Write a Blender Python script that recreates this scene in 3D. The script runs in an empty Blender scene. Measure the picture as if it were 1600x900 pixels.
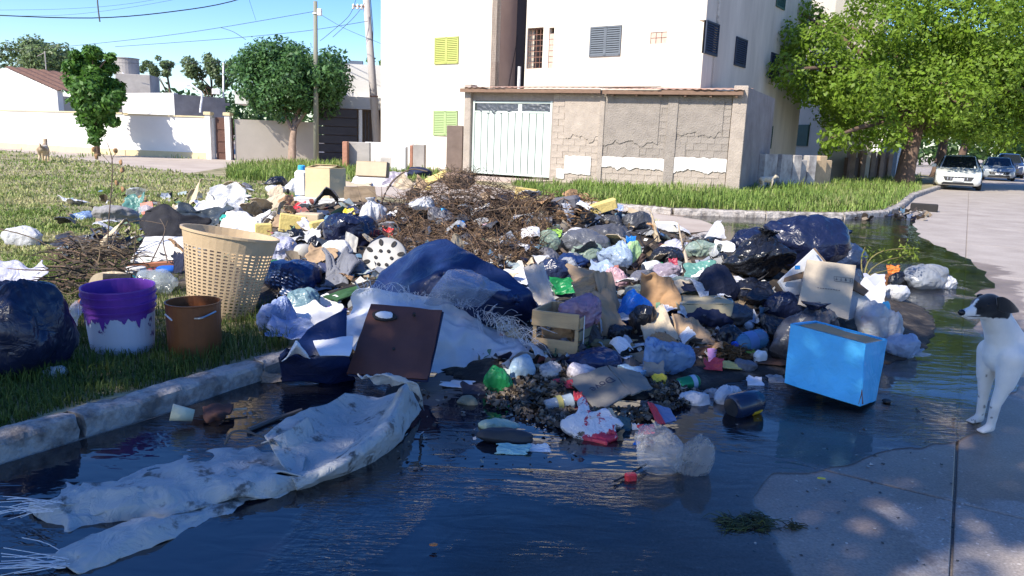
import bpy, bmesh, math, random
import numpy as np
from mathutils import Vector, Matrix
R = random.Random(7)
RG = np.random.default_rng(11)
C = bpy.context.scene.collection
sc = bpy.context.scene
rad = math.radians
# ------------------------------------------------------------------ camera
F = 1156.0; EYE = 1.4; PITCH = rad(11.3); ROLL = rad(2.1)
_cp, _sp, _cr, _sr = math.cos(PITCH), math.sin(PITCH), math.cos(ROLL), math.sin(ROLL)
cam = bpy.data.cameras.new('camera'); co = bpy.data.objects.new('camera', cam); C.objects.link(co)
cam.sensor_width = 36; cam.lens = 36 * F / 1600; cam.clip_start = .05; cam.clip_end = 2000
r0 = Vector((1, 0, 0)); u0 = Vector((0, _sp, _cp)); f0 = Vector((0, _cp, -_sp))
cx_ = r0 * _cr + u0 * _sr; cy_ = -r0 * _sr + u0 * _cr
co.matrix_world = Matrix(((cx_.x, cy_.x, -f0.x, 0), (cx_.y, cy_.y, -f0.y, 0), (cx_.z, cy_.z, -f0.z, EYE), (0, 0, 0, 1)))
sc.camera = co
# ------------------------------------------------------------------ light
SUN_HEAD, SUN_EL = rad(226), rad(41)
w = bpy.data.worlds.new('World'); sc.world = w; w.use_nodes = True
nt = w.node_tree; bg = nt.nodes['Background']
sky = nt.nodes.new('ShaderNodeTexSky'); sky.sky_type = 'NISHITA'; sky.sun_disc = False
sky.sun_elevation = SUN_EL; sky.sun_rotation = SUN_HEAD; sky.altitude = 0; sky.air_density = 1.0; sky.dust_density = .5; sky.ozone_density = 4.0
hs = nt.nodes.new('ShaderNodeHueSaturation'); hs.inputs['Saturation'].default_value = 1.3; hs.inputs['Hue'].default_value = .514; nt.links.new(sky.outputs[0], hs.inputs['Color']); nt.links.new(hs.outputs[0], bg.inputs[0]); bg.inputs[1].default_value = .15
sl = bpy.data.lights.new('sun', 'SUN'); sl.energy = 4.6; sl.angle = rad(.5); sl.color = (1, .93, .82)
so = bpy.data.objects.new('sun', sl); C.objects.link(so)
so.rotation_euler = Vector((-math.sin(SUN_HEAD) * math.cos(SUN_EL), -math.cos(SUN_HEAD) * math.cos(SUN_EL), -math.sin(SUN_EL))).to_track_quat('-Z', 'Y').to_euler()
sc.view_settings.view_transform = 'Standard'; sc.view_settings.look = 'None'; sc.view_settings.gamma = 1
sc.view_settings.use_curve_mapping = False; sc.view_settings.exposure = .80
try: sc.cycles.max_bounces = 6; sc.cycles.transparent_max_bounces = 12; sc.cycles.use_denoising = True
except Exception: pass
# ------------------------------------------------------------------ measuring the place
def ray(u, v):
    dx = (u - 800) / F; dy = -(v - 450) / F
    x = dx * _cr - dy * _sr; y = dx * _sr + dy * _cr
    return np.array([x, _cp + y * _sp, -_sp + y * _cp])
def at(u, v, z=0.0):
    d = ray(u, v); return np.array([0, 0, EYE]) + d * ((z - EYE) / d[2])
def Q(u, v, dist):                       # point seen in direction (u,v), dist metres ahead
    return np.array([0, 0, EYE]) + ray(u, v) * dist
def proj(p):
    x, y, z = p[0], p[1], p[2] - EYE
    f = y * _cp - z * _sp; up = y * _sp + z * _cp
    X = x / f; Y = up / f
    return 800 + F * (X * _cr + Y * _sr), 450 - F * (-X * _sr + Y * _cr)
def zof(xy, v):                          # height at which a vertical through xy reaches image row v
    lo, hi = -3.0, 60.0
    for _ in range(40):
        m = (lo + hi) / 2
        if proj((xy[0], xy[1], m))[1] > v: lo = m
        else: hi = m
    return lo
def on_line(P, D, u, z=1.5):              # parameter t with P + tD at height z seen at column u
    t = np.linspace(-30, 30, 6001); x, y = P[0] + D[0] * t, P[1] + D[1] * t; e = np.where(y > 2, np.abs(proj((x, np.maximum(y, 2), z))[0] - u), 1e9)
    return float(t[int(np.argmin(e))])
# ------------------------------------------------------------------ noise (vectorised gradient noise)
_perm = RG.permutation(256); _perm = np.concatenate([_perm, _perm, _perm]); _grad = RG.normal(size=(256, 3)); _grad /= np.linalg.norm(_grad, axis=1)[:, None]
def noise(P):
    P = np.asarray(P, float); I = np.floor(P).astype(int); f = P - I; I &= 255
    u = f * f * f * (f * (f * 6 - 15) + 10); out = 0
    for dx in (0, 1):
        for dy in (0, 1):
            for dz in (0, 1):
                h = _perm[_perm[_perm[I[..., 0] + dx] + I[..., 1] + dy] + I[..., 2] + dz]
                g = _grad[h & 255]; d = (g * (f - np.array([dx, dy, dz]))).sum(-1)
                wgt = (u[..., 0] if dx else 1 - u[..., 0]) * (u[..., 1] if dy else 1 - u[..., 1]) * (u[..., 2] if dz else 1 - u[..., 2])
                out = out + d * wgt
    return out * 1.6
def ridge(P): return 1 - 2 * np.abs(noise(P))
def fbm(P, o=3):
    s = 0; a = 1
    for k in range(o): s = s + a * noise(np.asarray(P) * 2 ** k + 7.3 * k); a *= .5
    return s
# ------------------------------------------------------------------ materials
MC = {}
def hexc(c): return (c[0], c[1], c[2], 1)
def M(name, col, rough=.7, var=.2, scale=6, bump=.25, bscale=60, metal=0, spec=.4, col2=None, thr=.5, soft=.15, alpha=1, trans=0, rand=0, coat=0, vcol=False, wrinkle=0, stretch=(1, 1, 1), bdist=.01, sub=0):
    if name in MC: return MC[name]
    m = bpy.data.materials.new(name); m.use_nodes = True; n = m.node_tree; p = n.nodes['Principled BSDF']; L = n.links.new
    tc = n.nodes.new('ShaderNodeTexCoord'); mp = n.nodes.new('ShaderNodeMapping'); mp.inputs['Scale'].default_value = stretch; L(tc.outputs['Object'], mp.inputs[0])
    nz = n.nodes.new('ShaderNodeTexNoise'); nz.inputs['Scale'].default_value = scale; nz.inputs['Detail'].default_value = 6; nz.inputs['Roughness'].default_value = .65; L(mp.outputs[0], nz.inputs['Vector'])
    rp = n.nodes.new('ShaderNodeValToRGB'); L(nz.outputs[0], rp.inputs[0])
    e = rp.color_ramp.elements
    if col2 is None:
        e[0].position, e[1].position = .25, .75
        e[0].color = hexc([c * (1 - var) for c in col]); e[1].color = hexc([min(1, c * (1 + var)) for c in col])
    else:
        e[0].position, e[1].position = thr - soft, thr + soft; e[0].color = hexc(col); e[1].color = hexc(col2)
    src = rp.outputs[0]
    if vcol:
        at_ = n.nodes.new('ShaderNodeAttribute'); at_.attribute_name = 'col'
        mx = n.nodes.new('ShaderNodeMix'); mx.data_type = 'RGBA'; mx.blend_type = 'MULTIPLY'; mx.inputs[0].default_value = 1
        L(src, mx.inputs[6]); L(at_.outputs[0], mx.inputs[7]); src = mx.outputs[2]
    if rand:
        oi = n.nodes.new('ShaderNodeObjectInfo'); hv = n.nodes.new('ShaderNodeHueSaturation'); mr = n.nodes.new('ShaderNodeMapRange')
        mr.inputs[3].default_value = 1 - rand; mr.inputs[4].default_value = 1 + rand; L(oi.outputs['Random'], mr.inputs[0]); L(mr.outputs[0], hv.inputs['Value']); L(src, hv.inputs['Color']); src = hv.outputs[0]
    L(src, p.inputs['Base Color'])
    p.inputs['Roughness'].default_value = rough; p.inputs['Metallic'].default_value = metal; p.inputs['Specular IOR Level'].default_value = spec
    if coat: p.inputs['Coat Weight'].default_value = coat; p.inputs['Coat Roughness'].default_value = .08
    if bump:
        b = n.nodes.new('ShaderNodeBump'); b.inputs['Strength'].default_value = bump; b.inputs['Distance'].default_value = bdist
        n2 = n.nodes.new('ShaderNodeTexNoise'); n2.inputs['Scale'].default_value = bscale; n2.inputs['Detail'].default_value = 4; n2.inputs['Distortion'].default_value = 1.0 if wrinkle else 0
        L(mp.outputs[0], n2.inputs['Vector']); hsrc = n2.outputs[0]
        if wrinkle:
            s = n.nodes.new('ShaderNodeMath'); s.operation = 'SUBTRACT'; s.inputs[1].default_value = .5; L(hsrc, s.inputs[0])
            a = n.nodes.new('ShaderNodeMath'); a.operation = 'ABSOLUTE'; L(s.outputs[0], a.inputs[0]); hsrc = a.outputs[0]
        L(hsrc, b.inputs['Height']); L(b.outputs[0], p.inputs['Normal'])
    if trans or alpha < 1:
        out = n.nodes['Material Output']; cur = p.outputs[0]
        if trans:
            t = n.nodes.new('ShaderNodeBsdfTranslucent'); L(src, t.inputs[0]); ms = n.nodes.new('ShaderNodeMixShader'); ms.inputs[0].default_value = trans; L(cur, ms.inputs[1]); L(t.outputs[0], ms.inputs[2]); cur = ms.outputs[0]
        if alpha < 1:
            t = n.nodes.new('ShaderNodeBsdfTransparent'); ms = n.nodes.new('ShaderNodeMixShader'); ms.inputs[0].default_value = alpha; L(t.outputs[0], ms.inputs[1]); L(cur, ms.inputs[2]); cur = ms.outputs[0]
        L(cur, out.inputs[0])
    MC[name] = m; return m
def plastic(name, col, rough=.3, alpha=1, trans=0, var=.2): return M(name, col, rough, var, 7, .6, 10, spec=.5, alpha=alpha, trans=trans, wrinkle=1, bdist=.035)
def paper(name, col, **k): return M(name, col, .85, .1, 6, .25, 30, spec=.2, **k)
# ------------------------------------------------------------------ mesh building
def to_mesh(name, V, Fc, mats, smooth=False, cols=None, midx=None):
    me = bpy.data.meshes.new(name); V = np.asarray(V, np.float32).reshape(-1, 3)
    if isinstance(Fc, np.ndarray):
        k = Fc.shape[1]; nf = len(Fc)
        me.vertices.add(len(V)); me.vertices.foreach_set('co', V.ravel())
        me.loops.add(nf * k); me.loops.foreach_set('vertex_index', Fc.astype(np.int32).ravel())
        me.polygons.add(nf); me.polygons.foreach_set('loop_start', np.arange(0, nf * k, k, dtype=np.int32)); me.polygons.foreach_set('loop_total', np.full(nf, k, np.int32))
        me.update(calc_edges=True)
    else: me.from_pydata([tuple(map(float, v)) for v in V], [], [tuple(map(int, f)) for f in Fc])
    if not isinstance(mats, (list, tuple)): mats = [mats]
    for m in mats: me.materials.append(m)
    if midx is not None: me.polygons.foreach_set('material_index', np.asarray(midx, np.int32))
    if smooth: me.polygons.foreach_set('use_smooth', np.ones(len(me.polygons), bool))
    if cols is not None:
        a = me.color_attributes.new('col', 'FLOAT_COLOR', 'POINT'); cc = np.ones((len(V), 4), np.float32); cc[:, :3] = cols; a.data.foreach_set('color', cc.ravel())
    me.validate(); return me
class MB:
    def __init__(s): s.V = []; s.F = []; s.n = 0; s.m = []
    def add(s, VF, mi=0):
        V, Fc = VF; V = np.asarray(V, float).reshape(-1, 3)
        s.V.append(V); s.F += [tuple(int(i) + s.n for i in f) for f in Fc]; s.m += [mi] * len(Fc); s.n += len(V); return s
    def arr(s): return np.concatenate(s.V), s.F
def tag(o, label=None, cat=None, group=None, kind=None):
    if label: o['label'] = label
    if cat: o['category'] = cat
    if group: o['group'] = group
    if kind: o['kind'] = kind
    return o
def obj(name, VF, mat, parent=None, smooth=False, loc=None, **k):
    """one mesh object; V in world coordinates, kept relative to loc (or to its thing's base)"""
    if isinstance(VF, MB): k.setdefault('midx', VF.m); VF = VF.arr()
    V, Fc = VF; V = np.asarray(V, float)
    if parent is not None:
        p = parent
        while p.parent is not None: p = p.parent
        base = np.array(p.location)
    else: base = np.array(loc) if loc is not None else np.array([V[:, 0].mean(), V[:, 1].mean(), V[:, 2].min()])
    me = to_mesh(name, V - base, Fc, mat, smooth, **k)
    o = bpy.data.objects.new(name, me); C.objects.link(o)
    if parent is not None: o.parent = parent
    else: o.location = base
    return o
def thing(name, label, cat, loc, group=None):
    o = bpy.data.objects.new(name, None); C.objects.link(o); o.location = loc; o.empty_display_size = .1
    return tag(o, label, cat, group)
def copy_tree(o, parent=None):
    c = o.copy(); C.objects.link(c); c.parent = parent
    for ch in list(o.children): copy_tree(ch, c)
    return c
def xf(VF, Mx):
    V, Fc = VF; Mx = np.array(Mx); V = np.asarray(V, float); return V @ Mx[:3, :3].T + Mx[:3, 3], Fc
def TR(loc=(0, 0, 0), rz=0, rx=0, ry=0, s=(1, 1, 1)):
    return Matrix.Translation(Vector(loc)) @ Matrix.Rotation(rz, 4, 'Z') @ Matrix.Rotation(ry, 4, 'Y') @ Matrix.Rotation(rx, 4, 'X') @ Matrix.Diagonal((*s, 1))
BF = [(0, 3, 2, 1), (4, 5, 6, 7), (0, 1, 5, 4), (1, 2, 6, 5), (2, 3, 7, 6), (3, 0, 4, 7)]
def box(c, s, rz=0):
    h = np.array(s) / 2; V = np.array([[x, y, z] for z in (-1, 1) for x, y in ((-1, -1), (1, -1), (1, 1), (-1, 1))]) * h
    ca, sa = math.cos(rz), math.sin(rz); V = V @ np.array([[ca, sa, 0], [-sa, ca, 0], [0, 0, 1]]); return V + np.array(c), BF
def bbox_bev(c, s, rz=0, b=.01):
    """box with chamfered vertical and top edges"""
    sx, sy, sz = np.array(s) / 2; P = []
    def ring(z, i): return [[sx - i, -sy, z], [sx, -sy + i, z], [sx, sy - i, z], [sx - i, sy, z], [-sx + i, sy, z], [-sx, sy - i, z], [-sx, -sy + i, z], [-sx + i, -sy, z]]
    P += ring(-sz, b) + ring(sz - b, b); q = [[x * (1 - b / sx), y * (1 - b / sy), sz] for x, y, z in ring(0, b)]; P += q
    Fc = [tuple(range(7, -1, -1)), tuple(range(16, 24))]
    for k in (0, 8):
        for i in range(8): j = (i + 1) % 8; Fc.append((k + i, k + j, k + 8 + j, k + 8 + i))
    V = np.array(P); ca, sa = math.cos(rz), math.sin(rz); V = V @ np.array([[ca, sa, 0], [-sa, ca, 0], [0, 0, 1]]); return V + np.array(c), Fc
def prism(poly, z0, z1):
    n = len(poly); V = [(p[0], p[1], z0) for p in poly] + [(p[0], p[1], z1) for p in poly]
    return np.array(V, float), [tuple(range(n - 1, -1, -1)), tuple(range(n, 2 * n))] + [(i, (i + 1) % n, n + (i + 1) % n, n + i) for i in range(n)]
def lathe(prof, n=24, cap=True, sx=1, sy=1):
    V = []; Fc = []; k = len(prof)
    for r, z in prof:
        for i in range(n): a = 2 * math.pi * i / n; V.append((r * math.cos(a) * sx, r * math.sin(a) * sy, z))
    for j in range(k - 1):
        for i in range(n): i2 = (i + 1) % n; Fc.append((j * n + i, j * n + i2, (j + 1) * n + i2, (j + 1) * n + i))
    if cap: Fc.append(tuple(range(n - 1, -1, -1))); Fc.append(tuple((k - 1) * n + i for i in range(n)))
    return np.array(V), Fc
def tube(pts, rr, n=6):
    pts = [np.array(p, float) for p in pts]; k = len(pts)
    if not hasattr(rr, '__len__'): rr = [rr] * k
    V = []; Fc = []; ref = np.array([0.31, .52, .79])
    for i in range(k):
        t = pts[min(i + 1, k - 1)] - pts[max(i - 1, 0)]; t /= (np.linalg.norm(t) + 1e-9)
        a = np.cross(t, ref); a /= (np.linalg.norm(a) + 1e-9); b = np.cross(t, a)
        for j in range(n): q = 2 * math.pi * j / n; V.append(pts[i] + rr[i] * (a * math.cos(q) + b * math.sin(q)))
    for i in range(k - 1):
        for j in range(n): j2 = (j + 1) % n; Fc.append((i * n + j, i * n + j2, (i + 1) * n + j2, (i + 1) * n + j))
    Fc.append(tuple(range(n - 1, -1, -1))); Fc.append(tuple((k - 1) * n + j for j in range(n)))
    return np.array(V), Fc
def spline(P, n):
    """Catmull-Rom through rows of points, n samples"""
    P = np.asarray(P, float); k = len(P); t = np.linspace(0, k - 1, n); i = np.minimum(t.astype(int), k - 2); f = (t - i)
    f = f.reshape((-1,) + (1,) * (P.ndim - 1)); g = lambda j: P[np.clip(j, 0, k - 1)]
    a, b, c, d = g(i - 1), g(i), g(i + 1), g(i + 2)
    return .5 * ((2 * b) + (-a + c) * f + (2 * a - 5 * b + 4 * c - d) * f ** 2 + (-a + 3 * b - 3 * c + d) * f ** 3)
def normals(G):
    du = np.gradient(G, axis=0); dv = np.gradient(G, axis=1); n = np.cross(du, dv); return n / (np.linalg.norm(n, axis=-1, keepdims=True) + 1e-9)
def shell(G, t):
    """closed thin sheet from a grid of points"""
    a, b = G.shape[:2]; N = normals(G); top = (G + N * t / 2).reshape(-1, 3); bot = (G - N * t / 2).reshape(-1, 3); o = a * b; Fc = []
    for i in range(a - 1):
        for j in range(b - 1):
            p = i * b + j; Fc.append((p, p + b, p + b + 1, p + 1)); Fc.append((o + p, o + p + 1, o + p + b + 1, o + p + b))
    ed = [i * b for i in range(a)] + [(a - 1) * b + j for j in range(1, b)] + [i * b + b - 1 for i in range(a - 2, -1, -1)] + [j for j in range(b - 2, 0, -1)]
    for k in range(len(ed)): p, q = ed[k], ed[(k + 1) % len(ed)]; Fc.append((p, o + p, o + q, q))
    return np.concatenate([top, bot]), Fc
def lerp_rows(P, n): P = np.asarray(P, float); t = np.linspace(0, len(P) - 1, n); i = np.minimum(t.astype(int), len(P) - 2); f = (t - i).reshape((-1,) + (1,) * (P.ndim - 1)); return P[i] * (1 - f) + P[i + 1] * f
def loft_px(rows, nu=30, nv=30, t=.006, amp=.01, freq=4, seed=0, fold=0, ffreq=3, lin=0.0, cr=0, ragged=0, zk=1.0):
    """sheet through rows of (u, v, z): each a spot seen at (u,v) lying at height z"""
    P = np.array([[at(u, v, z * zk) for u, v, z in r] for r in rows]); G = spline(P, nu); G = np.swapaxes(spline(np.swapaxes(G, 0, 1), nv), 0, 1)
    if lin: L_ = lerp_rows(P, nu); L_ = np.swapaxes(lerp_rows(np.swapaxes(L_, 0, 1), nv), 0, 1); G = G * (1 - lin) + L_ * lin
    d = amp * fbm(G * freq + seed * 3.7, 3)
    if fold: d = d + fold * (ridge(G * ffreq + seed) - .3) + fold * .45 * (ridge(G * ffreq * 2.3 + seed) - .3)
    if cr:
        rg = np.random.default_rng(seed + 3); c0 = G.mean((0, 1)); sc_ = np.ptp(G.reshape(-1, 3), axis=0).max() / 2; S = (G - c0) / sc_; e = 0
        for _ in range(26): n_ = rg.normal(size=3) * np.array([1, 1, .3]); n_ /= np.linalg.norm(n_); e = e + np.abs(S @ n_ - rg.uniform(-.8, .8)) * rg.choice([-1, 1])
        d = d + cr * (e - e.mean()); e = 0
        for _ in range(70): n_ = rg.normal(size=3) * np.array([1, 1, .3]); n_ /= np.linalg.norm(n_); c_ = rg.uniform(-.9, .9); k_ = np.exp(-(((S - rg.uniform(-.9, .9, 3) * np.array([1, 1, .2])) / .35) ** 2).sum(-1)); e = e + (np.abs(S @ n_ - c_) - .3) * k_ * rg.choice([-1, 1])
        d = d + cr * 2.2 * e
    G = G + normals(G) * d[..., None]
    if ragged:
        a_, b_ = np.meshgrid(np.linspace(-1, 1, nu), np.linspace(-1, 1, nv), indexing='ij'); q = G * 9 + seed; G = G + np.stack([noise(q), noise(q + 7), noise(q) * 0], -1) * (ragged * np.maximum(np.abs(a_), np.abs(b_)) ** 8)[..., None]
    return G
FONT_CACHE = {}
def lettering(txt, size, Mx, parent, mat, name='lettering', ext=.0008):
    cu = bpy.data.curves.new('lettering', 'FONT'); cu.body = txt; cu.size = size; cu.align_x = 'CENTER'; cu.align_y = 'CENTER'; cu.extrude = ext; cu.resolution_u = 3
    t = bpy.data.objects.new('tmp', cu); me = bpy.data.meshes.new_from_object(t); bpy.data.objects.remove(t); bpy.data.curves.remove(cu)
    V = np.empty(len(me.vertices) * 3); me.vertices.foreach_get('co', V); V = V.reshape(-1, 3); Fc = [tuple(p.vertices) for p in me.polygons]; bpy.data.meshes.remove(me)
    return obj(name, xf((V, Fc), Mx), mat, parent)
def leaf_cards(P, N, size, jit=.4, asp=.5, fold=.25):
    """leaf shaped quads (two triangles each, folded on the midrib)"""
    n = len(P); d = RG.normal(size=(n, 3)); N = N + RG.normal(size=(n, 3)) * .6; N /= np.linalg.norm(N, axis=1)[:, None]
    t = np.cross(N, d); t /= np.linalg.norm(t, axis=1)[:, None]; b = np.cross(N, t); s = (size * (1 + jit * RG.uniform(-1, 1, n)))[:, None]
    V = np.stack([P - t * s * .5, P + b * s * asp * .5 - N * s * fold * .3, P + t * s * .5 - N * s * .12, P - b * s * asp * .5 - N * s * fold * .3], 1).reshape(-1, 3)
    i = np.arange(n) * 4
    return V, np.stack([i, i + 1, i + 2, i + 3], 1)
# ------------------------------------------------------------------ lie of the land
K0 = np.array([-1.35, 4.1]); KD = np.array([.515, .857]); KL = np.array([-.857, .515]); KR = -KL
def ts(x, y): return (x - K0[0]) * KD[0] + (y - K0[1]) * KD[1], (x - K0[0]) * KL[0] + (y - K0[1]) * KL[1]
def tedge(s): return 9.0 + .2 * np.maximum(0, s - 8) - 1.6 * np.maximum(0, 1 - np.clip(s, 0, 1)) ** 2
def sstep(a, b, x): t = np.clip((x - a) / (b - a), 0, 1); return t * t * (3 - 2 * t)
HUMPS = [(-.5, 7.9, 2.0, 1.5, .50), (1.9, 6.0, .8, .8, .36), (2.6, 7.0, .8, .9, .25), (-2.3, 9.0, 1.2, 1.2, .30), (1.0, 8.3, 1.4, 1.2, .30), (-.9, 5.9, 1.0, .8, .26), (.9, 5.4, .9, .7, .16), (.4, 4.45, .75, .55, .07), (-.2, 10.2, 2.2, 1.2, .28), (1.9, 9.2, 1.3, 1.0, .15), (-2.6, 6.6, .9, .9, .12)]
def mound(x, y):
    z = 0
    for a, b, sx, sy, h in HUMPS: z = z + h * np.exp(-((x - a) / sx) ** 2 - ((y - b) / sy) ** 2)
    return z
def verge_mask(x, y):
    t, s = ts(x, y); return (s > .0) & (t < tedge(s)) & (t > -9)
def ground(x, y):
    t, s = ts(x, y); return np.where(verge_mask(x, y), .095 + .06 * sstep(.2, 1.4, s), 0.0)
def Hm(x, y):
    m = mound(x, y); g = ground(x, y); return np.where(m > .02, np.maximum(g, g * .6 + m), g)
def hit(u, v, lift=0.0):
    """spot of ground or rubbish seen at (u,v), and its distance ahead"""
    d = ray(u, v); s = np.arange(1.6, 24, .01); P = np.array([0, 0, EYE]) + d * s[:, None]; g = P[:, 2] <= Hm(P[:, 0], P[:, 1]) + lift
    i = int(np.argmax(g)) if g.any() else len(s) - 1
    return P[i], s[i]
# ------------------------------------------------------------------ ground materials
def road_mat():
    m = bpy.data.materials.new('concrete road'); m.use_nodes = True; n = m.node_tree; p = n.nodes['Principled BSDF']; L = n.links.new
    tc = n.nodes.new('ShaderNodeNewGeometry')
    def nz(s, d=6, r=.6, dist=0):
        q = n.nodes.new('ShaderNodeTexNoise'); q.inputs['Scale'].default_value = s; q.inputs['Detail'].default_value = d; q.inputs['Roughness'].default_value = r; q.inputs['Distortion'].default_value = dist; L(tc.outputs['Position'], q.inputs['Vector']); return q.outputs[0]
    def ramp(x, a, b, ca, cb):
        q = n.nodes.new('ShaderNodeValToRGB'); L(x, q.inputs[0]); e = q.color_ramp.elements; e[0].position = a; e[1].position = b; e[0].color = hexc(ca); e[1].color = hexc(cb); return q.outputs[0]
    def mix(f, a, b, bt='MIX'):
        q = n.nodes.new('ShaderNodeMix'); q.data_type = 'RGBA'; q.blend_type = bt
        if isinstance(f, float): q.inputs[0].default_value = f
        else: L(f, q.inputs[0])
        L(a, q.inputs[6]); L(b, q.inputs[7]); return q.outputs[2]
    base = ramp(nz(1.3), .3, .7, (.35, .295, .25), (.50, .435, .375)); fine = ramp(nz(90, 3), .3, .75, (.6, .6, .6), (1.1, 1.1, 1.1)); dry = mix(1.0, base, fine, 'MULTIPLY')
    peb = ramp(nz(38, 2, .4), .66, .70, (0, 0, 0), (1, 1, 1)); light = ramp(nz(12), 0, 1, (.42, .36, .3), (.55, .5, .45)); dry = mix(peb, dry, light)
    wet = mix(1.0, dry, ramp(nz(3), .3, .7, (.52, .46, .42), (.74, .66, .6)), 'MULTIPLY')
    # wet ground round the puddle: distance to the wet centre line plus noise
    sp = n.nodes.new('ShaderNodeSeparateXYZ'); L(tc.outputs['Position'], sp.inputs[0])
    def mth(op, a, b=None):
        q = n.nodes.new('ShaderNodeMath'); q.operation = op
        for k, x in enumerate((a, b)):
            if x is None: continue
            if isinstance(x, (int, float)): q.inputs[k].default_value = x
            else: L(x, q.inputs[k])
        return q.outputs[0]
    # signed distance to the right of the kerb line (metres)
    s = mth('ADD', mth('MULTIPLY', mth('SUBTRACT', sp.outputs[0], K0[0].item()), .857), mth('MULTIPLY', mth('SUBTRACT', sp.outputs[1], K0[1].item()), -.515))
    s = mth('ADD', s, mth('MULTIPLY', mth('SUBTRACT', nz(1.1, 5, .6, .6), .5), 1.5)); s = mth('ADD', s, mth('MULTIPLY', mth('SUBTRACT', nz(7, 5, .7, 1), .5), .45))
    t_ = mth('ADD', mth('MULTIPLY', mth('SUBTRACT', sp.outputs[0], K0[0].item()), .515), mth('MULTIPLY', mth('SUBTRACT', sp.outputs[1], K0[1].item()), .857))
    s = mth('ADD', s, mth('MULTIPLY', mth('MAXIMUM', mth('SUBTRACT', t_, 8.3), 0), .62)); sm = n.nodes.new('ShaderNodeMapRange'); sm.interpolation_type = 'SMOOTHSTEP'; sm.inputs[1].default_value = 1.3; sm.inputs[2].default_value = .3; L(t_, sm.inputs[0]); s = mth('ADD', s, mth('MULTIPLY', sm.outputs[0], .55))
    wm = n.nodes.new('ShaderNodeMapRange'); wm.interpolation_type = 'SMOOTHSTEP'; wm.inputs[1].default_value = 3.97; wm.inputs[2].default_value = 3.87; L(s, wm.inputs[0]); wetm = wm.outputs[0]
    L(mix(wetm, dry, wet), p.inputs['Base Color'])
    rr = n.nodes.new('ShaderNodeMapRange'); rr.inputs[3].default_value = .85; rr.inputs[4].default_value = .42; L(wetm, rr.inputs[0]); L(rr.outputs[0], p.inputs['Roughness'])
    b = n.nodes.new('ShaderNodeBump'); b.inputs['Strength'].default_value = .35; b.inputs['Distance'].default_value = .006; L(nz(70, 5), b.inputs['Height']); L(b.outputs[0], p.inputs['Normal'])
    return m
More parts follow.
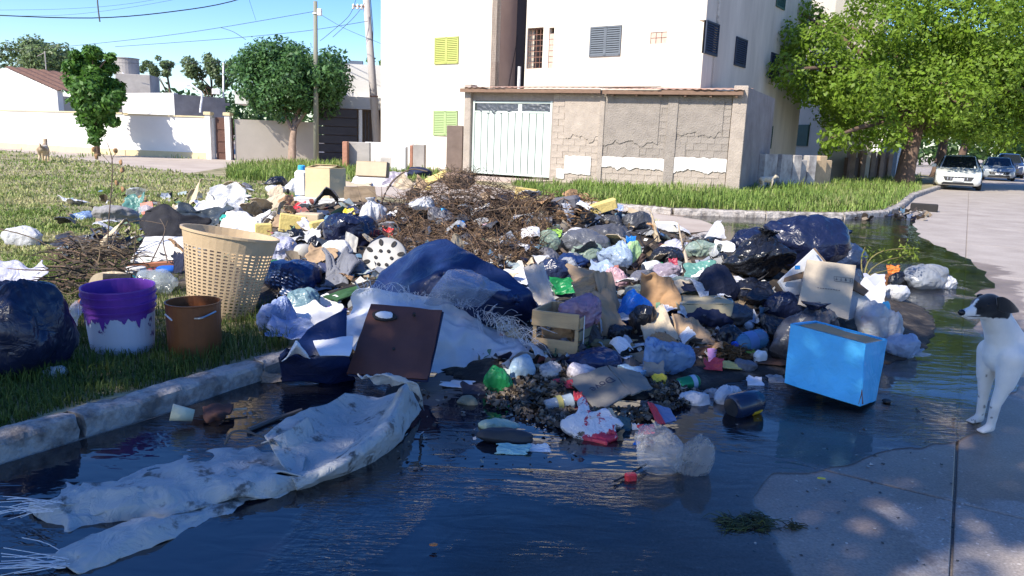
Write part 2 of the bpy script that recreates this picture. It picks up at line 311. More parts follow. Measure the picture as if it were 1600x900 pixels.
def water_mat():
    m = bpy.data.materials.new('black puddle water'); m.use_nodes = True; n = m.node_tree; L = n.links.new; n.nodes.remove(n.nodes['Principled BSDF']); out = n.nodes['Material Output']
    tc = n.nodes.new('ShaderNodeNewGeometry')
    mp = n.nodes.new('ShaderNodeMapping'); mp.inputs['Rotation'].default_value = (0, 0, .15); mp.inputs['Scale'].default_value = (1, 2.6, 1); L(tc.outputs['Position'], mp.inputs[0])
    def nz(s, d=3, dist=0, vec=mp.outputs[0], r=.5):
        q = n.nodes.new('ShaderNodeTexNoise'); q.inputs['Scale'].default_value = s; q.inputs['Detail'].default_value = d; q.inputs['Distortion'].default_value = dist; q.inputs['Roughness'].default_value = r; L(vec, q.inputs['Vector']); return q.outputs[0]
    def ramp(x, a, b):
        q = n.nodes.new('ShaderNodeMapRange'); q.interpolation_type = 'SMOOTHSTEP'; q.inputs[1].default_value = a; q.inputs[2].default_value = b; L(x, q.inputs[0]); return q.outputs[0]
    def mth(op, a, b):
        q = n.nodes.new('ShaderNodeMath'); q.operation = op
        for k, x in enumerate((a, b)):
            if isinstance(x, (int, float)): q.inputs[k].default_value = x
            else: L(x, q.inputs[k])
        return q.outputs[0]
    pos = tc.outputs['Position']
    b = n.nodes.new('ShaderNodeBump'); b.inputs['Strength'].default_value = 1; b.inputs['Distance'].default_value = .0022; L(nz(5, 2, .6), b.inputs['Height'])
    # livelier ripples in patches, fine wrinkles across the current
    mp2 = n.nodes.new('ShaderNodeMapping'); mp2.inputs['Rotation'].default_value = (0, 0, -.25); mp2.inputs['Scale'].default_value = (1, 4.5, 1); L(pos, mp2.inputs[0]); patch = mth('MULTIPLY', ramp(nz(.8, 5, 1.2, pos, .6), .48, .72), nz(9, 3, 1.1, mp2.outputs[0], .55)); b2 = n.nodes.new('ShaderNodeBump'); b2.inputs['Strength'].default_value = 1; b2.inputs['Distance'].default_value = .012; L(patch, b2.inputs['Height']); L(b.outputs[0], b2.inputs['Normal'])
    sp = n.nodes.new('ShaderNodeSeparateXYZ'); L(pos, sp.inputs[0])
    s = mth('ADD', mth('MULTIPLY', mth('ADD', sp.outputs[0], 1.35), .857), mth('MULTIPLY', mth('SUBTRACT', sp.outputs[1], 4.1), -.515)); s = mth('ADD', s, mth('MULTIPLY', mth('SUBTRACT', nz(1.3, 5, .5, pos, .65), .5), 1.6))
    far = ramp(sp.outputs[1], 2.6, 4.6); deep = ramp(mth('SUBTRACT', s, mth('MULTIPLY', far, 1.0)), 2.45, 1.6)
    df = n.nodes.new('ShaderNodeBsdfDiffuse'); cr = n.nodes.new('ShaderNodeValToRGB'); cr.color_ramp.elements[0].color = (.008, .009, .016, 1); cr.color_ramp.elements[1].color = (.03, .026, .02, 1); cr.color_ramp.elements[0].position = .45; cr.color_ramp.elements[1].position = .8; L(nz(.9, 5, 0, pos), cr.inputs[0]); L(cr.outputs[0], df.inputs[0])
    tr = n.nodes.new('ShaderNodeBsdfTransparent'); tr.inputs[0].default_value = (.96, .95, .93, 1); m1 = n.nodes.new('ShaderNodeMixShader'); L(deep, m1.inputs[0]); L(tr.outputs[0], m1.inputs[1]); L(df.outputs[0], m1.inputs[2])
    gl = n.nodes.new('ShaderNodeBsdfGlossy'); gl.inputs['Roughness'].default_value = .02; L(b2.outputs[0], gl.inputs['Normal'])
    fr = n.nodes.new('ShaderNodeFresnel'); io = n.nodes.new('ShaderNodeMapRange'); io.inputs[3].default_value = 1.36; io.inputs[4].default_value = 2.1; L(deep, io.inputs[0]); L(io.outputs[0], fr.inputs['IOR']); L(b2.outputs[0], fr.inputs['Normal']); m2 = n.nodes.new('ShaderNodeMixShader'); L(fr.outputs[0], m2.inputs[0]); L(m1.outputs[0], m2.inputs[1]); L(gl.outputs[0], m2.inputs[2]); L(m2.outputs[0], out.inputs[0])
    return m
m_road = road_mat()
m_soil = M('verge soil', (.13, .12, .055), .95, .35, 1.5, .8, 25, col2=(.40, .34, .20))
m_dirt = M('pale trodden dirt', (.36, .29, .235), .95, .16, .8, .5, 20, col2=(.47, .40, .33))
m_kerb = M('grey kerb concrete', (.16, .14, .125), .95, .3, 7, 1.0, 24, col2=(.42, .38, .34), thr=.46, soft=.09, bdist=.02)
# ground to the horizon, road slabs, verges
obj_g = tag(obj('ground', (np.array([[-500, -200, -.06], [500, -200, -.06], [500, 800, -.06], [-500, 800, -.06]], float), [(0, 1, 2, 3)]), m_dirt, loc=(0, 0, -.06)), kind='structure')
road = tag(obj('road', (np.array([[-30, -20, -.02], [60, -20, -.02], [60, 120, -.02], [-30, 120, -.02]], float), [(0, 1, 2, 3)]), m_road, loc=(0, 0, -.02)), kind='structure')
J0 = np.array([1.86, 2.84]); SL_W, SL_L = 3.4, 3.6
mb_slab = None
for i in range(-2, 4):
    for j in range(-3, 9):
        c = J0 + KR * (i + .5) * SL_W + KD * (j + .5) * SL_L
        if mb_slab is None:
            ang = math.atan2(KR[1], KR[0]); mb_slab = to_mesh('slab', *bbox_bev((0, 0, -.009), (SL_W - .012, SL_L - .012, .018), ang, .004), m_road)
        o = bpy.data.objects.new('slab', mb_slab); C.objects.link(o); o.location = (c[0], c[1], .0195 + .0012 * ((i * 7 + j * 3) % 3)); o.parent = road
# the near verge (left), one sheet following the land
def sheet_grid(t0, t1, s0, s1, nt_, ns, zf):
    T, S = np.meshgrid(np.linspace(t0, t1, nt_), np.linspace(s0, s1, ns), indexing='ij'); te = tedge(S); T = np.minimum(T, te)
    X = K0[0] + KD[0] * T + KL[0] * S; Y = K0[1] + KD[1] * T + KL[1] * S
    return np.stack([X, Y, zf(X, Y, T, S)], -1)
G = sheet_grid(-9, 16, .13, 34, 90, 110, lambda X, Y, T, S: np.where(T >= tedge(S) - .01, -.03, .09 + .06 * sstep(.2, 1.4, S) + .025 * noise(np.stack([X, Y, X * 0], -1) * 1.3)))
a, b_ = G.shape[:2]
tag(obj('verge', (G.reshape(-1, 3), [(i * b_ + j, (i + 1) * b_ + j, (i + 1) * b_ + j + 1, i * b_ + j + 1) for i in range(a - 1) for j in range(b_ - 1)]), m_soil, smooth=True), kind='structure')
kerb = tag(bpy.data.objects.new('kerb', None), kind='structure'); C.objects.link(kerb); kerb.location = (K0[0], K0[1], 0)
def kerb_stone(p, q, wd=.13, h=.105, seed=0, parent=None):
    p, q = np.array(p, float), np.array(q, float); d = q - p; Ln = np.linalg.norm(d); d /= Ln; nrm = np.array([-d[1], d[0]]); n = 40
    T = np.linspace(.006, Ln - .006, n); prof = np.array([(-.5, -.05), (-.5, h * .4), (-.49, h * .78), (-.38, h * .94), (-.2, h), (.15, h), (.5, h), (.5, -.05)]); V = []
    for t in T:
        for a_, z in prof:
            P = p + d * t + nrm * a_ * wd; V.append((P[0], P[1], z))
    V = np.array(V); V += (noise(V * 6 + seed)[:, None] * .022 + noise(V * 22 + seed)[:, None] * .012) * np.array([1, 1, .7]); k = len(prof); Fc = []
    for i in range(n - 1):
        for j in range(k - 1): Fc.append((i * k + j, i * k + j + 1, (i + 1) * k + j + 1, (i + 1) * k + j))
    Fc += [tuple(range(k - 1, -1, -1)), tuple((n - 1) * k + j for j in range(k))]
    return obj('kerb_stone', (V, [f[::-1] for f in Fc]), m_kerb, parent)
t0 = -4.2
for i in range(13):
    L_ = 1.02; p = K0 + KD * t0 + KL * .07; q = K0 + KD * (t0 + L_) + KL * .07; kerb_stone(p, q, seed=i, parent=kerb); t0 += L_ + .012
# far verge in front of the block shed
FV = [(-1.8, 24.9), (-1.6, 23.9), (.2, 20.4), (.45, 17.7), (1.6, 16.4), (3.3, 15.5), (5.2, 15.5), (6.9, 15.8), (8.4, 17), (9.6, 18.8), (13, 24.6), (18.3, 32.5), (29, 48), (27, 50), (17, 36), (12, 30), (6.8, 24.2), (2.6, 24.2)]
tag(obj('far_verge', prism(FV, -.03, .125), m_soil), kind='structure')
fk = tag(bpy.data.objects.new('kerb', None), kind='structure'); C.objects.link(fk); fk.location = (5, 15.5, 0)
kp = [np.array(p) for p in FV[4:13]]
for i in range(len(kp) - 1):
    d = kp[i + 1] - kp[i]; Ln = np.linalg.norm(d); n_ = max(1, round(Ln / 1.6)); nr = np.array([d[1], -d[0]]) / Ln * .06
    for j in range(n_): kerb_stone(kp[i] + d * j / n_ + nr, kp[i] + d * (j + 1) / n_ + nr, .16, .135, i * 9 + j, fk)
def smooth_poly(P, k=6):
    P = np.array(P + [P[0]], float); o = []
    for i in range(len(P) - 1):
        for j in range(k): o.append(P[i] * (1 - j / k) + P[i + 1] * j / k)
    o = np.array(o)
    for _ in range(5): o = (np.roll(o, 1, 0) + 2 * o + np.roll(o, -1, 0)) / 4
    q = np.concatenate([o, np.zeros((len(o), 1))], 1); o = o + np.stack([noise(q * 1.9), noise(q * 1.9 + 9)], 1) * .16 + np.stack([noise(q * 7), noise(q * 7 + 9)], 1) * .05
    return o
# cross street of trodden dirt
DP = [(-40, 46), (-40, 26), (-17, 21.6), (-12, 19.9), (-6, 15.8), (-2, 12.8), (2.2, 11.0), (4.0, 13.2), (3.1, 15.4), (1.4, 16.4), (.4, 17.7), (.2, 20.4), (-1.6, 24), (-1.5, 36), (-20, 46)]
dps = smooth_poly(DP, 4); tag(obj('dirt_street', (np.concatenate([dps, np.full((len(dps), 1), .021)], 1), [tuple(range(len(dps)))[::-1] if False else tuple(range(len(dps)))]), m_dirt, loc=(-10, 25, .021)), kind='structure')
PV = [(-9.4, 19.2), (-5.4, 20.6), (-2.4, 23.4), (-2.2, 27.4), (-6.5, 33.8), (-11, 34.4), (-10.6, 28)]
tag(obj('grass_plot', prism(PV, -.02, .07), m_soil), kind='structure')
# puddle
WP = [(-3.6, .2), (1.0, .2), (1.0, 1.6), (1.0, 2.3), (1.02, 2.7), (1.2, 3.0), (1.6, 3.2), (2.1, 3.38), (2.42, 3.65), (2.6, 3.95), (3.2, 4.6), (3.6, 5.4), (4.2, 6.6), (5.3, 8.0), (6.2, 9.7), (6.6, 11.4), (7.2, 13.2), (8.7, 16.2), (9.3, 17.6), (8.4, 16.95), (6.9, 15.7), (5.2, 15.4), (3.4, 15.4), (3.3, 14.2), (3.9, 13.3), (3.0, 11.6), (1.2, 8.2), (-1.35, 4.1)]
WPs = smooth_poly(WP)
tag(obj('water', (np.concatenate([WPs, np.full((len(WPs), 1), .0065)], 1), [tuple(range(len(WPs)))]), water_mat(), loc=(2, 6, .0065)), kind='structure')
# ------------------------------------------------------------------ apartment block
m_cream = M('sunlit cream render', (.66, .60, .50), .9, .24, 1.3, .35, 14, stretch=(1, 1, .18))
m_cream2 = M('shaded cream render', (.50, .455, .385), .9, .24, 1.3, .3, 30, stretch=(1, 1, .16))  # same render, colour darkened for the faces turned from the sun
m_dark = M('dark interior', (.03, .028, .028), .9)
m_green = M('faded green shutter', (.33, .43, .19), .6, .12, 3, .1, 20)
m_yel = M('yellow green shutter', (.40, .43, .12), .6, .12, 3, .1, 20)
m_gsh = M('slate grey shutter', (.11, .13, .15), .6, .2, 3, .1, 20)
m_nsh = M('navy shutter', (.025, .035, .06), .6, .2, 3, .1, 20)
m_dgs = M('dark green shutter', (.03, .085, .065), .6, .2, 3, .1, 20)
m_brick = M('terracotta brick', (.42, .20, .13), .9, .25, 9, .5, 50, rand=.15)
m_bricklt = M('dusty pale brick', (.55, .40, .32), .9, .2, 9, .5, 50)
m_iron = M('rusty iron bars', (.20, .10, .07), .8, .3, 20, .2, 60)
A2 = np.array([.588, .809]); B2 = np.array([.809, -.588])
CR = np.array([6.7, 26.9]); ML = CR - B2 * 8.05; BL = np.array([-6.34, 35.0]); BRt = BL + B2 * 6.6
ZB = 10.5
def rectwall(name, P, D, Ln, z0, z1, holes, mat, parent, th=.25, nrm=None):
    """vertical wall with rectangular openings; P start, D direction, holes (t0,t1,z0,z1)"""
    ts_ = sorted({0, Ln, *[h[0] for h in holes], *[h[1] for h in holes]}); zs = sorted({z0, z1, *[h[2] for h in holes], *[h[3] for h in holes]}); mb = MB()
    N = np.array(nrm) if nrm is not None else np.array([D[1], -D[0]])
    cell = lambda i, j: not any(h[0] - 1e-6 <= ts_[i] and ts_[i + 1] <= h[1] + 1e-6 and h[2] - 1e-6 <= zs[j] and zs[j + 1] <= h[3] + 1e-6 for h in holes)
    idx = {}; V = []
    def vid(i, j, k):
        if (i, j, k) not in idx:
            q = P + D * ts_[i] - N * (th if k else 0); idx[(i, j, k)] = len(V); V.append((q[0], q[1], zs[j]))
        return idx[(i, j, k)]
    Fc = []; nt_, nz_ = len(ts_) - 1, len(zs) - 1
    for i in range(nt_):
        for j in range(nz_):
            if not cell(i, j): continue
            Fc.append((vid(i, j, 0), vid(i + 1, j, 0), vid(i + 1, j + 1, 0), vid(i, j + 1, 0))); Fc.append((vid(i, j, 1), vid(i, j + 1, 1), vid(i + 1, j + 1, 1), vid(i + 1, j, 1)))
            for di, dj, e in ((-1, 0, ((i, j), (i, j + 1))), (1, 0, ((i + 1, j + 1), (i + 1, j))), (0, -1, ((i + 1, j), (i, j))), (0, 1, ((i, j + 1), (i + 1, j + 1)))):
                ii, jj = i + di, j + dj
                if 0 <= ii < nt_ and 0 <= jj < nz_ and cell(ii, jj): continue
                (a1, b1), (a2, b2) = e; Fc.append((vid(a1, b1, 0), vid(a2, b2, 0), vid(a2, b2, 1), vid(a1, b1, 1)))
    return obj(name, (V, Fc), mat, parent)
def shutter(parent, P, D, t0, t1, z0, z1, mat, leaves=2, slats=11, off=.03):
    """louvred shutter set in an opening: a frame with one slat after another"""
    N = np.array([D[1], -D[0]]); ang = math.atan2(D[1], D[0]); fr = MB(); cx = (t0 + t1) / 2; wd = t1 - t0
    def bx(t, z, w_, h, d=.045, o=0): q = P + D * t + N * (off + o); return box((q[0], q[1], z), (w_, d, h), ang)
    st = .06
    for z in (z0 + st / 2, z1 - st / 2): fr.add(bx(cx, z, wd, st))
    for k in range(leaves):
        a_, b_ = t0 + wd * k / leaves, t0 + wd * (k + 1) / leaves
        for t in (a_ + st / 2, b_ - st / 2): fr.add(bx(t, (z0 + z1) / 2, st * .98, z1 - z0 - .004, .043, .001))
    f = obj('shutter', fr, mat, parent)
    me = None
    for k in range(leaves):
        for i in range(slats):
            a_ = t0 + wd * (k + .5) / leaves; z = z0 + st + (z1 - z0 - 2 * st) * (i + .5) / slats; q = P + D * a_ + N * off
            if me is None:
                V, Fc = box((0, 0, 0), (wd / leaves - 2 * st, .012, (z1 - z0 - 2 * st) / slats * 1.02), 0); V = xf((V, Fc), Matrix.Rotation(ang, 4, 'Z') @ Matrix.Rotation(rad(-32), 4, 'X'))[0]; me = to_mesh('slat', V, Fc, mat)
            o = bpy.data.objects.new('slat', me); C.objects.link(o); o.parent = f; r = f
            base = parent.location if parent.parent is None else parent.parent.location
            o.location = (q[0] - base[0], q[1] - base[1], z - base[2])
    q = P + D * cx + N * (off - .08); obj('backing', box((q[0], q[1], (z0 + z1) / 2), (wd, .03, z1 - z0), ang), m_dark, f)
    return f
apt = thing('apartment_building', 'cream rendered three storey apartment block with lime green and slate shutters behind the block shed', 'apartment building', (3, 30, 0))
# left block
hl = []
def wz(P, D, u0_, u1_, v0_, v1_):
    z = 1.5
    for _ in range(4): t0, t1 = on_line(P, D, u0_, z), on_line(P, D, u1_, z); m = P + D * (t0 + t1) / 2; z = (zof(m, v1_) + zof(m, v0_)) / 2
    return (round(t0, 3), round(t1, 3), round(zof(m, v1_), 3), round(zof(m, v0_), 3))
h1 = wz(BL, B2, 680, 717, 58, 100); h2 = wz(BL, B2, 678, 715, 173, 212)
zt = zof(BL + B2 * 5, -70); h3 = (h1[0], h1[1], h1[2] + 2.85, h1[3] + 2.85)
rectwall('wall', BL, B2, 6.6, 0, ZB, [h1, h2, h3], m_cream, apt)
for h, mt in ((h1, m_yel), (h2, m_green), (h3, m_green)): shutter(apt, BL, B2, *h, mt, 2, 13)
sideL = rectwall('wall', BRt, A2, 9, 0, ZB, [], M('shaded pink brown render', (.34, .245, .20), .9, .1, 1.5, .25, 25), apt, nrm=B2 * 1.0)  # brown tone puts this return wall's shade into its colour
sideL.location.z += 0
obj('wall', prism([BL + A2 * .26, BL + A2 * 9, BL + A2 * 9 + B2 * .25, BL + A2 * .26 + B2 * .25], 0, ZB), m_cream2, apt)
obj('roof', prism([BL + A2 * .3 + B2 * .3, BRt + A2 * .3 - B2 * .3, BRt + A2 * 9 - B2 * .3, BL + A2 * 9 + B2 * .3], ZB - .4, ZB - .2), m_cream2, apt)
# right block front
FLn = 8.05; gw = wz(ML, B2, 922, 971, 41, 88); vent = wz(ML, B2, 1016, 1042, 50, 68); grid = wz(ML, B2, 831, 848, 43, 107); slit = wz(ML, B2, 857, 865, 43, 106)
grid = (.08, grid[1], grid[2], grid[3])
rectwall('wall', ML, B2, FLn, 0, ZB, [gw, vent, grid, slit, (gw[0], gw[1], gw[2] + 2.85, gw[3] + 2.85), (gw[0], gw[1], gw[2] - 2.85, gw[3] - 2.85)], m_cream, apt)
shutter(apt, ML, B2, *gw, m_gsh, 2, 12)
for k in range(3):        # bricked-up vent
    q = ML + B2 * (vent[0] + (vent[1] - vent[0]) * (k + .5) / 3) - np.array([B2[1], -B2[0]]) * .07
    for z in (0, 1): obj('brick', bbox_bev((q[0], q[1], vent[2] + (vent[3] - vent[2]) * (z + .5) / 2), ((vent[1] - vent[0]) / 3 - .02, .09, (vent[3] - vent[2]) / 2 - .02), math.atan2(B2[1], B2[0]), .008), m_bricklt, apt)
for k in range(6):        # bricks in the slit
    q = ML + B2 * (slit[0] + slit[1]) / 2 - np.array([B2[1], -B2[0]]) * .08; hh = (slit[3] - slit[2]) / 7
    obj('brick', bbox_bev((q[0], q[1], slit[2] + hh * (k + .5)), (slit[1] - slit[0] - .01, .1, hh - .02), math.atan2(B2[1], B2[0]), .008), m_bricklt, apt)
mb = MB(); N2 = np.array([B2[1], -B2[0]])
for k in range(5): q = ML + B2 * (grid[0] + (grid[1] - grid[0]) * k / 4) - N2 * .1; mb.add(box((q[0], q[1], (grid[2] + grid[3]) / 2), (.025, .025, grid[3] - grid[2])))
for k in range(8): q = ML + B2 * (grid[0] + grid[1]) / 2 - N2 * .1; mb.add(box((q[0], q[1], grid[2] + (grid[3] - grid[2]) * (k + .1) / 7.3), (grid[1] - grid[0], .02, .025), math.atan2(B2[1], B2[0])))
obj('window_bars', mb, m_iron, apt)
q = ML + B2 * (grid[0] + grid[1]) / 2 - N2 * 1.3; obj('room_wall', box((q[0], q[1], 5), (2.4, .1, 9), math.atan2(B2[1], B2[0])), M('maroon interior', (.12, .05, .04), .9), apt)
# side of the right block, facing the street
CS = CR + A2 * .253
def wzs(u0_, u1_, v0_, v1_): return wz(CS, A2, u0_, u1_, v0_, v1_)
SL = 10.9; s1 = wzs(1101, 1121, 35, 86); s2 = wzs(1148, 1165, 60, 104); s3 = wzs(1213, 1226, -12, 13); s4 = wzs(1191, 1205, 196, 232); s5 = wzs(1203, 1217, 84, 124)
up = lambda h, k: (h[0], h[1], h[2] + k, h[3] + k)
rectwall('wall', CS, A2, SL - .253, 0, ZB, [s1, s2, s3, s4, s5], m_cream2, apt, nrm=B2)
def side_shutter(h, m): shutter(apt, CS, A2, *h, m, 1, 12)
for h, m in ((s1, m_nsh), (s2, m_nsh), (s3, m_dgs), (s4, m_dgs), (s5, m_nsh)): side_shutter(h, m)
obj('roof', prism([ML + A2 * .3 + B2 * .02, CR + A2 * .3 - B2 * .3, CR + A2 * (SL - .02) - B2 * .3, ML + A2 * (SL - .02)], ZB - .4, ZB - .2), m_cream2, apt)
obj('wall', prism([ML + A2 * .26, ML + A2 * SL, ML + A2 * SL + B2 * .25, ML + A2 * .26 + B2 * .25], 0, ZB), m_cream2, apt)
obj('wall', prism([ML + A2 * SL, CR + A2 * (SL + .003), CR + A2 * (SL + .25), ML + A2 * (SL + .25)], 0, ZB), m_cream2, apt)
q0 = BRt + A2 * 1.35; q1 = ML + A2 * .9; obj('stair_shade_wall', prism([q0, q1, q1 + A2 * .2, q0 + A2 * .2], 0, ZB), M('painted stair shade', (.05, .045, .05), .9, .15, 1, .2, 20), apt)  # near-black sheet: the stairwell's shade is put into its colour
qp = (BRt + A2 * 1.3 + ML) / 2; obj('downpipe', tube([(qp[0], qp[1], 2.6), (qp[0], qp[1], 4.4)], .07, 8), M('white pipe', (.7, .7, .7), .5), apt)
# cables on the shaded return wall
obj('wall_cable', tube([(BRt[0] + A2[0] * t + .03, BRt[1] + A2[1] * t - .02, z) for t, z in ((.9, 3.6), (1.1, 4.4), (1.35, 5.4), (1.5, 6.3))], .012, 5), m_dark, apt)
# ------------------------------------------------------------------ block shed
m_block = M('grey cement block', (.28, .245, .21), .95, .2, 3, 1.0, 28, rand=.05, bdist=.03)
m_block2 = M('dusty pink cement block', (.37, .315, .26), .95, .2, 3, .9, 28, rand=.05, bdist=.025)
m_mort = M('mortar', (.30, .255, .215), .95, .2, 6, .8, 50)
m_white = M('flaking white limewash', (.70, .66, .60), .9, .1, 2, .5, 40)
m_rust = M('rusty corrugated iron', (.30, .11, .05), .8, .3, 4, .3, 40, col2=(.42, .36, .31), thr=.5)
m_wood = M('weathered timber', (.20, .125, .085), .85, .3, 6, .4, 40, stretch=(1, 1, 8))
m_gate = M('pale mint gate paint', (.50, .57, .51), .55, .06, 2, .15, 30)
S0, S1, S2 = np.array([-1.58, 25.76]), np.array([2.58, 23.35]), np.array([6.56, 21.92])
shed = thing('block_shed', 'low cement block shed with rusty corrugated roof and flaking whitewash in front of the apartments', 'shed', (2.5, 24, .1))
def seg(P, Q_): d = Q_ - P; Ln = np.linalg.norm(d); return d / Ln, Ln
D1, L1 = seg(S0, S1); D2, L2 = seg(S1, S2); N1 = np.array([D1[1], -D1[0]]); N3 = np.array([D2[1], -D2[0]])
zA, zB, zC = zof(S0, 140), zof(S1, 143), zof(S2, 143)
gt0, gt1 = on_line(S0, D1, 738), on_line(S0, D1, 860); gz0, gz1 = zof(S0 + D1 * gt0, 270), zof(S0 + D1 * gt0, 157)
rectwall('wall', S0 - N1 * .02, D1, L1, 0, zA - .02, [(gt0, gt1, 0, gz1)], m_mort, shed, .16)
rectwall('wall', S1 - N3 * .02, D2, L2, 0, zB - .02, [], m_mort, shed, .16)
blk = {}
def block(q, ang, sx, sz, z, mat):
    key = (round(sx, 2), round(sz, 2), round(ang, 3), mat.name)
    if key not in blk:
        V, Fc = bbox_bev((0, 0, 0), (sx, .05, sz), ang, .006); V = V + noise(V * 9 + sx)[:, None] * .010; blk[key] = to_mesh('cement_block', V, Fc, mat)
    o = bpy.data.objects.new('cement_block', blk[key]); C.objects.link(o); o.parent = shed; o.location = (q[0] - shed.location[0], q[1] - shed.location[1], z - shed.location[2])
def blockwall(P, D, N, t0, t1, z0, z1, mat, skip=None):
    bw, bh = .40, .2; ang = math.atan2(D[1], D[0]); row = 0; z = z0
    while z < z1 - .05:
        h = min(bh, z1 - z); t = t0 - (bw / 2 if row % 2 else 0)
        while t < t1 - .03:
            a_, b_ = max(t, t0), min(t + bw, t1)
            if b_ - a_ > .06 and not (skip and skip((a_ + b_) / 2, z + h / 2)):
                q = P + D * (a_ + b_) / 2 + N * R.uniform(-.013, -.004); mt = mat if z > .75 else m_block2
                block(q, ang, b_ - a_ - .006, h - .005, z + h / 2, mt)
            t += bw
        z += bh; row += 1
blockwall(S0, D1, N1, gt1 + .06, L1 - .02, .1, zA - .1, m_block2)
blockwall(S1, D2, N3, .02, L2 - .42, .1, zB - .1, m_block)
# whitewash patches: thin ragged skins on the lower wall
def patch(P, D, N, t0, t1, z0, z1, seed, low=.3, mat=None, name='whitewash_patch', o=0.0, tl=.03):
    n, m = 46, 14; T = np.linspace(t0, t1, n); mb = MB(); V = []; q = np.stack([T * 3.1, T * 0 + seed, T * 0], 1)
    top = z1 + tl * noise(q * 2.0); bot = z0 + low * (.8 * noise(q * .9 + 3) + .35 * noise(q * 2.7) + .18 * noise(q * 7))
    T = T + .10 * noise(np.stack([T * 0 + seed, T * 5, T], 1)) * (tl > .03)
    for i in range(n):
        for k, z in ((0, bot[i]), (1, top[i] - (.25 * abs(float(noise(np.array([i * .9, seed, 2.])))) if i in (0, n - 1) else 0))):
            for off in (.036 + o, .046 + o): c = P + D * T[i] + N * off; V.append((c[0], c[1], z))
    Fc = []
    for i in range(n - 1):
        a_ = i * 4; b_ = a_ + 4
        Fc += [(a_ + 1, b_ + 1, b_ + 3, a_ + 3), (a_, a_ + 2, b_ + 2, b_), (a_ + 2, a_ + 3, b_ + 3, b_ + 2), (a_, b_, b_ + 1, a_ + 1)]
    Fc += [(0, 1, 3, 2), ((n - 1) * 4, (n - 1) * 4 + 2, (n - 1) * 4 + 3, (n - 1) * 4 + 1)]
    obj(name, (V, Fc), mat or m_white, shed)
def tz(P, D, u, v): t = on_line(P, D, u); return t, zof(P + D * t, v)
a1 = tz(S0, D1, 885, 243); a2 = tz(S0, D1, 926, 278); patch(S0, D1, N1, a1[0], a2[0], a2[1] + .1, a1[1], 1, .05)
a3 = tz(S0, D1, 868, 268); patch(S0, D1, N1, a3[0] + .1, a1[0], .25, a3[1] + .1, 9, .05)
a1 = tz(S1, D2, 940, 244); a2 = tz(S1, D2, 1040, 262); patch(S1, D2, N3, a1[0] + .03, a2[0], a2[1] - .08, a1[1], 2, .13)
a1 = tz(S1, D2, 1055, 246); a2 = tz(S1, D2, 1138, 270); patch(S1, D2, N3, a1[0], a2[0], a2[1] - .02, a1[1] + .02, 4, .15)
for k_, (t0_, t1_, za, zb_, lo_) in enumerate(((.06, 1.75, 1.45, zB - .12, .25), (2.25, 3.6, 1.75, zB - .12, .3), (1.9, 2.6, 1.0, 1.5, .15), (.3, 1.2, 1.0, 1.32, .12))): patch(S1, D2, N3, t0_, t1_, za, zb_, 20 + k_, lo_, m_block, 'plaster_patch', -.013 - .001 * k_, .06 if zb_ > 2 else .15)
patch(S0, D1, N1, gt1 + .5, L1 - .1, 1.6, zA - .15, 31, .3, m_block2, 'plaster_patch', -.013, .08)
# pillars and sides
a1 = on_line(S1, D2, 1043); q = S1 + D2 * (a1 + .1) + N3 * .02; obj('pillar', bbox_bev((q[0], q[1], zB / 2 - .05), (.3, .09, zB - .1), math.atan2(D2[1], D2[0]), .01), m_block, shed)
q = S2 - D2 * .2 - N3 * .1; zP = zof(S2, 134); obj('pillar', bbox_bev((q[0], q[1], zP / 2), (.4, .34, zP), math.atan2(D2[1], D2[0]), .015), m_block2, shed)
q = S0 - N1 * .1 - D1 * .12; zp0 = zof(S0, 132); obj('pillar', bbox_bev((q[0], q[1], zp0 / 2), (.26, .4, zp0), math.atan2(D1[1], D1[0]), .015), m_block2, shed)
q = S1 + N1 * .01; obj('pillar', bbox_bev((q[0], q[1], zB / 2 - .04), (.16, .1, zB - .08), math.atan2(D2[1], D2[0]), .01), m_block2, shed)
Bk = np.array([.45, .893]); S3 = S2 + Bk * 5.2
obj('wall', prism([S2 - N3 * .28, S3, S3 - D2 * .18, S2 - N3 * .28 - D2 * .18], 0, zP - .03), M('grey cement side wall', (.21, .18, .17), .95, .3, 1.2, .5, 30, col2=(.30, .27, .255)), shed)
obj('wall', prism([S0 - D1 * .2 - N1 * .32, S0 - D1 * .2 + Bk * 5, S0 + Bk * 5, S0 - N1 * .32], 0, zp0 - .04), m_block2, shed)
# corrugated roof: sheets over both runs, with timber fascia and rafter ends
def corr(P, D, Ln, z0, z1, k):
    n = int(Ln / .045); V = []; Fc = []; Nn = np.array([D[1], -D[0]])
    for i in range(n + 1):
        t = Ln * i / n; wv = .010 * math.sin(t * 2 * math.pi / .22); e = .03 * math.sin(int(t / .9) * 2.3)
        for (o, dz) in ((.34 + e, 0), (-5.2, .45)):
            c = P + D * t + Nn * o
            for th in (0, .006): V.append((c[0], c[1], z0 + (z1 - z0) * i / n + dz + wv + th))
    for i in range(n): a_ = i * 4; b_ = a_ + 4; Fc += [(a_ + 1, b_ + 1, b_ + 3, a_ + 3), (a_, a_ + 2, b_ + 2, b_), (a_, b_, b_ + 1, a_ + 1)]
    return obj('roof_sheet', (V, Fc), m_rust, shed, smooth=True)
corr(S0 - D1 * .3, D1, L1 + .3, zA + .05, zB + .09, 0); corr(S1, D2, L2 - .1, zB + .06, zC + .02, 1)
def beam(P, Q_, z0, z1, h, dpt, N, off, mat=m_wood, name='fascia_board'):
    V = []
    for p, z in ((P, z0), (Q_, z1)):
        for o in (off, off + dpt):
            for dz in (-h, 0): c = p + N * o; V.append((c[0], c[1], z + dz))
    return obj(name, (V, [(0, 1, 3, 2), (4, 6, 7, 5), (0, 4, 5, 1), (2, 3, 7, 6), (1, 5, 7, 3), (0, 2, 6, 4)]), mat, shed)
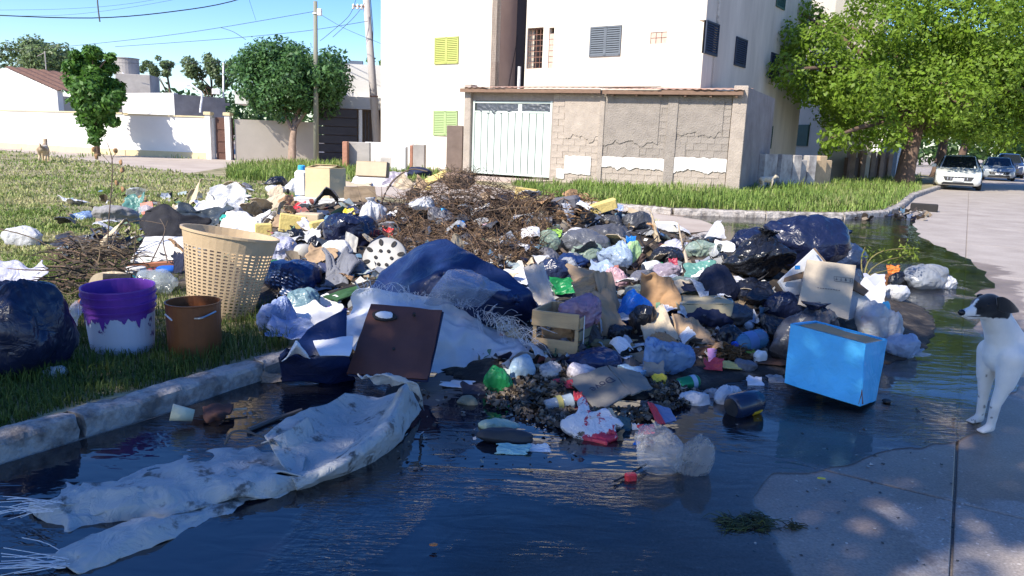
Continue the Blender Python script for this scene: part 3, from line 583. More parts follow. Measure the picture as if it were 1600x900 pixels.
beam(S0 - D1 * .3, S1 + D1 * .02, zA + .02, zB + .05, .12, .03, N1, .27); beam(S1 + D2 * .03, S2 - D2 * .12, zB + .03, zC, .12, .03, N3, .27)
for k in range(6): q = S0 + D1 * (.4 + k * .78); beam(q, q + D1 * .06, zA - .02, zA - .02, .09, .28, N1, -.02, name='rafter')
for k in range(6): q = S1 + D2 * (.3 + k * .72); beam(q, q + D2 * .06, zB - .04, zB - .04, .09, .28, N3, -.02, name='rafter')
# gate of vertical sheet-metal boards with a torn dark strip of mesh on top
gate = obj('gate', MB().add(box(tuple(S0 + D1 * (gt0 + gt1) / 2 - N1 * .09) + ((gz0 + gz1) / 2,), (gt1 - gt0, .02, gz1 - gz0), math.atan2(D1[1], D1[0]))), M('gate backing', (.06, .07, .07), .8), shed)
nb = 11; gwid = gt1 - gt0
for k in range(nb):
    a_ = gt0 + .06 + (gwid - .1) * k / nb; b_ = gt0 + .06 + (gwid - .1) * (k + 1) / nb; q = S0 + D1 * (a_ + b_) / 2 - N1 * (.055 + R.uniform(0, .006)); zt_ = gz1 - .38 if k != 6 else gz1 - .1
    obj('gate_board', bbox_bev((q[0], q[1], (gz0 + zt_) / 2), (b_ - a_ - .022, .03, zt_ - gz0), math.atan2(D1[1], D1[0]), .006), m_gate, gate)
for z in (gz1 - .05, gz1 - .36, gz0 + .03): q = S0 + D1 * (gt0 + gt1) / 2 - N1 * .045; obj('gate_rail', box((q[0], q[1], z), (gwid - .02, .03, .06), math.atan2(D1[1], D1[0])), m_gate, gate)
for t in (gt0 + .03, gt1 - .03): q = S0 + D1 * t - N1 * .04; obj('gate_post', box((q[0], q[1], (gz0 + gz1) / 2), (.07, .05, gz1 - gz0), math.atan2(D1[1], D1[0])), m_gate, gate)
for a_, b_, sd in ((gt0 + .15, gt0 + gwid * .58, 1), (gt0 + gwid * .63, gt1 - .06, 2)):
    T, Z = np.meshgrid(np.linspace(a_, b_, 30), np.linspace(0, 1, 6), indexing='ij'); bot = gz1 - .33 - .10 * np.abs(noise(np.stack([T * 4, T * 0 + sd, T * 0], -1))) * 2
    z = gz1 - .09 + (bot - gz1 + .09) * Z; off = -.035 + .015 * noise(np.stack([T * 7, Z * 3, T * 0], -1)); GG = np.stack([S0[0] + D1[0] * T + N1[0] * off, S0[1] + D1[1] * T + N1[1] * off, z], -1)
    obj('torn_plastic_strip', shell(GG, .004), plastic('grey black torn plastic', (.06, .07, .085), .4), gate)
# bare threshold in front of the gate
tag(obj('threshold', prism([S0 + N1 * .05, S0 + D1 * (gt1 + .3) + N1 * .05, S0 + D1 * (gt1 + .1) + N1 * 1.9, S0 + N1 * 2.2 - D1 * .2], -.02, .17), M('pale pink dirt ramp', (.46, .36, .29), .95, .15, 3, .5, 25)), kind='structure')
# ------------------------------------------------------------------ walls and houses on the left
m_wht = M('whitewashed wall', (.72, .70, .66), .9, .07, .7, .2, 25)
m_ylw = M('ochre yellow trim', (.60, .50, .30), .8, .12, 3, .2, 30)
m_gryw = M('grey cream wall', (.47, .42, .35), .9, .1, .9, .25, 25)
m_brdoor = M('brown metal door', (.10, .045, .03), .6, .2, 4, .15, 30)
m_gar = M('charcoal slatted gate', (.045, .042, .05), .5, .2, 3, .1, 30)
m_tile = M('brown roof tile', (.22, .12, .08), .85, .3, 6, .5, 40)
m_conc = M('stained concrete', (.36, .33, .30), .9, .3, 1.2, .4, 25)
W0, W1, W2, W3, W4 = np.array([-34, 43.0]), np.array([-18.6, 35.7]), np.array([-14.1, 34.9]), np.array([-13.1, 34.95]), np.array([-9.75, 36.4])
def wall_run(t, P, Q_, z0, z1, mat, th=.2, name='wall'):
    d = (Q_ - P) / np.linalg.norm(Q_ - P); n = np.array([-d[1], d[0]]) * th; return obj(name, prism([P, Q_, Q_ + n, P + n], z0, z1), mat, t)
pw = thing('perimeter_wall', 'long whitewashed garden wall with ochre band along its foot and coping, brown metal door', 'wall', (-20, 37, 0))
zw1, zw2 = zof(W1, 178), zof(W2, 184)
wall_run(pw, W0, W1, 0, zw1, m_wht); wall_run(pw, W1, W2, 0, zw2, m_wht); wall_run(pw, W3, W4, 0, zof(W3, 186), m_gryw)  # greyer tone right of the door paints in the tree shade
def off(P, Q_, o): d = (Q_ - P) / np.linalg.norm(Q_ - P); return np.array([d[1], -d[0]]) * o
for P, Q_, z in ((W0, W1, zw1), (W1, W2, zw2)):
    o = off(P, Q_, .05); d = (Q_ - P) / np.linalg.norm(Q_ - P)
    wall_run(pw, P + o, Q_ + o - d * .06, z, z + .06, m_ylw, .3, 'coping'); wall_run(pw, P + o * .7, Q_ + o * .7 - d * .05, 0, .30, m_ylw, .03, 'plinth_band')
for u in (327, 357):
    t = on_line(W2, W3 - W2, u); q = W2 + (W3 - W2) * t; obj('gate_pillar', bbox_bev((q[0], q[1], 1.0), (.24, .34, 2.06), 0, .01), m_wht, pw); obj('pillar_cap', bbox_bev((q[0], q[1], 2.1), (.34, .44, .14), 0, .02), m_ylw, pw)
q = (W2 + W3) / 2; dr = obj('door', bbox_bev((q[0], q[1] + .08, .98), (.80, .06, 1.92), 0, .01), m_brdoor, pw)
for z in (.55, 1.05, 1.6): obj('door_panel', bbox_bev((q[0], q[1] + .035, z), (.62, .03, .4), 0, .012), m_brdoor, dr)
# white gable house at the far left
gh = thing('gabled_house', 'white gabled house with brown tiled roof behind the garden wall at the far left', 'house', (-30, 42, 0))
gA, gB = np.array([-36.0, 44.2]), np.array([-24.0, 38.7]); gd = (gB - gA) / np.linalg.norm(gB - gA); gn = np.array([-gd[1], gd[0]])
tpk = on_line(gA, gd, 8); tend = on_line(gA, gd, 84); pk = gA + gd * tpk; en = gA + gd * tend; zpk, zen = zof(pk, 105), zof(en, 141)
G8 = [(gA, 0), (en, 0), (en, zen), (pk, zpk), (gA, zpk - .9)]
V = [(p[0] + gn[0] * o, p[1] + gn[1] * o, z) for o in (.3, .6) for p, z in G8]
obj('gable_wall', (V, [(0, 1, 2, 3, 4), (9, 8, 7, 6, 5)] + [(i, 5 + i, 5 + (i + 1) % 5, (i + 1) % 5) for i in range(5)]), m_wht, gh)
obj('side_wall', prism([en + gn * .6, en + gn * 4, en + gn * 4 - gd * .3, en + gn * .6 - gd * .3], 0, zen - .25), m_gryw, gh)
rv = []
n = 30
for i in range(n + 1):
    for j in range(13):
        f = i / n; p = pk + (en - pk) * f * 1.04 + gn * (.2 + j * .3); rv.append((p[0], p[1], zpk + (zen - zpk) * f * 1.04 + .06 + .05 * (j % 2) + .03 * (i % 2)))
obj('tiled_roof', (rv, [(i * 13 + j, (i + 1) * 13 + j, (i + 1) * 13 + j + 1, i * 13 + j + 1) for i in range(n) for j in range(12)]), m_tile, gh)
# flat roofed house with parapet, tank block, arched pipe
fh = thing('flat_roofed_house', 'white flat roofed house with stained parapet and concrete roof block behind the garden wall', 'house', (-16, 41, 0))
fa, fb = Q(182, 160, 44)[:2], Q(272, 160, 41)[:2]; fc = Q(352, 160, 43.5)[:2]; zt1 = zof(fb, 145)
d = (fb - fa) / np.linalg.norm(fb - fa); nn = np.array([-d[1], d[0]])
wall_run(fh, fa - d * 6, fb, 0, zt1, m_wht, .25); wall_run(fh, fb, fc, 0, zof(fb, 147), m_conc, .25)
obj('roof', prism([fa - d * 6 + nn * .3, fb + nn * .3, fc + nn * .3, fa - d * 6 + nn * 8], zt1 - .5, zt1 - .35), m_conc, fh)
c = Q(216, 130, 46); hb = zof(c[:2], 118); obj('roof_block', bbox_bev((c[0], c[1], (hb + zt1) / 2 - .3), (1.95, 2.2, hb - zt1 + .6), .2, .02), m_conc, fh)
c2_ = Q(198, 110, 46); tk = thing('water_tank', 'round grey concrete water tank on the flat roofed house', 'water tank', (c2_[0], c2_[1], hb))
zt2 = zof(c2_[:2], 91); obj('tank_body', xf(lathe([(.72, 0), (.72, zt2 - hb - .05), (.76, zt2 - hb - .05), (.76, zt2 - hb), (.1, zt2 - hb + .05)], 26), TR((c2_[0], c2_[1], hb))), m_conc, tk, smooth=False)
obj('overflow_pipe', tube([c2_ + np.array([.2, -.8, -.5 + .1 * k * (1 if k < 3 else -1)]) + np.array([.12 * math.cos(k), 0, .12 * math.sin(k)]) for k in range(5)], .04, 6), M('white pipe', (.7, .7, .7), .5), tk)
arc = [Q(292 + 6 * k, 133 + 3.2 * max(0, k - 1) ** 1.35, 41.5) for k in range(5)] + [Q(313.5, 168, 41.5), Q(313, 176, 41.5)]
tag(obj('curved_pipe', tube(spline(arc, 16), .06, 8), M('white pipe', (.7, .7, .7), .5)), 'white curved conduit pipe arching down beside the garden wall door', 'pipe')
dish = thing('roof_floodlight', 'small white floodlight on a post above the grey parapet beside the round tree', 'floodlight', Q(338, 148, 42))
obj('lamp_housing', bbox_bev(Q(338, 143, 42), (.45, .3, .3), .3, .03), m_wht, dish); obj('post', tube([Q(349, 152, 42.2), Q(349, 98, 42.2)], .05, 6), m_wht, dish)
ant = thing('roof_antenna', 'thin antenna mast on the tiled roof at the far left', 'antenna', Q(74, 132, 41)); obj('mast', tube([Q(74, 134, 41), Q(70, 80, 41)], .03, 5), m_conc, ant); obj('antenna_arm', tube([Q(58, 88, 41), Q(70, 82, 41)], .02, 5), m_conc, ant)
# house behind the round tree with charcoal gate
bh = thing('garage_house', 'pale two storey house with charcoal slatted garage gate behind the round tree', 'house', (-8, 39, 0))
ga, gb = W4 + np.array([-.1, .1]), Q(606, 200, 37.2)[:2]; d = (gb - ga) / np.linalg.norm(gb - ga); Lg = np.linalg.norm(gb - ga)
wall_run(bh, ga + d * 2.2, ga + d * 2.35, 0, 2.6, m_wht, .2, 'gate_post')
for k in range(6): q = ga + d * 1.05; obj('gate_slat', bbox_bev((q[0], q[1] + .05, .28 + k * .42), (2.05, .06, .38), math.atan2(d[1], d[0]), .012), m_gar, bh)
mbg = MB()
for k in range(10): q = ga + d * (2.5 + k * .17); mbg.add(box((q[0], q[1] + .05, 1.25), (.035, .035, 2.5)))
obj('railing_bars', mbg, m_gar, bh)
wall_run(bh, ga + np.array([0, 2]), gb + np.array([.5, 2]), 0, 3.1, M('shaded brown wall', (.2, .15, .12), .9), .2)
wall_run(bh, ga + np.array([-4, .6]), gb + np.array([.5, .6]), 2.66, 3.25, m_wht, 3, 'lintel_band'); wall_run(bh, ga + np.array([-3, 1.6]), gb + np.array([.5, 1.6]), 3.26, 4.9, m_wht, .3, 'upper_wall')
q = Q(557, 115, 44); zq = zof(q[:2], 95); tag(obj('roof_hoarding', bbox_bev((q[0], q[1], zq - .7), (.8, .15, 1.4), 0, .02), M('blue grey hoarding', (.10, .13, .18), .7, .3, 2)), 'dark blue grey panel standing on the roof behind the round tree', 'panel')
# rubble walls and grey slab between the poles and the lime shuttered block
lw = thing('low_wall', 'broken low block wall with crumbling brick ends behind the concrete pole', 'wall', (-5, 31, 0))
def seg_px(name, u0_, u1_, v0_, v1_, dist, mat, t, th=.2, dd=0, bev=.02):
    P, Q_ = Q(u0_, v1_, dist)[:2], Q(u1_, v1_, dist + dd)[:2]; d = Q_ - P; m = (P + Q_) / 2; z1 = zof(m, v0_); z0 = min(zof(m, v1_), .05)
    return obj(name, bbox_bev((m[0], m[1] + th / 2, (z0 + z1) / 2), (np.linalg.norm(d), th, z1 - z0), math.atan2(d[1], d[0]), bev), mat, t)
seg_px('wall_panel', 541, 578, 222, 257, 29.5, m_conc, lw); seg_px('wall_end', 535, 543, 221, 259, 29.2, m_brick, lw, .3)
seg_px('wall_panel', 578, 612, 226, 249, 30.5, M('dark grey brown panel', (.16, .13, .11), .9, .2, 3), lw); seg_px('wall_coping', 570, 645, 223, 227, 30.3, m_wht, lw, .3)
seg_px('wall_block', 611, 634, 229, 264, 27.5, m_wht, lw, .5); seg_px('wall_block', 594, 612, 246, 264, 28, m_conc, lw, .4); seg_px('brick_jamb', 640, 645, 227, 256, 30, m_brick, lw, .25)
seg_px('wall_panel', 645, 663, 226, 255, 30, m_conc, lw, .6)
sl_ = thing('concrete_slab', 'tall grey brown concrete slab standing beside the mint gate', 'slab', Q(709, 260, 28.2)); seg_px('slab_face', 697, 722, 196, 260, 28.4, M('grey brown slab', (.20, .15, .125), .9, .25, 2, .3, 20), sl_, .5)
# ------------------------------------------------------------------ right: low walls, houses along the street
lr = thing('street_wall', 'low peeling white wall with broken pillars running from the shed along the street', 'wall', (9, 25, .1))
m_peel = M('peeling white wall', (.22, .20, .19), .9, .3, 2.2, .5, 18, col2=(.5, .47, .43))
pA, pB = np.array([8.15, 24.7]), np.array([12.0, 29.0])
dd_ = (pB - pA); Lr = np.linalg.norm(dd_); dd_ /= Lr
for a_, b_, h in ((0, 1.0, 1.25), (1.35, 2.3, 1.25)): wall_run(lr, pA + dd_ * a_, pA + dd_ * b_, 0, h, m_peel, .2, 'wall_panel')
for k, t in enumerate((2.5, 3.0, 3.9, 4.4, 4.95, 5.5)):
    q = pA + dd_ * t; obj('pillar', bbox_bev((q[0], q[1], .62 - .08 * (k % 2)), (.38, .3, 1.24 - .16 * (k % 2)), .4, .02), m_peel if k < 3 else M('tan peeling pillar', (.45, .33, .2), .9, .25, 3, .5, 20), lr)
for a_, b_ in ((2.3, 3.0), (3.2, 3.9), (4.1, 5.4)): wall_run(lr, pA + dd_ * a_, pA + dd_ * b_, 0, .7, m_peel, .14, 'low_panel')
lr2 = thing('street_wall', 'dark brown low wall with pale coping and pillars beyond the big tree', 'wall', (15, 33, .1))
pA2, pB2 = Q(1325, 262, 36)[:2], Q(1392, 262, 44)[:2]; wall_run(lr2, pA2, pB2, 0, 1.15, M('dark brown wall', (.12, .075, .05), .9, .3, 2), .2)
for k in range(5): q = pA2 + (pB2 - pA2) * (k + .1) / 4.6; obj('pillar', bbox_bev((q[0], q[1] - .1, .75), (.34, .3, 1.5), .4, .02), M('pale brown pillar', (.28, .2, .15), .9, .3, 3), lr2)
b2_ = thing('neighbour_block', 'grey and cream neighbouring block half hidden by the big tree crown', 'apartment building', (14, 44, 0))
nA = Q(1196, 180, 43)[:2]; nB = Q(1286, 180, 37.5)[:2]; dN = (nB - nA) / np.linalg.norm(nB - nA); nN = np.array([-dN[1], dN[0]])
obj('wall', prism([nA - dN * 2, nB, nB + nN * 3, nA + nN * 3 - dN * 2], 0, 9.4), M('pale cream neighbour wall', (.62, .56, .47), .9, .08, 1, .2, 20), b2_)
qq = nB + nN * 1.0; obj('parapet', prism([nA - dN * 2 - nN * .1, nB + dN * .1 - nN * .1, nB + dN * .1 + nN * .3, nA - dN * 2 + nN * .3], 9.4, 9.8), m_gryw, b2_)
for t, z in ((1.6, 2.2), (1.6, 5.0)): q = nB - dN * t; f = obj('window', bbox_bev((q[0] - nN[0] * .03, q[1] - nN[1] * .03, z), (1.1, .1, 1.1), math.atan2(dN[1], dN[0]), .02), m_dgs, b2_)
b3 = thing('street_house', 'white rendered low house behind the dark brown street wall', 'house', (20, 50, 0))
q = Q(1368, 235, 50); obj('wall', bbox_bev((q[0], q[1] + 2, 1.9), (4.6, 4, 3.8), -.55, .02), m_wht, b3); q = Q(1378, 240, 47.2); obj('door', bbox_bev((q[0] + .4, q[1] - .1, 1.1), (1.0, .12, 2.2), -.55, .02), M('grey blue door', (.2, .24, .27), .6), b3)
# drain block and kerb rubbish by the far corner
q = at(1443, 330, 0); tag(obj('drain_inlet', bbox_bev((q[0], q[1], .09), (.62, .3, .2), -.5, .02), M('black drain', (.02, .018, .017), .8)), 'black storm drain inlet at the water edge near the white car', 'drain')
# ------------------------------------------------------------------ poles and wires
m_pole = M('grey green timber pole', (.22, .22, .17), .85, .25, 3, .3, 30, stretch=(1, 1, .2))
m_cpole = M('pale concrete pole', (.44, .40, .37), .85, .12, 2, .3, 30)
m_wire = M('black cable', (.02, .02, .025), .6)
def pole(P, u1_, v1_, r0_, r1_, label, mat, name):
    t = thing(name, label, 'pole', P); d = np.array(P[:2]); zt = zof(d, v1_); x1 = np.array([d[0], d[1], zt]); sh = (u1_ - proj(x1)[0]) / F * np.linalg.norm(d); x1 = x1 + np.array([sh, 0, 0])
    obj('shaft', tube([np.array(P) - np.array([0, 0, .3]), (np.array(P) + x1) / 2, x1], [r0_, (r0_ + r1_) / 2, r1_], 12), mat, t, smooth=True); return t, x1
p1 = at(494, 252, .1); t1, top1 = pole(p1, 492.5, 2, .13, .09, 'thin grey green timber pole in front of the round tree', m_pole, 'utility_pole')
obj('pole_band', xf(lathe([(.13, 0), (.13, .06)], 10), TR(tuple(top1 - np.array([0, 0, .55])))), m_wht, t1); obj('insulator', bbox_bev(top1 + np.array([.18, 0, -.45]), (.2, .16, .3), 0, .03), m_wht, t1)
p2_ = np.array([-.1838 * 37.6, 37.6, .1]); t2, top2 = pole(p2_, 571, -40, .21, .16, 'thick pale concrete pole with insulator crossarm beside the apartments', m_cpole, 'utility_pole')
hz = top2 + (np.array(p2_) - top2) * .17
obj('crossarm', box(hz + np.array([-.3, -.1, 0]), (.6, .08, .08)), m_iron, t2)
for k in range(3): obj('insulator', xf(lathe([(.03, -.12), (.07, -.1), (.07, -.02), (.04, 0), (.065, .03), (.065, .1), (.02, .13)], 10), TR(tuple(hz + np.array([-.62 + k * .2, -.12, -.02])))), m_wht, t2)
obj('pole_cable', tube([top2 + np.array([.2, -.05, 0]), hz + np.array([.3, -.05, -1]), hz + np.array([.28, -.05, -2.2]), hz + np.array([.2, -.05, -3])], .02, 5), m_wire, t2)
zb = zof(p2_[:2], 152); fb_ = (zb - p2_[2]) / (top2[2] - p2_[2]); cb_ = np.array(p2_) + (top2 - np.array(p2_)) * fb_; obj('pole_band', xf(lathe([(.215, 0), (.215, .06)], 12), TR(tuple(cb_))), m_iron, t2)
def wire(pts, r, label, n=24, group=None, name='overhead_cable'):
    return tag(obj(name, tube(spline([Q(*p) for p in pts], n), r, 4), m_wire), label, 'cable', group)
wire([(-60, 19, 24), (0, 24, 24), (150, 28, 25), (270, 18, 26), (370, 0, 27), (480, -40, 28)], .02, 'thick black cable sagging across the upper left sky')
wire([(150, -30, 22), (153, 10, 22), (156, 34, 22)], .02, 'short loose cable end hanging down at the upper left')
wire([(-40, 82, 40), (60, 76, 40), (120, 71, 39), (240, 58, 38), (345, 43, 37), (490, 18, 35.3)], .014, 'cable running from the left roofs up to the timber pole')
wire([(180, 73, 40), (280, 66, 38), (370, 59, 37), (480, 48, 36), (575, 33, 35)], .014, 'lower cable crossing behind the round tree to the concrete pole')
wire([(345, 43, 37), (365, 50, 36.5), (384, 62, 36)], .012, 'short branch cable curving down into the round tree')
wire([(-40, 16, 34), (100, 14, 34), (200, 6, 34), (290, -10, 34)], .008, 'upper of two faint thin cables near the top left')
wire([(-40, 24, 36), (90, 24, 36), (200, 12, 35), (310, -8, 34)], .008, 'lower of two faint thin cables near the top left')
wire([(185, 98, 44), (270, 100, 44), (345, 97, 43), (400, 92, 43)], .014, 'cable strung from the water tank toward the round tree')
wire([(500, 22, 35.3), (540, 45, 35), (600, 70, 34.6)], .01, 'thin cable from the timber pole down to the apartments')
wire([(556, 0, 35), (545, 25, 35), (515, 52, 35.4), (500, 64, 35.6)], .012, 'looped cable between concrete pole and round tree')
wire([(570, 5, 35), (552, 28, 35), (520, 58, 35.5)], .012, 'inner looped cable between concrete pole and round tree')
wire([(380, -30, 30), (392, 8, 31), (400, 32, 33)], .008, 'faint thin cable dropping from the top edge above the round tree')
# ------------------------------------------------------------------ trees
m_bark = M('brown bark', (.13, .085, .06), .95, .4, 6, .8, 25, stretch=(1, 1, .3))
m_barkl = M('grey tan bark', (.27, .19, .14), .95, .4, 6, .8, 25, stretch=(1, 1, .3))
def leafmat(name, col, tr=.35): return M(name, col, .5, .12, 3, 0, spec=.3, trans=tr, vcol=True)
def leafcols(n, y=.5):
    k = RG.random(n); c = np.stack([.75 + .75 * k * y + .1 * RG.random(n), .8 + .5 * k, .7 + .4 * RG.random(n)], 1); return np.repeat(c, 4, 0)
def limbs(base, top, r, clumps, nl=8, seed=0):
    mb = MB(); rr = random.Random(seed); base = np.array(base, float); top = np.array(top, float)
    pts = spline([base - np.array([0, 0, .2]), base + (top - base) * .35 + np.array([rr.uniform(-.1, .1), 0, 0]) * r * 4, base + (top - base) * .7, top], 9)
    mb.add(tube(pts, [r * 1.35] + [r * (1 - .5 * k / 8) for k in range(1, 9)], 9))
    for c in rr.sample(list(range(len(clumps))), min(nl, len(clumps))):
        s = pts[rr.randint(4, 8)]; e = np.array(clumps[c]); m = (s + e) / 2 + np.array([rr.uniform(-.2, .2), rr.uniform(-.2, .2), .25]) * np.linalg.norm(e - s) * .3
        P = spline([s, m, e], 7); mb.add(tube(P, [r * .5 * (1 - .8 * k / 6) for k in range(7)], 6))
    return mb
def crown(clumps, radii, nleaf, size, up=.4, shellf=.55):
    cl = np.array(clumps); rd = np.array(radii); wt = rd ** 2; wt /= wt.sum(); k = RG.choice(len(cl), nleaf, p=wt); d = RG.normal(size=(nleaf, 3)); d /= np.linalg.norm(d, axis=1)[:, None]
    rr = (shellf + (1 - shellf) * RG.random(nleaf)) * (1 + .25 * noise(d * 2.2 + k[:, None] * 5.1)); P = cl[k] + d * (rd[k] * rr)[:, None] * np.array([1, 1, .8]); N = d + np.array([0, 0, up]); return leaf_cards(P, N, size)
def tree(name, label, base, top, r, clumps, radii, nleaf, size, lm, bark, nl=8, seed=0, group=None, cat='tree', y=.5):
    t = thing(name, label, cat, base, group); obj('trunk', limbs(base, top, r, clumps, nl, seed), bark, t, smooth=True); V, Fc = crown(clumps, radii, nleaf, size); obj('crown', (V, Fc), lm, t, cols=leafcols(nleaf, y)); return t
def blob_clumps(c, rx, ry, rz, n, r0_, r1_, seed, zmin=-9):
    rr = random.Random(seed); o = []; q = []
    while len(o) < n:
        p = np.array([rr.gauss(0, 1), rr.gauss(0, 1), rr.gauss(0, 1)]); p /= np.linalg.norm(p); p *= rr.uniform(.35, 1) ** .6
        if p[2] * rz < zmin: continue
        o.append(np.array(c) + p * np.array([rx, ry, rz])); q.append(rr.uniform(r0_, r1_))
    return o, q
lm1 = leafmat('dark glossy green leaves', (.085, .17, .065)); lm2 = leafmat('bright light green leaves', (.20, .29, .04), .5); lm3 = leafmat('mid green leaves', (.085, .18, .035)); lm4 = leafmat('dusty olive leaves', (.15, .19, .09)); lm5 = leafmat('deep green leaves', (.05, .10, .03))
# round tree by the poles
c = Q(457, 124, 35.0); cl, rd_ = blob_clumps(c, 2.55, 2.2, 1.75, 80, .6, 1.0, 3); b0 = np.array([-.3002 * 34.0, 34.0, .05])
tree('round_tree', 'round dense dark green tree with forked trunk behind the timber pole', b0, Q(462, 175, 34.9), .2, cl, rd_, 26000, .20, lm1, m_barkl, 9, 3)
# young columnar tree
b0 = at(152, 243, .05); cl = []; rd_ = []
for k, (u, v, r) in enumerate([(150, 205, .42), (140, 185, .6), (160, 180, .6), (150, 165, .75), (130, 160, .6), (172, 160, .55), (140, 140, .8), (165, 140, .65), (120, 128, .6), (150, 118, .65), (180, 135, .45), (115, 105, .5), (140, 100, .6), (172, 105, .4), (145, 82, .45), (118, 85, .3), (172, 88, .28), (185, 150, .35), (176, 190, .35), (148, 220, .3)]): cl.append(Q(u, v, 32.6 + R.uniform(-.5, .5))); rd_.append(r)
tree('young_tree', 'young upright green tree in front of the white garden wall', b0, Q(148, 130, 32.6), .12, cl, rd_, 8500, .24, lm3, m_bark, 9, 5)
# the big tree on the right
def px_clumps(L_, dist, spread): return [Q(u, v, dist + R.uniform(-spread, spread)) for u, v, r in L_], [r for u, v, r in L_]
BT = [(1240, 60, 1.1), (1228, 110, 1.0), (1250, 20, .8), (1275, 70, 1.3), (1262, 140, 1.1), (1225, 85, .7), (1300, 45, 1.0), (1300, 110, 1.4), (1310, 180, 1.2), (1340, 215, 1.0), (1310, 150, 1.2), (1345, 80, 1.5), (1350, 140, 1.6), (1365, 190, 1.3), (1390, 215, .9), (1300, 215, .7), (1400, 100, 1.7), (1390, 40, 1.3), (1420, 10, 1.2), (1350, 10, 1.0), (1440, 60, 1.6), (1450, 130, 1.7), (1420, 170, 1.3), (1480, 30, 1.5), (1500, 90, 1.8), (1495, 160, 1.5), (1475, 195, 1.2), (1540, 40, 1.7), (1550, 110, 1.8), (1545, 175, 1.5), (1525, 205, 1.0), (1590, 60, 1.8), (1600, 140, 1.8), (1595, 195, 1.4), (1640, 90, 2), (1650, 170, 1.8), (1580, 0, 1.5), (1500, -20, 1.5), (1400, -30, 1.4), (1640, 10, 1.8), (1690, 60, 2), (1700, 150, 2), (1290, 240, .4), (1560, 212, .9)]
cl, rd_ = px_clumps(BT, 31.5, 1.8); c3 = [p + np.array([1.4, 2.6, .4]) for p in cl[::2]]; cl += c3; rd_ += [r * 1.1 for r in rd_[::2]]
b0 = at(1412, 287, .15)
tree('big_tree', 'large spreading light green tree with thick leaning trunk beside the white car', b0, Q(1452, 130, 32.3), .42, cl, [r * .93 for r in rd_], 70000, .20, lm2, m_bark, 16, 8)
# pot plants hanging in the stair recess and a dry creeper on the wall below the barred window
for (u, v, r_, n_, lm_, lb) in ((804, 58, .32, 260, lm2, 'light green balcony plant hanging high in the dark stair recess'), (812, 96, .38, 420, lm2, 'bushy yellow green balcony plant below the barred window')):
    P = Q(u, v, 31.2); t = thing('balcony_plant', lb, 'plant', P); cl, rd_ = blob_clumps(P, r_ * .7, r_ * .5, r_, 7, .16, .3, int(v)); V, Fc = crown(cl, rd_, n_, .13); obj('leaves', (V, Fc), lm_, t, cols=leafcols(n_, .8)); obj('stem', tube([P + np.array([0, 0, r_]), P, P - np.array([.1, 0, r_ * 1.6])], .015, 5), m_bark, t)
P = Q(838, 130, 31.0); t = thing('creeper', 'thin dry creeper climbing the wall under the barred window', 'plant', P)
for k in range(7): obj('stem', tube(spline([Q(836, 136, 30.95), Q(833 + 3 * k, 124, 30.9), Q(828 + 4.2 * k + R.uniform(-2, 2), 110 + R.uniform(-4, 5), 30.95)], 6), .012, 4), m_barkl, t)
# trees further along the street
for k, (u, v0_, d, h, rx, lab, lm) in enumerate([(1462, 262, 45, 8.5, 3.6, 'second dark street tree behind the white car', lm5), (1500, 258, 56, 9.5, 4.5, 'third dark street tree above the parked cars', lm5), (1572, 250, 95, 9, 6, 'far light green tree closing the end of the street', lm2), (1625, 250, 80, 10, 6, 'far dark green tree at the right end of the street', lm3)]):
    b0 = Q(u, v0_, d); b0[2] = 0; c = b0 + np.array([.6, 0, h * .64]); cl, rd_ = blob_clumps(c, rx, rx, h * .33, 26, rx * .28, rx * .42, 20 + k)
    tree('street_tree', lab, b0, b0 + np.array([.4, 0, h * .5]), .32, cl, rd_, 7000, .42, lm, m_bark, 8, k)
# trees behind the roofs on the left
for k, (u, v, d, rx, rz, n, lm, lab) in enumerate([(30, 98, 62, 4.5, 1.9, 12000, lm4, 'wide olive tree behind the gabled house'), (85, 100, 66, 2.0, 1.2, 3500, lm4, 'smaller olive tree behind the tiled roof'), (243, 104, 60, 1.2, .75, 1800, lm4, 'leaning wind bent tree right of the water tank'), (330, 120, 56, 1.9, 1.9, 3500, lm4, 'dusty tree behind the grey parapet'), (590, 110, 52, .8, 1.1, 1500, lm3, 'narrow tree between concrete pole and apartments')]):
    c = Q(u, v, d); cl, rd_ = blob_clumps(c, rx, 1.5, rz, 16, rx * .25, rx * .4, 40 + k); b0 = np.array([c[0] + (1.6 if k == 2 else 0), c[1], 0.0])
    tree('background_tree', lab, b0, c + np.array([.9 if k == 2 else 0, 0, -.5]), .14, cl, rd_, n, .3 if k < 2 else .26, lm, m_bark, 6, k, y=.4)
# street trees behind the camera whose shade falls over the foreground
TLc = []; TLr = []; rt = random.Random(5)
for k in range(150): a_ = rad(-48 + 100 * k / 149); d_ = rt.uniform(100, 135); h_ = rt.uniform(2.2, 5.0); TLc.append(np.array([math.sin(a_) * d_, math.cos(a_) * d_, h_ * .75])); TLr.append(h_ * .95)
V, Fc = crown(TLc, TLr, 26000, .9); tag(obj('treeline', (V, Fc), lm5, loc=(0, 110, 0), cols=leafcols(26000)), kind='stuff')
sd = np.array([math.sin(SUN_HEAD), math.cos(SUN_HEAD), math.tan(SUN_EL)])
def shade_tree(label, spots, base, nleaf, h0, h1, r0_, r1_, seed):
    rr = random.Random(seed); cl = []; rd_ = []
    for x, y in spots: h = rr.uniform(h0, h1); cl.append(np.array([x, y, 0]) + sd / sd[2] * h); rd_.append(rr.uniform(r0_, r1_))
    top = np.mean(cl, 0); tree('street_tree', label, (base[0], base[1], .1), top, .3, cl, rd_, nleaf, .26, lm3, m_bark, 10, seed)
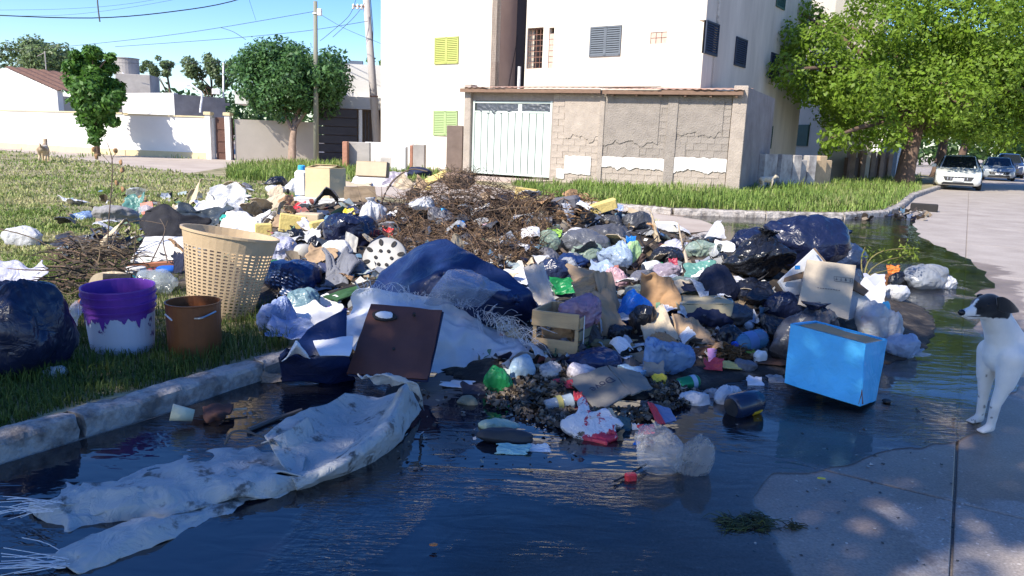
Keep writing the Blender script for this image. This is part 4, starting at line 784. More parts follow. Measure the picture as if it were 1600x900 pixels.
SP = [(x + R.uniform(-.3, .3), y + R.uniform(-.3, .3)) for x in np.arange(-7.5, 6.5, 1.1) for y in np.arange(-1.2, 6.1, 1.05) if y < (4.4 if x < -.55 else (5.9 if x < 2 else 5.3) + .1 * x)]
SP = [p for p in SP if not (p[0] > .6 and p[1] < 3.0 and R.random() < .2) and min(math.hypot(p[0] - a, p[1] - b) for a, b in ((1.25, 2.4), (2.35, 2.7))) > .66]; SPa = [p for p in SP if p[0] < 0]; SPb = [p for p in SP if p[0] >= 0]
shade_tree('street tree standing behind the viewpoint to the left', SPa, (-9.5, -3), 19000, 5.2, 8.2, .75, 1.1, 1)
shade_tree('street tree standing behind the viewpoint to the right', SPb, (-4.2, -6.5), 11000, 5.2, 8.2, .7, 1.05, 2)
# ------------------------------------------------------------------ grass
def grass(name, uvs, n, h, mat, zf, ycol, dry=.3, wid=.008, minsp=0):
    """blades scattered over polygon(s) given as a test on (x,y)"""
def blades(X, Y, Z, h, w_, lean=.5):
    n = len(X); a = RG.uniform(0, 6.283, n); d = np.stack([np.cos(a), np.sin(a), np.zeros(n)], 1); s = np.stack([-np.sin(a), np.cos(a), np.zeros(n)], 1); P = np.stack([X, Y, Z], 1); h = h[:, None]; w_ = w_[:, None]; ln = (lean * RG.random(n) * 1.2)[:, None]
    b1 = P - s * w_; b2 = P + s * w_; m = P + np.array([0, 0, 1]) * h * .6 + d * h * ln * .35; m1 = m - s * w_ * .75; m2 = m + s * w_ * .75; tp = P + np.array([0, 0, 1]) * h * (1 - .4 * ln) + d * h * ln
    t2 = tp + s * w_ * .1; V = np.stack([b1, b2, m2, m1, t2, tp], 1).reshape(-1, 3); i = np.arange(n) * 6
    Fc = np.concatenate([np.stack([i, i + 1, i + 2, i + 3], 1), np.stack([i + 3, i + 2, i + 4, i + 5], 1)]); return V, Fc
m_grass = M('grass blades', (1, 1, 1), .6, .04, 2, 0, spec=.25, trans=.3, vcol=True)
GREEN = np.array([.115, .20, .035]); LIME = np.array([.23, .31, .07]); STRAW = np.array([.50, .46, .22])
def scatter_px(n, u0_, u1_, v0_, v1_, z, test, pw=1.0):
    """spots drawn evenly over a stretch of view, thinning with distance as seen"""
    U = RG.uniform(u0_, u1_, n); Vv = v0_ + (v1_ - v0_) * RG.random(n) ** pw; P = np.array([at(u, v, z) for u, v in zip(U, Vv)]); k = (P[:, 1] > 0) & (P[:, 1] < 70) & test(P[:, 0], P[:, 1]); return P[k, 0], P[k, 1]
def inpoly(poly):
    P = np.array(poly, float)
    def f(x, y):
        r = np.zeros(len(x), bool)
        for i in range(len(P)):
            a_, b_ = P[i], P[i - 1]; c = ((a_[1] > y) != (b_[1] > y)) & (x < (b_[0] - a_[0]) * (y - a_[1]) / (b_[1] - a_[1] + 1e-12) + a_[0]); r ^= c
        return r
    return f
def add_grass(name, X, Y, Z, hfun, wfun, dryf):
    n = len(X); q = np.stack([X, Y, X * 0], 1); h = hfun(X, Y) * (.3 + 1.0 * RG.random(n)) * (1 + .55 * noise(q * .7) + .4 * noise(q * 2.3)); V, Fc = blades(X, Y, Z, np.abs(h), wfun(X, Y), .9)
    dr = np.clip(dryf + .75 * fbm(q * .55, 3) + .25 * RG.normal(size=n), 0, 1)[:, None]; k = RG.random(n)[:, None]; c = (GREEN * (1 - k) + LIME * k) * (.55 if dryf < -.3 else 1) * (1 - dr) + STRAW * (.7 + .5 * k) * dr; c = c * (.75 + .5 * RG.random(n)[:, None])  # near blades get a darker colour to paint in their shade
    return tag(obj(name, (V, Fc), m_grass, loc=(float(X.mean()), float(Y.mean()), .1), cols=np.repeat(c, 6, 0)), kind='stuff')
vt = lambda x, y: verge_mask(x, y) & (ts(x, y)[1] > .17)
X, Y = scatter_px(34000, -60, 450, 430, 700, .16, vt); Z = ground(X, Y) - .01
clear = np.ones(len(X), bool)
for cx, cy, r in (): clear &= (X - cx) ** 2 + (Y - cy) ** 2 > r * r
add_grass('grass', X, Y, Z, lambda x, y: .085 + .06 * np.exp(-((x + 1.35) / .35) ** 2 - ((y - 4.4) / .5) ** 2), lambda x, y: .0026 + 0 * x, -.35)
far_t = lambda x, y: vt(x, y) & (mound(x, y) < .16)
X, Y = scatter_px(60000, -60, 470, 236, 440, .17, far_t, .85); Z = ground(X, Y) - .01
add_grass('grass', X, Y, Z, lambda x, y: .05 + .002 * np.maximum(0, y - 8), lambda x, y: .0016 + .0008 * y, .36)
X, Y = scatter_px(4000, 500, 1150, 330, 420, .15, lambda x, y: vt(x, y) & (mound(x, y) < .2)); add_grass('grass', X, Y, ground(X, Y), lambda x, y: .10 + 0 * x, lambda x, y: .006 + 0 * x, .1)
fv = inpoly(FV); thr = inpoly([(-1.8, 26), (1.9, 24.2), (1.6, 21.0), (-1.2, 23)])
X, Y = scatter_px(42000, 800, 1440, 262, 340, .16, lambda x, y: fv(x, y) & ~thr(x, y)); add_grass('grass', X, Y, Y * 0 + .14, lambda x, y: .235 + 0 * x, lambda x, y: .012 + 0 * x, -.2)
pv = inpoly(PV); X, Y = scatter_px(16000, 355, 740, 245, 285, .08, pv); add_grass('grass', X, Y, Y * 0 + .06, lambda x, y: .26 + 0 * x, lambda x, y: .016 + 0 * x, -.15)
# weeds against the far wall foot
X, Y = scatter_px(2500, 0, 340, 232, 248, .03, lambda x, y: (noise(np.stack([x * .5, y * .5, x * 0], 1)) > .25) & (y > 29)); add_grass('grass', X, Y, Y * 0, lambda x, y: .2 + 0 * x, lambda x, y: .018 + 0 * x, .2)
# ------------------------------------------------------------------ cars
m_tyre = M('tyre rubber', (.02, .02, .02), .85); m_rim = M('alloy rim', (.45, .46, .48), .35, metal=.8); m_cgl = M('car glass', (.015, .02, .025), .06, 0, spec=.6, bump=0); m_lamp = M('headlamp glass', (.6, .62, .65), .1, spec=.7, bump=0); m_blk = M('black plastic trim', (.02, .02, .022), .5)
def car(name, label, u, v, head, paint, Ln=4.05, W=1.75, Hh=1.47, suv=False, group='cars parked along the street kerb', detail=True):
    loc = at(u, v, 0); t = thing(name, label, 'car', loc, group); Mx = TR(tuple(loc), rz=head)     # local: nose at +x, y left
    g = .17 if not suv else .24; sh = Hh * .60
    # stations: x, half width, bottom, shoulder, roof height, roof half width
    hx = Ln / 2
    st = [(hx, .60, g + .14, sh * .60, sh * .62, .5), (hx - .10, .76, g + .02, sh * .70, sh * .73, .62), (hx - .35, .86, g, sh * .84, sh * .86, .66), (hx - .9, .875, g, sh * .95, sh * .99, .66), (hx - 1.15, .875, g, sh, sh * 1.03, .66), (hx - 1.85, .875, g, sh * 1.02, Hh * .96, .58), (hx - 2.3, .875, g, sh * 1.03, Hh, .57), (-hx + .9, .875, g, sh * 1.05, Hh * .985, .56), (-hx + .35, .86, g, sh * 1.05, Hh * (.90 if not suv else .95), .54), (-hx + .08, .82, g + .03, sh * 1.02, sh * 1.12, .52), (-hx, .74, g + .12, sh * .8, sh * .85, .5)]
    sw = W / 1.75; V = []; Fc = []; rows = []
    for x, hw, zb_, zs, zt_, rw in st:
        hw *= sw; rw *= sw
        half = [(0, zb_), (hw * .9, zb_), (hw, zb_ + .1), (hw * 1.0, (zb_ + zs) / 2), (hw * .985, zs - .06), (hw * .94, zs), ((hw * .94 * .45 + rw * .55), zs + (zt_ - zs) * .6), (rw, zt_ - .03 if zt_ - zs > .1 else zt_), (rw * .6, zt_), (0, zt_ + .005)]
        rows.append([(x, y, z) for y, z in half] + [(x, -y, z) for y, z in half[-2:0:-1]])
    k = len(rows[0]); Vv = np.array(rows).reshape(-1, 3)
    for i in range(len(st) - 1):
        for j in range(k): Fc.append((i * k + j, (i + 1) * k + j, (i + 1) * k + (j + 1) % k, i * k + (j + 1) % k))
    Fc += [tuple(range(k)), tuple(range((len(st) - 1) * k + k - 1, (len(st) - 1) * k - 1, -1))]
    bd = obj('body', xf((Vv, Fc), Mx), paint, t, smooth=True)
    md = bd.modifiers.new('soft', 'BEVEL'); md.width = .03; md.segments = 2; md.limit_method = 'ANGLE'; md.angle_limit = rad(35)
    def strip(name, q, mat, par=t, o=.012):      # quad patch, pushed out along its normal
        q = np.array(q, float); n_ = np.cross(q[1] - q[0], q[3] - q[0]); n_ /= np.linalg.norm(n_); a_ = q + n_ * o; b_ = q - n_ * .02
        return obj(name, xf((np.concatenate([a_, b_]), [(0, 1, 2, 3), (7, 6, 5, 4)] + [(i, 4 + i, 4 + (i + 1) % 4, (i + 1) % 4) for i in range(4)]), Mx), mat, par)
    wb, wt_ = hx - 1.17, hx - 1.83; zs, zt_ = sh * 1.04, Hh * .95
    strip('windscreen', [(wb, -.68 * sw, zs), (wb, .68 * sw, zs), (wt_, .55 * sw, zt_), (wt_, -.55 * sw, zt_)], m_cgl)
    strip('rear_window', [(-hx + .12, .6 * sw, sh * 1.1), (-hx + .12, -.6 * sw, sh * 1.1), (-hx + .38, -.5 * sw, Hh * .88), (-hx + .38, .5 * sw, Hh * .88)], m_cgl)
    for s in (1, -1):
        for xa, xb, xc, xd in ((hx - 1.35, hx - 2.25, hx - 2.25, hx - 1.9), (hx - 2.32, -hx + .7, -hx + .85, hx - 2.32)):
            q = [(xa, s * .815 * sw, sh * 1.05), (xb, s * .815 * sw, sh * 1.06), (xc, s * .625 * sw, Hh * .93), (xd, s * .625 * sw, Hh * .93)]; q = q if s < 0 else q[::-1]
            strip('side_window', q[::1], m_cgl, o=-.012 if False else .012)
        strip('headlight', [(hx - .16, s * .80 * sw, sh * .68), (hx - .05, s * .47 * sw, sh * .66), (hx - .12, s * .47 * sw, sh * .78), (hx - .32, s * .80 * sw, sh * .82)][::(1 if s < 0 else -1)], m_lamp)
        obj('mirror', xf(bbox_bev((hx - 1.35, s * .98 * sw, sh * 1.12), (.14, .2, .14), 0, .03), Mx), paint, t)
        for x in (hx - .78, -hx + .72):
            wv = obj('wheel', xf(lathe([(.18, -.1), (.31, -.1), (.325, -.06), (.325, .06), (.31, .1), (.2, .1)], 20), Mx @ TR((x, s * .80 * sw, .325), rx=rad(90))), m_tyre, t, smooth=True)
            obj('rim', xf(lathe([(.02, .105), (.1, .108), (.19, .10), (.2, .07)], 10), Mx @ TR((x, s * .80 * sw, .325), rx=rad(90) * -s)), m_rim, wv)
    if detail:
        gr = strip('grille', [(hx + .005, -.48 * sw, g + .22), (hx + .005, .48 * sw, g + .22), (hx - .02, .58 * sw, sh * .63), (hx - .02, -.58 * sw, sh * .63)], m_blk, o=.02)
        for k_ in range(7): strip('grille_bar', [(hx + .028, -.4 * sw + k_ * .12, g + .25), (hx + .028, -.385 * sw + k_ * .12, g + .25), (hx + .01, -.385 * sw + k_ * .12, sh * .6), (hx + .01, -.4 * sw + k_ * .12, sh * .6)], m_rim, gr)
        strip('number_plate', [(hx + .035, -.2, g + .20), (hx + .035, .2, g + .20), (hx + .03, .2, g + .32), (hx + .03, -.2, g + .32)], M('plate white', (.75, .75, .75), .5))
        strip('lower_grille', [(hx - .02, -.6 * sw, g + .06), (hx - .02, .6 * sw, g + .06), (hx + .0, .55 * sw, g + .15), (hx + .0, -.55 * sw, g + .15)], m_blk, o=.03)
        for s in (1, -1): strip('light_fang', [(hx - .2, s * .77 * sw, g + .18), (hx - .17, s * .74 * sw, g + .18), (hx - .2, s * .76 * sw, sh * .66), (hx - .23, s * .79 * sw, sh * .66)][::(1 if s < 0 else -1)], m_lamp, o=.05)
    return t
hd = rad(-125)
def paint(n, c): return M(n, c, .28, .03, 1, 0, spec=.5, coat=.7)
car('parked_car', 'white hatchback with black grille, first in the row beside the big tree', 1493, 294, rad(-119), paint('white car paint', (.62, .64, .60)))
car('parked_car', 'silver grey sedan parked right behind the white hatchback', 1556, 281, rad(-119), paint('silver car paint', (.28, .31, .33)), Hh=1.45)
car('parked_car', 'dark blue off road car parked behind the silver sedan', 1572, 277, rad(-119), paint('navy car paint', (.03, .04, .075)), Ln=4.3, W=1.82, Hh=1.75, suv=True)
car('parked_car', 'small white car further along the street beyond the dark blue one', 1583, 271, rad(-119), paint('white car paint', (.62, .64, .60)), Hh=1.55, detail=False)
car('parked_car', 'dark grey car cut by the right edge far along the street', 1602, 268, rad(-119), paint('dark grey car paint', (.07, .07, .08)), Hh=1.5, detail=False)
# ------------------------------------------------------------------ dogs
def organic(name, caps, balls, Mx, vox, mat, parent, colf, smooth=8):
    mb = MB(); u_ = bmesh.new(); bmesh.ops.create_icosphere(u_, subdivisions=3, radius=1); SV = np.array([v.co for v in u_.verts]); SF = [tuple(v.index for v in f.verts) for f in u_.faces]; u_.free()
    for a_, ra, b_, rb in caps:
        a_, b_ = np.array(a_, float), np.array(b_, float); L_ = np.linalg.norm(b_ - a_); n_ = max(3, int(L_ / min(ra, rb) * 2.2))
        for k in range(n_ + 1): f = k / n_; mb.add((SV * (ra + (rb - ra) * f) + a_ + (b_ - a_) * f, SF))
    for c, r, rot in balls:
        mb.add(xf((SV * np.array(r), SF), TR(c, *rot) if rot else TR(c)))
    V, Fc = mb.arr(); me = to_mesh('tmp', V, Fc, mat); o = bpy.data.objects.new('tmp', me); C.objects.link(o)
    r = o.modifiers.new('r', 'REMESH'); r.mode = 'VOXEL'; r.voxel_size = vox; s = o.modifiers.new('s', 'SMOOTH'); s.factor = .5; s.iterations = smooth
    dg = bpy.context.evaluated_depsgraph_get(); e = o.evaluated_get(dg); m2 = bpy.data.meshes.new_from_object(e); V = np.empty(len(m2.vertices) * 3); m2.vertices.foreach_get('co', V); V = V.reshape(-1, 3); Fc = [tuple(p.vertices) for p in m2.polygons]; bpy.data.objects.remove(o); bpy.data.meshes.remove(m2)
    return obj(name, xf((V, Fc), Mx), mat, parent, smooth=True, cols=colf(V))
m_fur = M('short fur', (1, 1, 1), .75, .06, 30, .5, 160, spec=.2, vcol=True, bdist=.003, stretch=(1, 1, .5))
m_fur.node_tree.nodes['Principled BSDF'].inputs['Sheen Weight'].default_value = .4
m_wet = M('black nose', (.012, .012, .014), .25); m_eye = M('dark eye', (.01, .008, .006), .08)
P = at(1541, 668, 0); s_ = 1.0
dogt = thing('dog', 'white short haired dog with black head standing at the right edge by the water', 'dog', (P[0], P[1], 0))
DM = TR((P[0] + .02, P[1], 0), rz=math.atan2(-.20, -.98), s=(1.0, 1.0, 1.0))
caps = [((-.065, 0, .39), .112, (-.2, 0, .395), .112), ((-.2, 0, .395), .118, (-.46, 0, .42), .105), ((-.01, 0, .40), .098, (-.01, 0, .46), .098), ((-.005, 0, .47), .092, (.075, 0, .60), .066), ((.06, 0, .57), .074, (.10, 0, .635), .066)]
for sd_ in (1, -1):
    y = .068 * sd_; fx = .045 if sd_ > 0 else -.01
    caps += [((.0 + fx * .3, y * 1.05, .40), .07, (.01 + fx * .5, y * 1.12, .27), .046), ((.01 + fx * .5, y * 1.12, .27), .042, (.015 + fx, y, .16), .027), ((.015 + fx, y, .16), .027, (.02 + fx, y * .95, .045), .022), ((.02 + fx, y * .95, .03), .024, (.055 + fx, y * .95, .02), .020)]
    for k in (-1, 0, 1): caps.append(((.05 + fx, y * .95 + k * .012, .018), .012, (.078 + fx, y * .95 + k * .016, .012), .0105))
    y2 = .075 * sd_
    caps += [((-.46, y2 * .9, .40), .088, (-.40, y2 * 1.1, .26), .055), ((-.40, y2 * 1.1, .26), .048, (-.54, y2, .155), .028), ((-.54, y2, .155), .026, (-.51, y2, .04), .021), ((-.51, y2, .025), .023, (-.46, y2, .02), .019)]
caps += [((-.55, 0, .44), .032, (-.68, 0, .52), .022), ((-.68, 0, .52), .022, (-.78, 0, .63), .013)]
hx_, hz_ = .125, .662
caps += [((hx_ + .005, 0, hz_), .064, (hx_ + .05, 0, hz_ - .004), .052), ((hx_ + .06, 0, hz_ - .022), .036, (hx_ + .145, 0, hz_ - .038), .0235), ((hx_ + .05, 0, hz_ - .04), .026, (hx_ + .125, 0, hz_ - .056), .0165), ((hx_ - .01, 0, hz_ - .02), .058, (hx_ + .03, 0, hz_ - .025), .045)]
balls = [((.025, 0, .425), (.062, .070, .10), None), ((.0, .085, .40), (.055, .03, .09), None), ((-.02, -.085, .40), (.055, .03, .09), None)]
def dogcol(V):
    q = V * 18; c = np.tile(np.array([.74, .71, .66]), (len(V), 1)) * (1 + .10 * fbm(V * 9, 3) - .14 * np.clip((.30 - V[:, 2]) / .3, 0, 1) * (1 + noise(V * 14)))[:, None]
    head = (V[:, 0] > .02) & (V[:, 2] > .585); f = V[:, 0] + .006 * noise(q * 2)
    blk = head & (f < hx_ + .104) & (V[:, 2] - hz_ > -.054 + .22 * np.maximum(0, f - hx_ - .03)) & ((V[:, 0] - .06) * .9 + (V[:, 2] - .60) > .022)
    blz = (np.abs(V[:, 1]) < .006) & (V[:, 0] > hx_ + .075); c[blk & ~blz] = (.012, .012, .013)
    fr = (noise(V * 46) > .62) & ((V[:, 0] > hx_ + .07) & (V[:, 2] > .55) | (V[:, 2] < .28)); c[fr] *= .25
    pink = (V[:, 2] < .012); c[pink] *= .6; return c
db = organic('body', caps, balls, DM, .0085, m_fur, dogt, dogcol, 7)
obj('nose', xf(lathe([(.006, -.012), (.017, -.006), (.019, .003), (.012, .012), (.002, .014)], 14), DM @ TR((hx_ + .163, 0, hz_ - .033), ry=rad(80), s=(.9, 1.1, .9))), m_wet, dogt, smooth=True)
for sd_ in (1, -1):
    ey = DM @ TR((hx_ + .055, .040 * sd_, hz_ + .013)); u_ = lathe([(.001, -.010), (.007, -.007), (.010, 0), (.007, .007), (.001, .010)], 12); obj('eye', xf(u_, ey), m_eye, dogt, smooth=True)
    # folded ear: flap lying back along the side of the skull
    rows = []
    for a_, wd_ in ((0, .030), (.25, .040), (.5, .034), (.75, .021), (1, .005)):
        c_ = np.array([hx_ + .022 - a_ * .125, (.052 + .012 * math.sin(a_ * 2.6)) * sd_, hz_ + .026 - a_ * .016 - .022 * a_ * a_ - (.012 if sd_ < 0 else 0)]); rows.append([c_ + np.array([-.25 * wd_ * k, sd_ * (.010 - .004 * abs(k)), -wd_ * k]) for k in (-1, -.4, .3, 1)])
    Ge = spline(np.array(rows), 14); Ge = np.swapaxes(spline(np.swapaxes(Ge, 0, 1), 10), 0, 1); obj('ear', xf(shell(Ge, .010), DM), m_fur, dogt, smooth=True, cols=np.tile(np.array([.014, .014, .015]), (2 * 140, 1)))
obj('mouth_line', xf(tube([(hx_ + .055, .033, hz_ - .048), (hx_ + .10, .027, hz_ - .049), (hx_ + .148, .016, hz_ - .047)], .0022, 5), DM), m_wet, dogt)
obj('mouth_line', xf(tube([(hx_ + .055, -.034, hz_ - .048), (hx_ + .10, -.0275, hz_ - .049), (hx_ + .148, -.016, hz_ - .047)], .0022, 5), DM), m_wet, dogt)
def small_dog(label, loc, rz, sc_, col, dark, lying=False, tail=True):
    t = thing('dog', label, 'dog', loc); D = TR(tuple(loc), rz=rz, s=(sc_,) * 3); cp_ = [((-.05, 0, .40), .12, (-.45, 0, .41), .10), ((0, 0, .46), .08, (.14, 0, .60 if not lying else .5), .06)]
    hz = .63 if not lying else .53
    for s in (1, -1): cp_ += [((0, .07 * s, .36), .05, (.03 * s, .07 * s, .04), .026), ((-.45, .07 * s, .38), .07, (-.38, .075 * s, .22), .045), ((-.38, .075 * s, .22), .042, (-.5, .075 * s, .12), .028), ((-.5, .075 * s, .12), .026, (-.48, .075 * s, .03), .024), ((.03 * s, .07 * s, .025), .026, (.06 + .03 * s, .07 * s, .02), .02), ((.14, .045 * s, hz + .045), .02, (.12, .06 * s, hz + .09), .012)]
    cp_ += [((.15, 0, hz), .062, (.19, 0, hz), .05), ((.2, 0, hz - .015), .035, (.29, 0, hz - .03), .022)]
    if tail: cp_ += [((-.52, 0, .46), .03, (-.62, 0, .55), .022), ((-.62, 0, .55), .022, (-.60, 0, .66), .014)]
    def cf(V): c = np.tile(np.array(col), (len(V), 1)); c[(V[:, 2] > .36) & (noise(V * 9) > -.2)] = dark; return c
    organic('body', cp_, [], D, .018, m_fur, t, cf, 4); obj('nose', xf(lathe([(.004, -.012), (.016, 0), (.004, .012)], 10), D @ TR((.31, 0, hz - .028))), m_wet, t)
P = at(72, 254, .12); small_dog('tan dog with dark back seen from behind on the grass at the far left', P, rad(112), 1.12, (.52, .39, .24), (.30, .21, .13))
P = at(1204, 297, .16); small_dog('small cream woolly dog beside the street wall near the shed', P, rad(12), .80, (.62, .52, .38), (.55, .46, .33), True, False)
# ------------------------------------------------------------------ rubbish heap ground
m_muck = M('dark rotting muck', (.028, .022, .018), .85, .4, 7, 1.0, 40, col2=(.16, .125, .09), thr=.62, soft=.12)
X, Y = np.meshgrid(np.linspace(-5.2, 4.6, 190), np.linspace(3.2, 13.2, 190), indexing='ij')
q = np.stack([X, Y, X * 0], -1); mz = mound(X, Y); keep = np.clip((mz - .03) / .05, 0, 1)
Z = Hm(X, Y) - .012 + keep * (.03 * fbm(q * 3.2, 3) + .02 * ridge(q * 9)); Z = np.where(mz < .025, -.1, Z); G = np.stack([X, Y, Z], -1)
ok = mz > .022; Fc = []
for i in range(189):
    for j in range(189):
        if ok[i, j] or ok[i + 1, j] or ok[i, j + 1] or ok[i + 1, j + 1]: Fc.append((i * 190 + j, (i + 1) * 190 + j, (i + 1) * 190 + j + 1, i * 190 + j + 1))
tag(obj('muck', (G.reshape(-1, 3), Fc), m_muck, smooth=True), kind='stuff')
# loose scraps trodden into the heap (too many to count)
def scraps(name, n, size, cols, u_, v_, mat, lift=.02, test=None, flat=.6):
    mb = []; cc = []; k = 0
    for _ in range(n * 3):
        if k >= n: break
        u, v = R.uniform(*u_), R.uniform(*v_); P, d = hit(u, v)
        if d > 20 or (test and not test(P, u, v)): continue
        s = size * d * R.uniform(.5, 1.6) / F * 10; g = np.array([[(i - 1) * s * .5 * R.uniform(.7, 1.3), (j - 1) * s * .4 * R.uniform(.7, 1.3), R.uniform(-1, 1) * s * .22] for i in range(3) for j in range(3)])
        Mx = np.array(TR(tuple(P + np.array([0, 0, lift])), rz=R.uniform(0, 6.28), rx=R.gauss(0, flat), ry=R.gauss(0, flat))); mb.append(g @ Mx[:3, :3].T + Mx[:3, 3]); c = np.array(R.choice(cols)) * R.uniform(.7, 1.2); cc.append(np.tile(c, (9, 1))); k += 1
    n_ = len(mb); base = (np.arange(n_) * 9)[:, None]; fq = np.concatenate([base + np.array([a_, a_ + 3, a_ + 4, a_ + 1]) for a_ in (0, 1, 3, 4)]); return tag(obj(name, (np.concatenate(mb), fq), mat, loc=(0, 6, 0), cols=np.concatenate(cc)), kind='stuff')
m_scrap = M('assorted scraps', (1, 1, 1), .6, .1, 6, .3, 40, spec=.4, vcol=True)
BRIGHT = [(.62, .62, .61), (.48, .49, .52), (.42, .33, .22), (.30, .22, .14), (.05, .05, .06), (.06, .08, .13), (.5, .47, .4), (.56, .54, .5), (.30, .35, .34), (.04, .05, .11), (.36, .29, .2), (.2, .22, .26), (.12, .10, .09), (.03, .03, .035), (.34, .12, .10), (.12, .22, .32), (.12, .22, .14)]
MUD = [(.10, .075, .05), (.06, .045, .035), (.16, .12, .08), (.22, .17, .12), (.035, .03, .025), (.3, .25, .19)]
onh = lambda P, u, v: mound(P[0], P[1]) > .05
scraps('litter', 750, 1.7, BRIGHT, (430, 1200), (270, 580), m_scrap, test=onh)
scraps('litter', 2000, .62, MUD + BRIGHT[:3], (430, 1200), (275, 600), m_scrap, test=onh)
scraps('leaf_litter', 1500, .75, MUD, (760, 1110), (575, 690), m_scrap, lift=.03, test=lambda P, u, v: abs(u - 920) / 190 + abs(v - 625) / 70 < 1.0 and not (882 < u < 1018 and 574 < v < 646 and v < 672 - abs(u - 945) * .5))
scraps('litter', 130, .45, MUD * 3 + BRIGHT[:5], (620, 900), (590, 740), m_scrap, lift=.022, flat=.3)
scraps('litter', 260, .9, BRIGHT + MUD, (90, 520), (300, 420), m_scrap, lift=.05)
scraps('litter', 130, .35, [(.5, .45, .38), (.3, .25, .2), (.08, .07, .06)], (1150, 1500), (640, 890), m_scrap, lift=.008, flat=.1)
scraps('litter', 100, .8, BRIGHT + MUD * 3, (1330, 1450), (318, 345), m_scrap, lift=.04)
# ------------------------------------------------------------------ builders for things thrown on the heap
RIGHT = np.array([1, 0, 0.0]); UP = np.array([0, 0, 1.0])
def place(u, v): P, d = hit(u, v); return P, d
def crease(P, seed, k=22, amp=.10):
    """sum of random fold planes: sharp creases with flat facets between them"""
    rg = np.random.default_rng(int(seed) + 17); d = 0
    for i in range(k):
        n_ = rg.normal(size=3); n_ /= np.linalg.norm(n_); d = d + np.abs(P @ n_ - rg.uniform(-.85, .85)) * rg.choice([-1, 1, -1]) * rg.uniform(.4, 1.3)
    return (d - d.mean()) * amp
def bagmesh(W, Dp, Hh, seed, neck, folds=1.0, nu=80, nv=46, squash=.1, lump=1.0):
    if folds < .3: nu, nv = 40, 24
    rg = np.random.default_rng(int(seed) + 5); th = np.linspace(0, 1, nv); ph = np.linspace(0, 2 * math.pi, nu, endpoint=False); T, Pp = np.meshgrid(th, ph, indexing='ij')
    ang = -math.pi / 2 + T * (math.pi * (.93 if neck else .998)); r = np.cos(ang).clip(0, 1) ** (.5 + .25 * rg.random()); z = (np.sin(ang) + 1) / 2
    if neck: k = np.clip((T - .62) / .38, 0, 1); r = r * (1 - k ** 1.5 * .6); z = z * (1 - .12 * np.sin(k * 3.1))
    c, s = np.cos(Pp), np.sin(Pp); o = seed * 3.17; f_ = folds
    g = .05 + .22 * np.clip(T - .35, 0, 1) ** 1.5 * (1.4 if neck else .5)
    f = f_ * g * (ridge(np.stack([c * 2.6 + o, s * 2.6, T * 1.2 + o], -1)) * .6 + ridge(np.stack([c * 6 + o, s * 6, T * 2.6], -1)) * .4 - .35)
    S = np.stack([c * r, s * r, (z - .5) * 2], -1)
    b = lump * .18 * noise(S * 1.1 + o) + f_ * (crease(S, seed, 14, .085) + crease(S * 1.5 - np.array([.2, .1, .1]), seed + 91, 18, .028)) + .06 * f_ * (ridge(S * np.array([2.6, 2.6, 1.6]) + o) - .3) + .016 * f_ * (ridge(S * 6.3 + o) - .3)
    a0 = rg.uniform(0, 3.14); r = r * (1 + f + np.clip(b, -.45, .5)) * (1 + lump * .14 * np.cos(2 * (Pp - a0)) + lump * .07 * np.cos(3 * (Pp + a0))); z = np.where(z < squash, squash * .4 + z * .6, z)
    z = z + (.10 * lump * noise(np.stack([c * r * 1.7 + o, s * r * 1.7, z * 0], -1)) + f_ * .9 * crease(S[..., [1, 0, 2]] * 1.1, seed + 33, 12, .06)) * z + .05 * f_ * (ridge(S * 4.1 + o + 5) - .3) * z
    if not neck: z = z / max(.3, np.percentile(z, 99.5))
    x, y = r * c, r * s; kx = 2 / max(.3, (np.percentile(x, 99.5) - np.percentile(x, .5))) if lump > .3 else 1
    V = np.stack([x * kx * W / 2, y * Dp / 2, z * Hh], -1).reshape(-1, 3); Fc = []
    for i in range(nv - 1):
        for j in range(nu): j2 = (j + 1) % nu; Fc.append((i * nu + j, i * nu + j2, (i + 1) * nu + j2, (i + 1) * nu + j))
    Fc += [tuple(range(nu - 1, -1, -1)), tuple((nv - 1) * nu + j for j in range(nu))]; return V, Fc
def knotmesh(r, h, seed, nu=26, nv=9):
    T, Pp = np.meshgrid(np.linspace(0, 1, nv), np.linspace(0, 2 * math.pi, nu, endpoint=False), indexing='ij'); c, s = np.cos(Pp), np.sin(Pp); o = seed * 1.7
    rr = r * (.42 + 1.1 * T ** 1.3) * (1 + .55 * ridge(np.stack([c * 2.5 + o, s * 2.5, T + o], -1)) - .2); rr[0] = r * .5; z = h * (T - .15 * T ** 3 + .22 * T * noise(np.stack([c * 2 + o, s * 2, T * 0], -1))); V = np.stack([rr * c, rr * s * .7, z], -1).reshape(-1, 3)
    Fc = [(i * nu + j, i * nu + (j + 1) % nu, (i + 1) * nu + (j + 1) % nu, (i + 1) * nu + j) for i in range(nv - 1) for j in range(nu)]
    Fc.append(tuple((nv - 1) * nu + j for j in range(nu))); return V, Fc
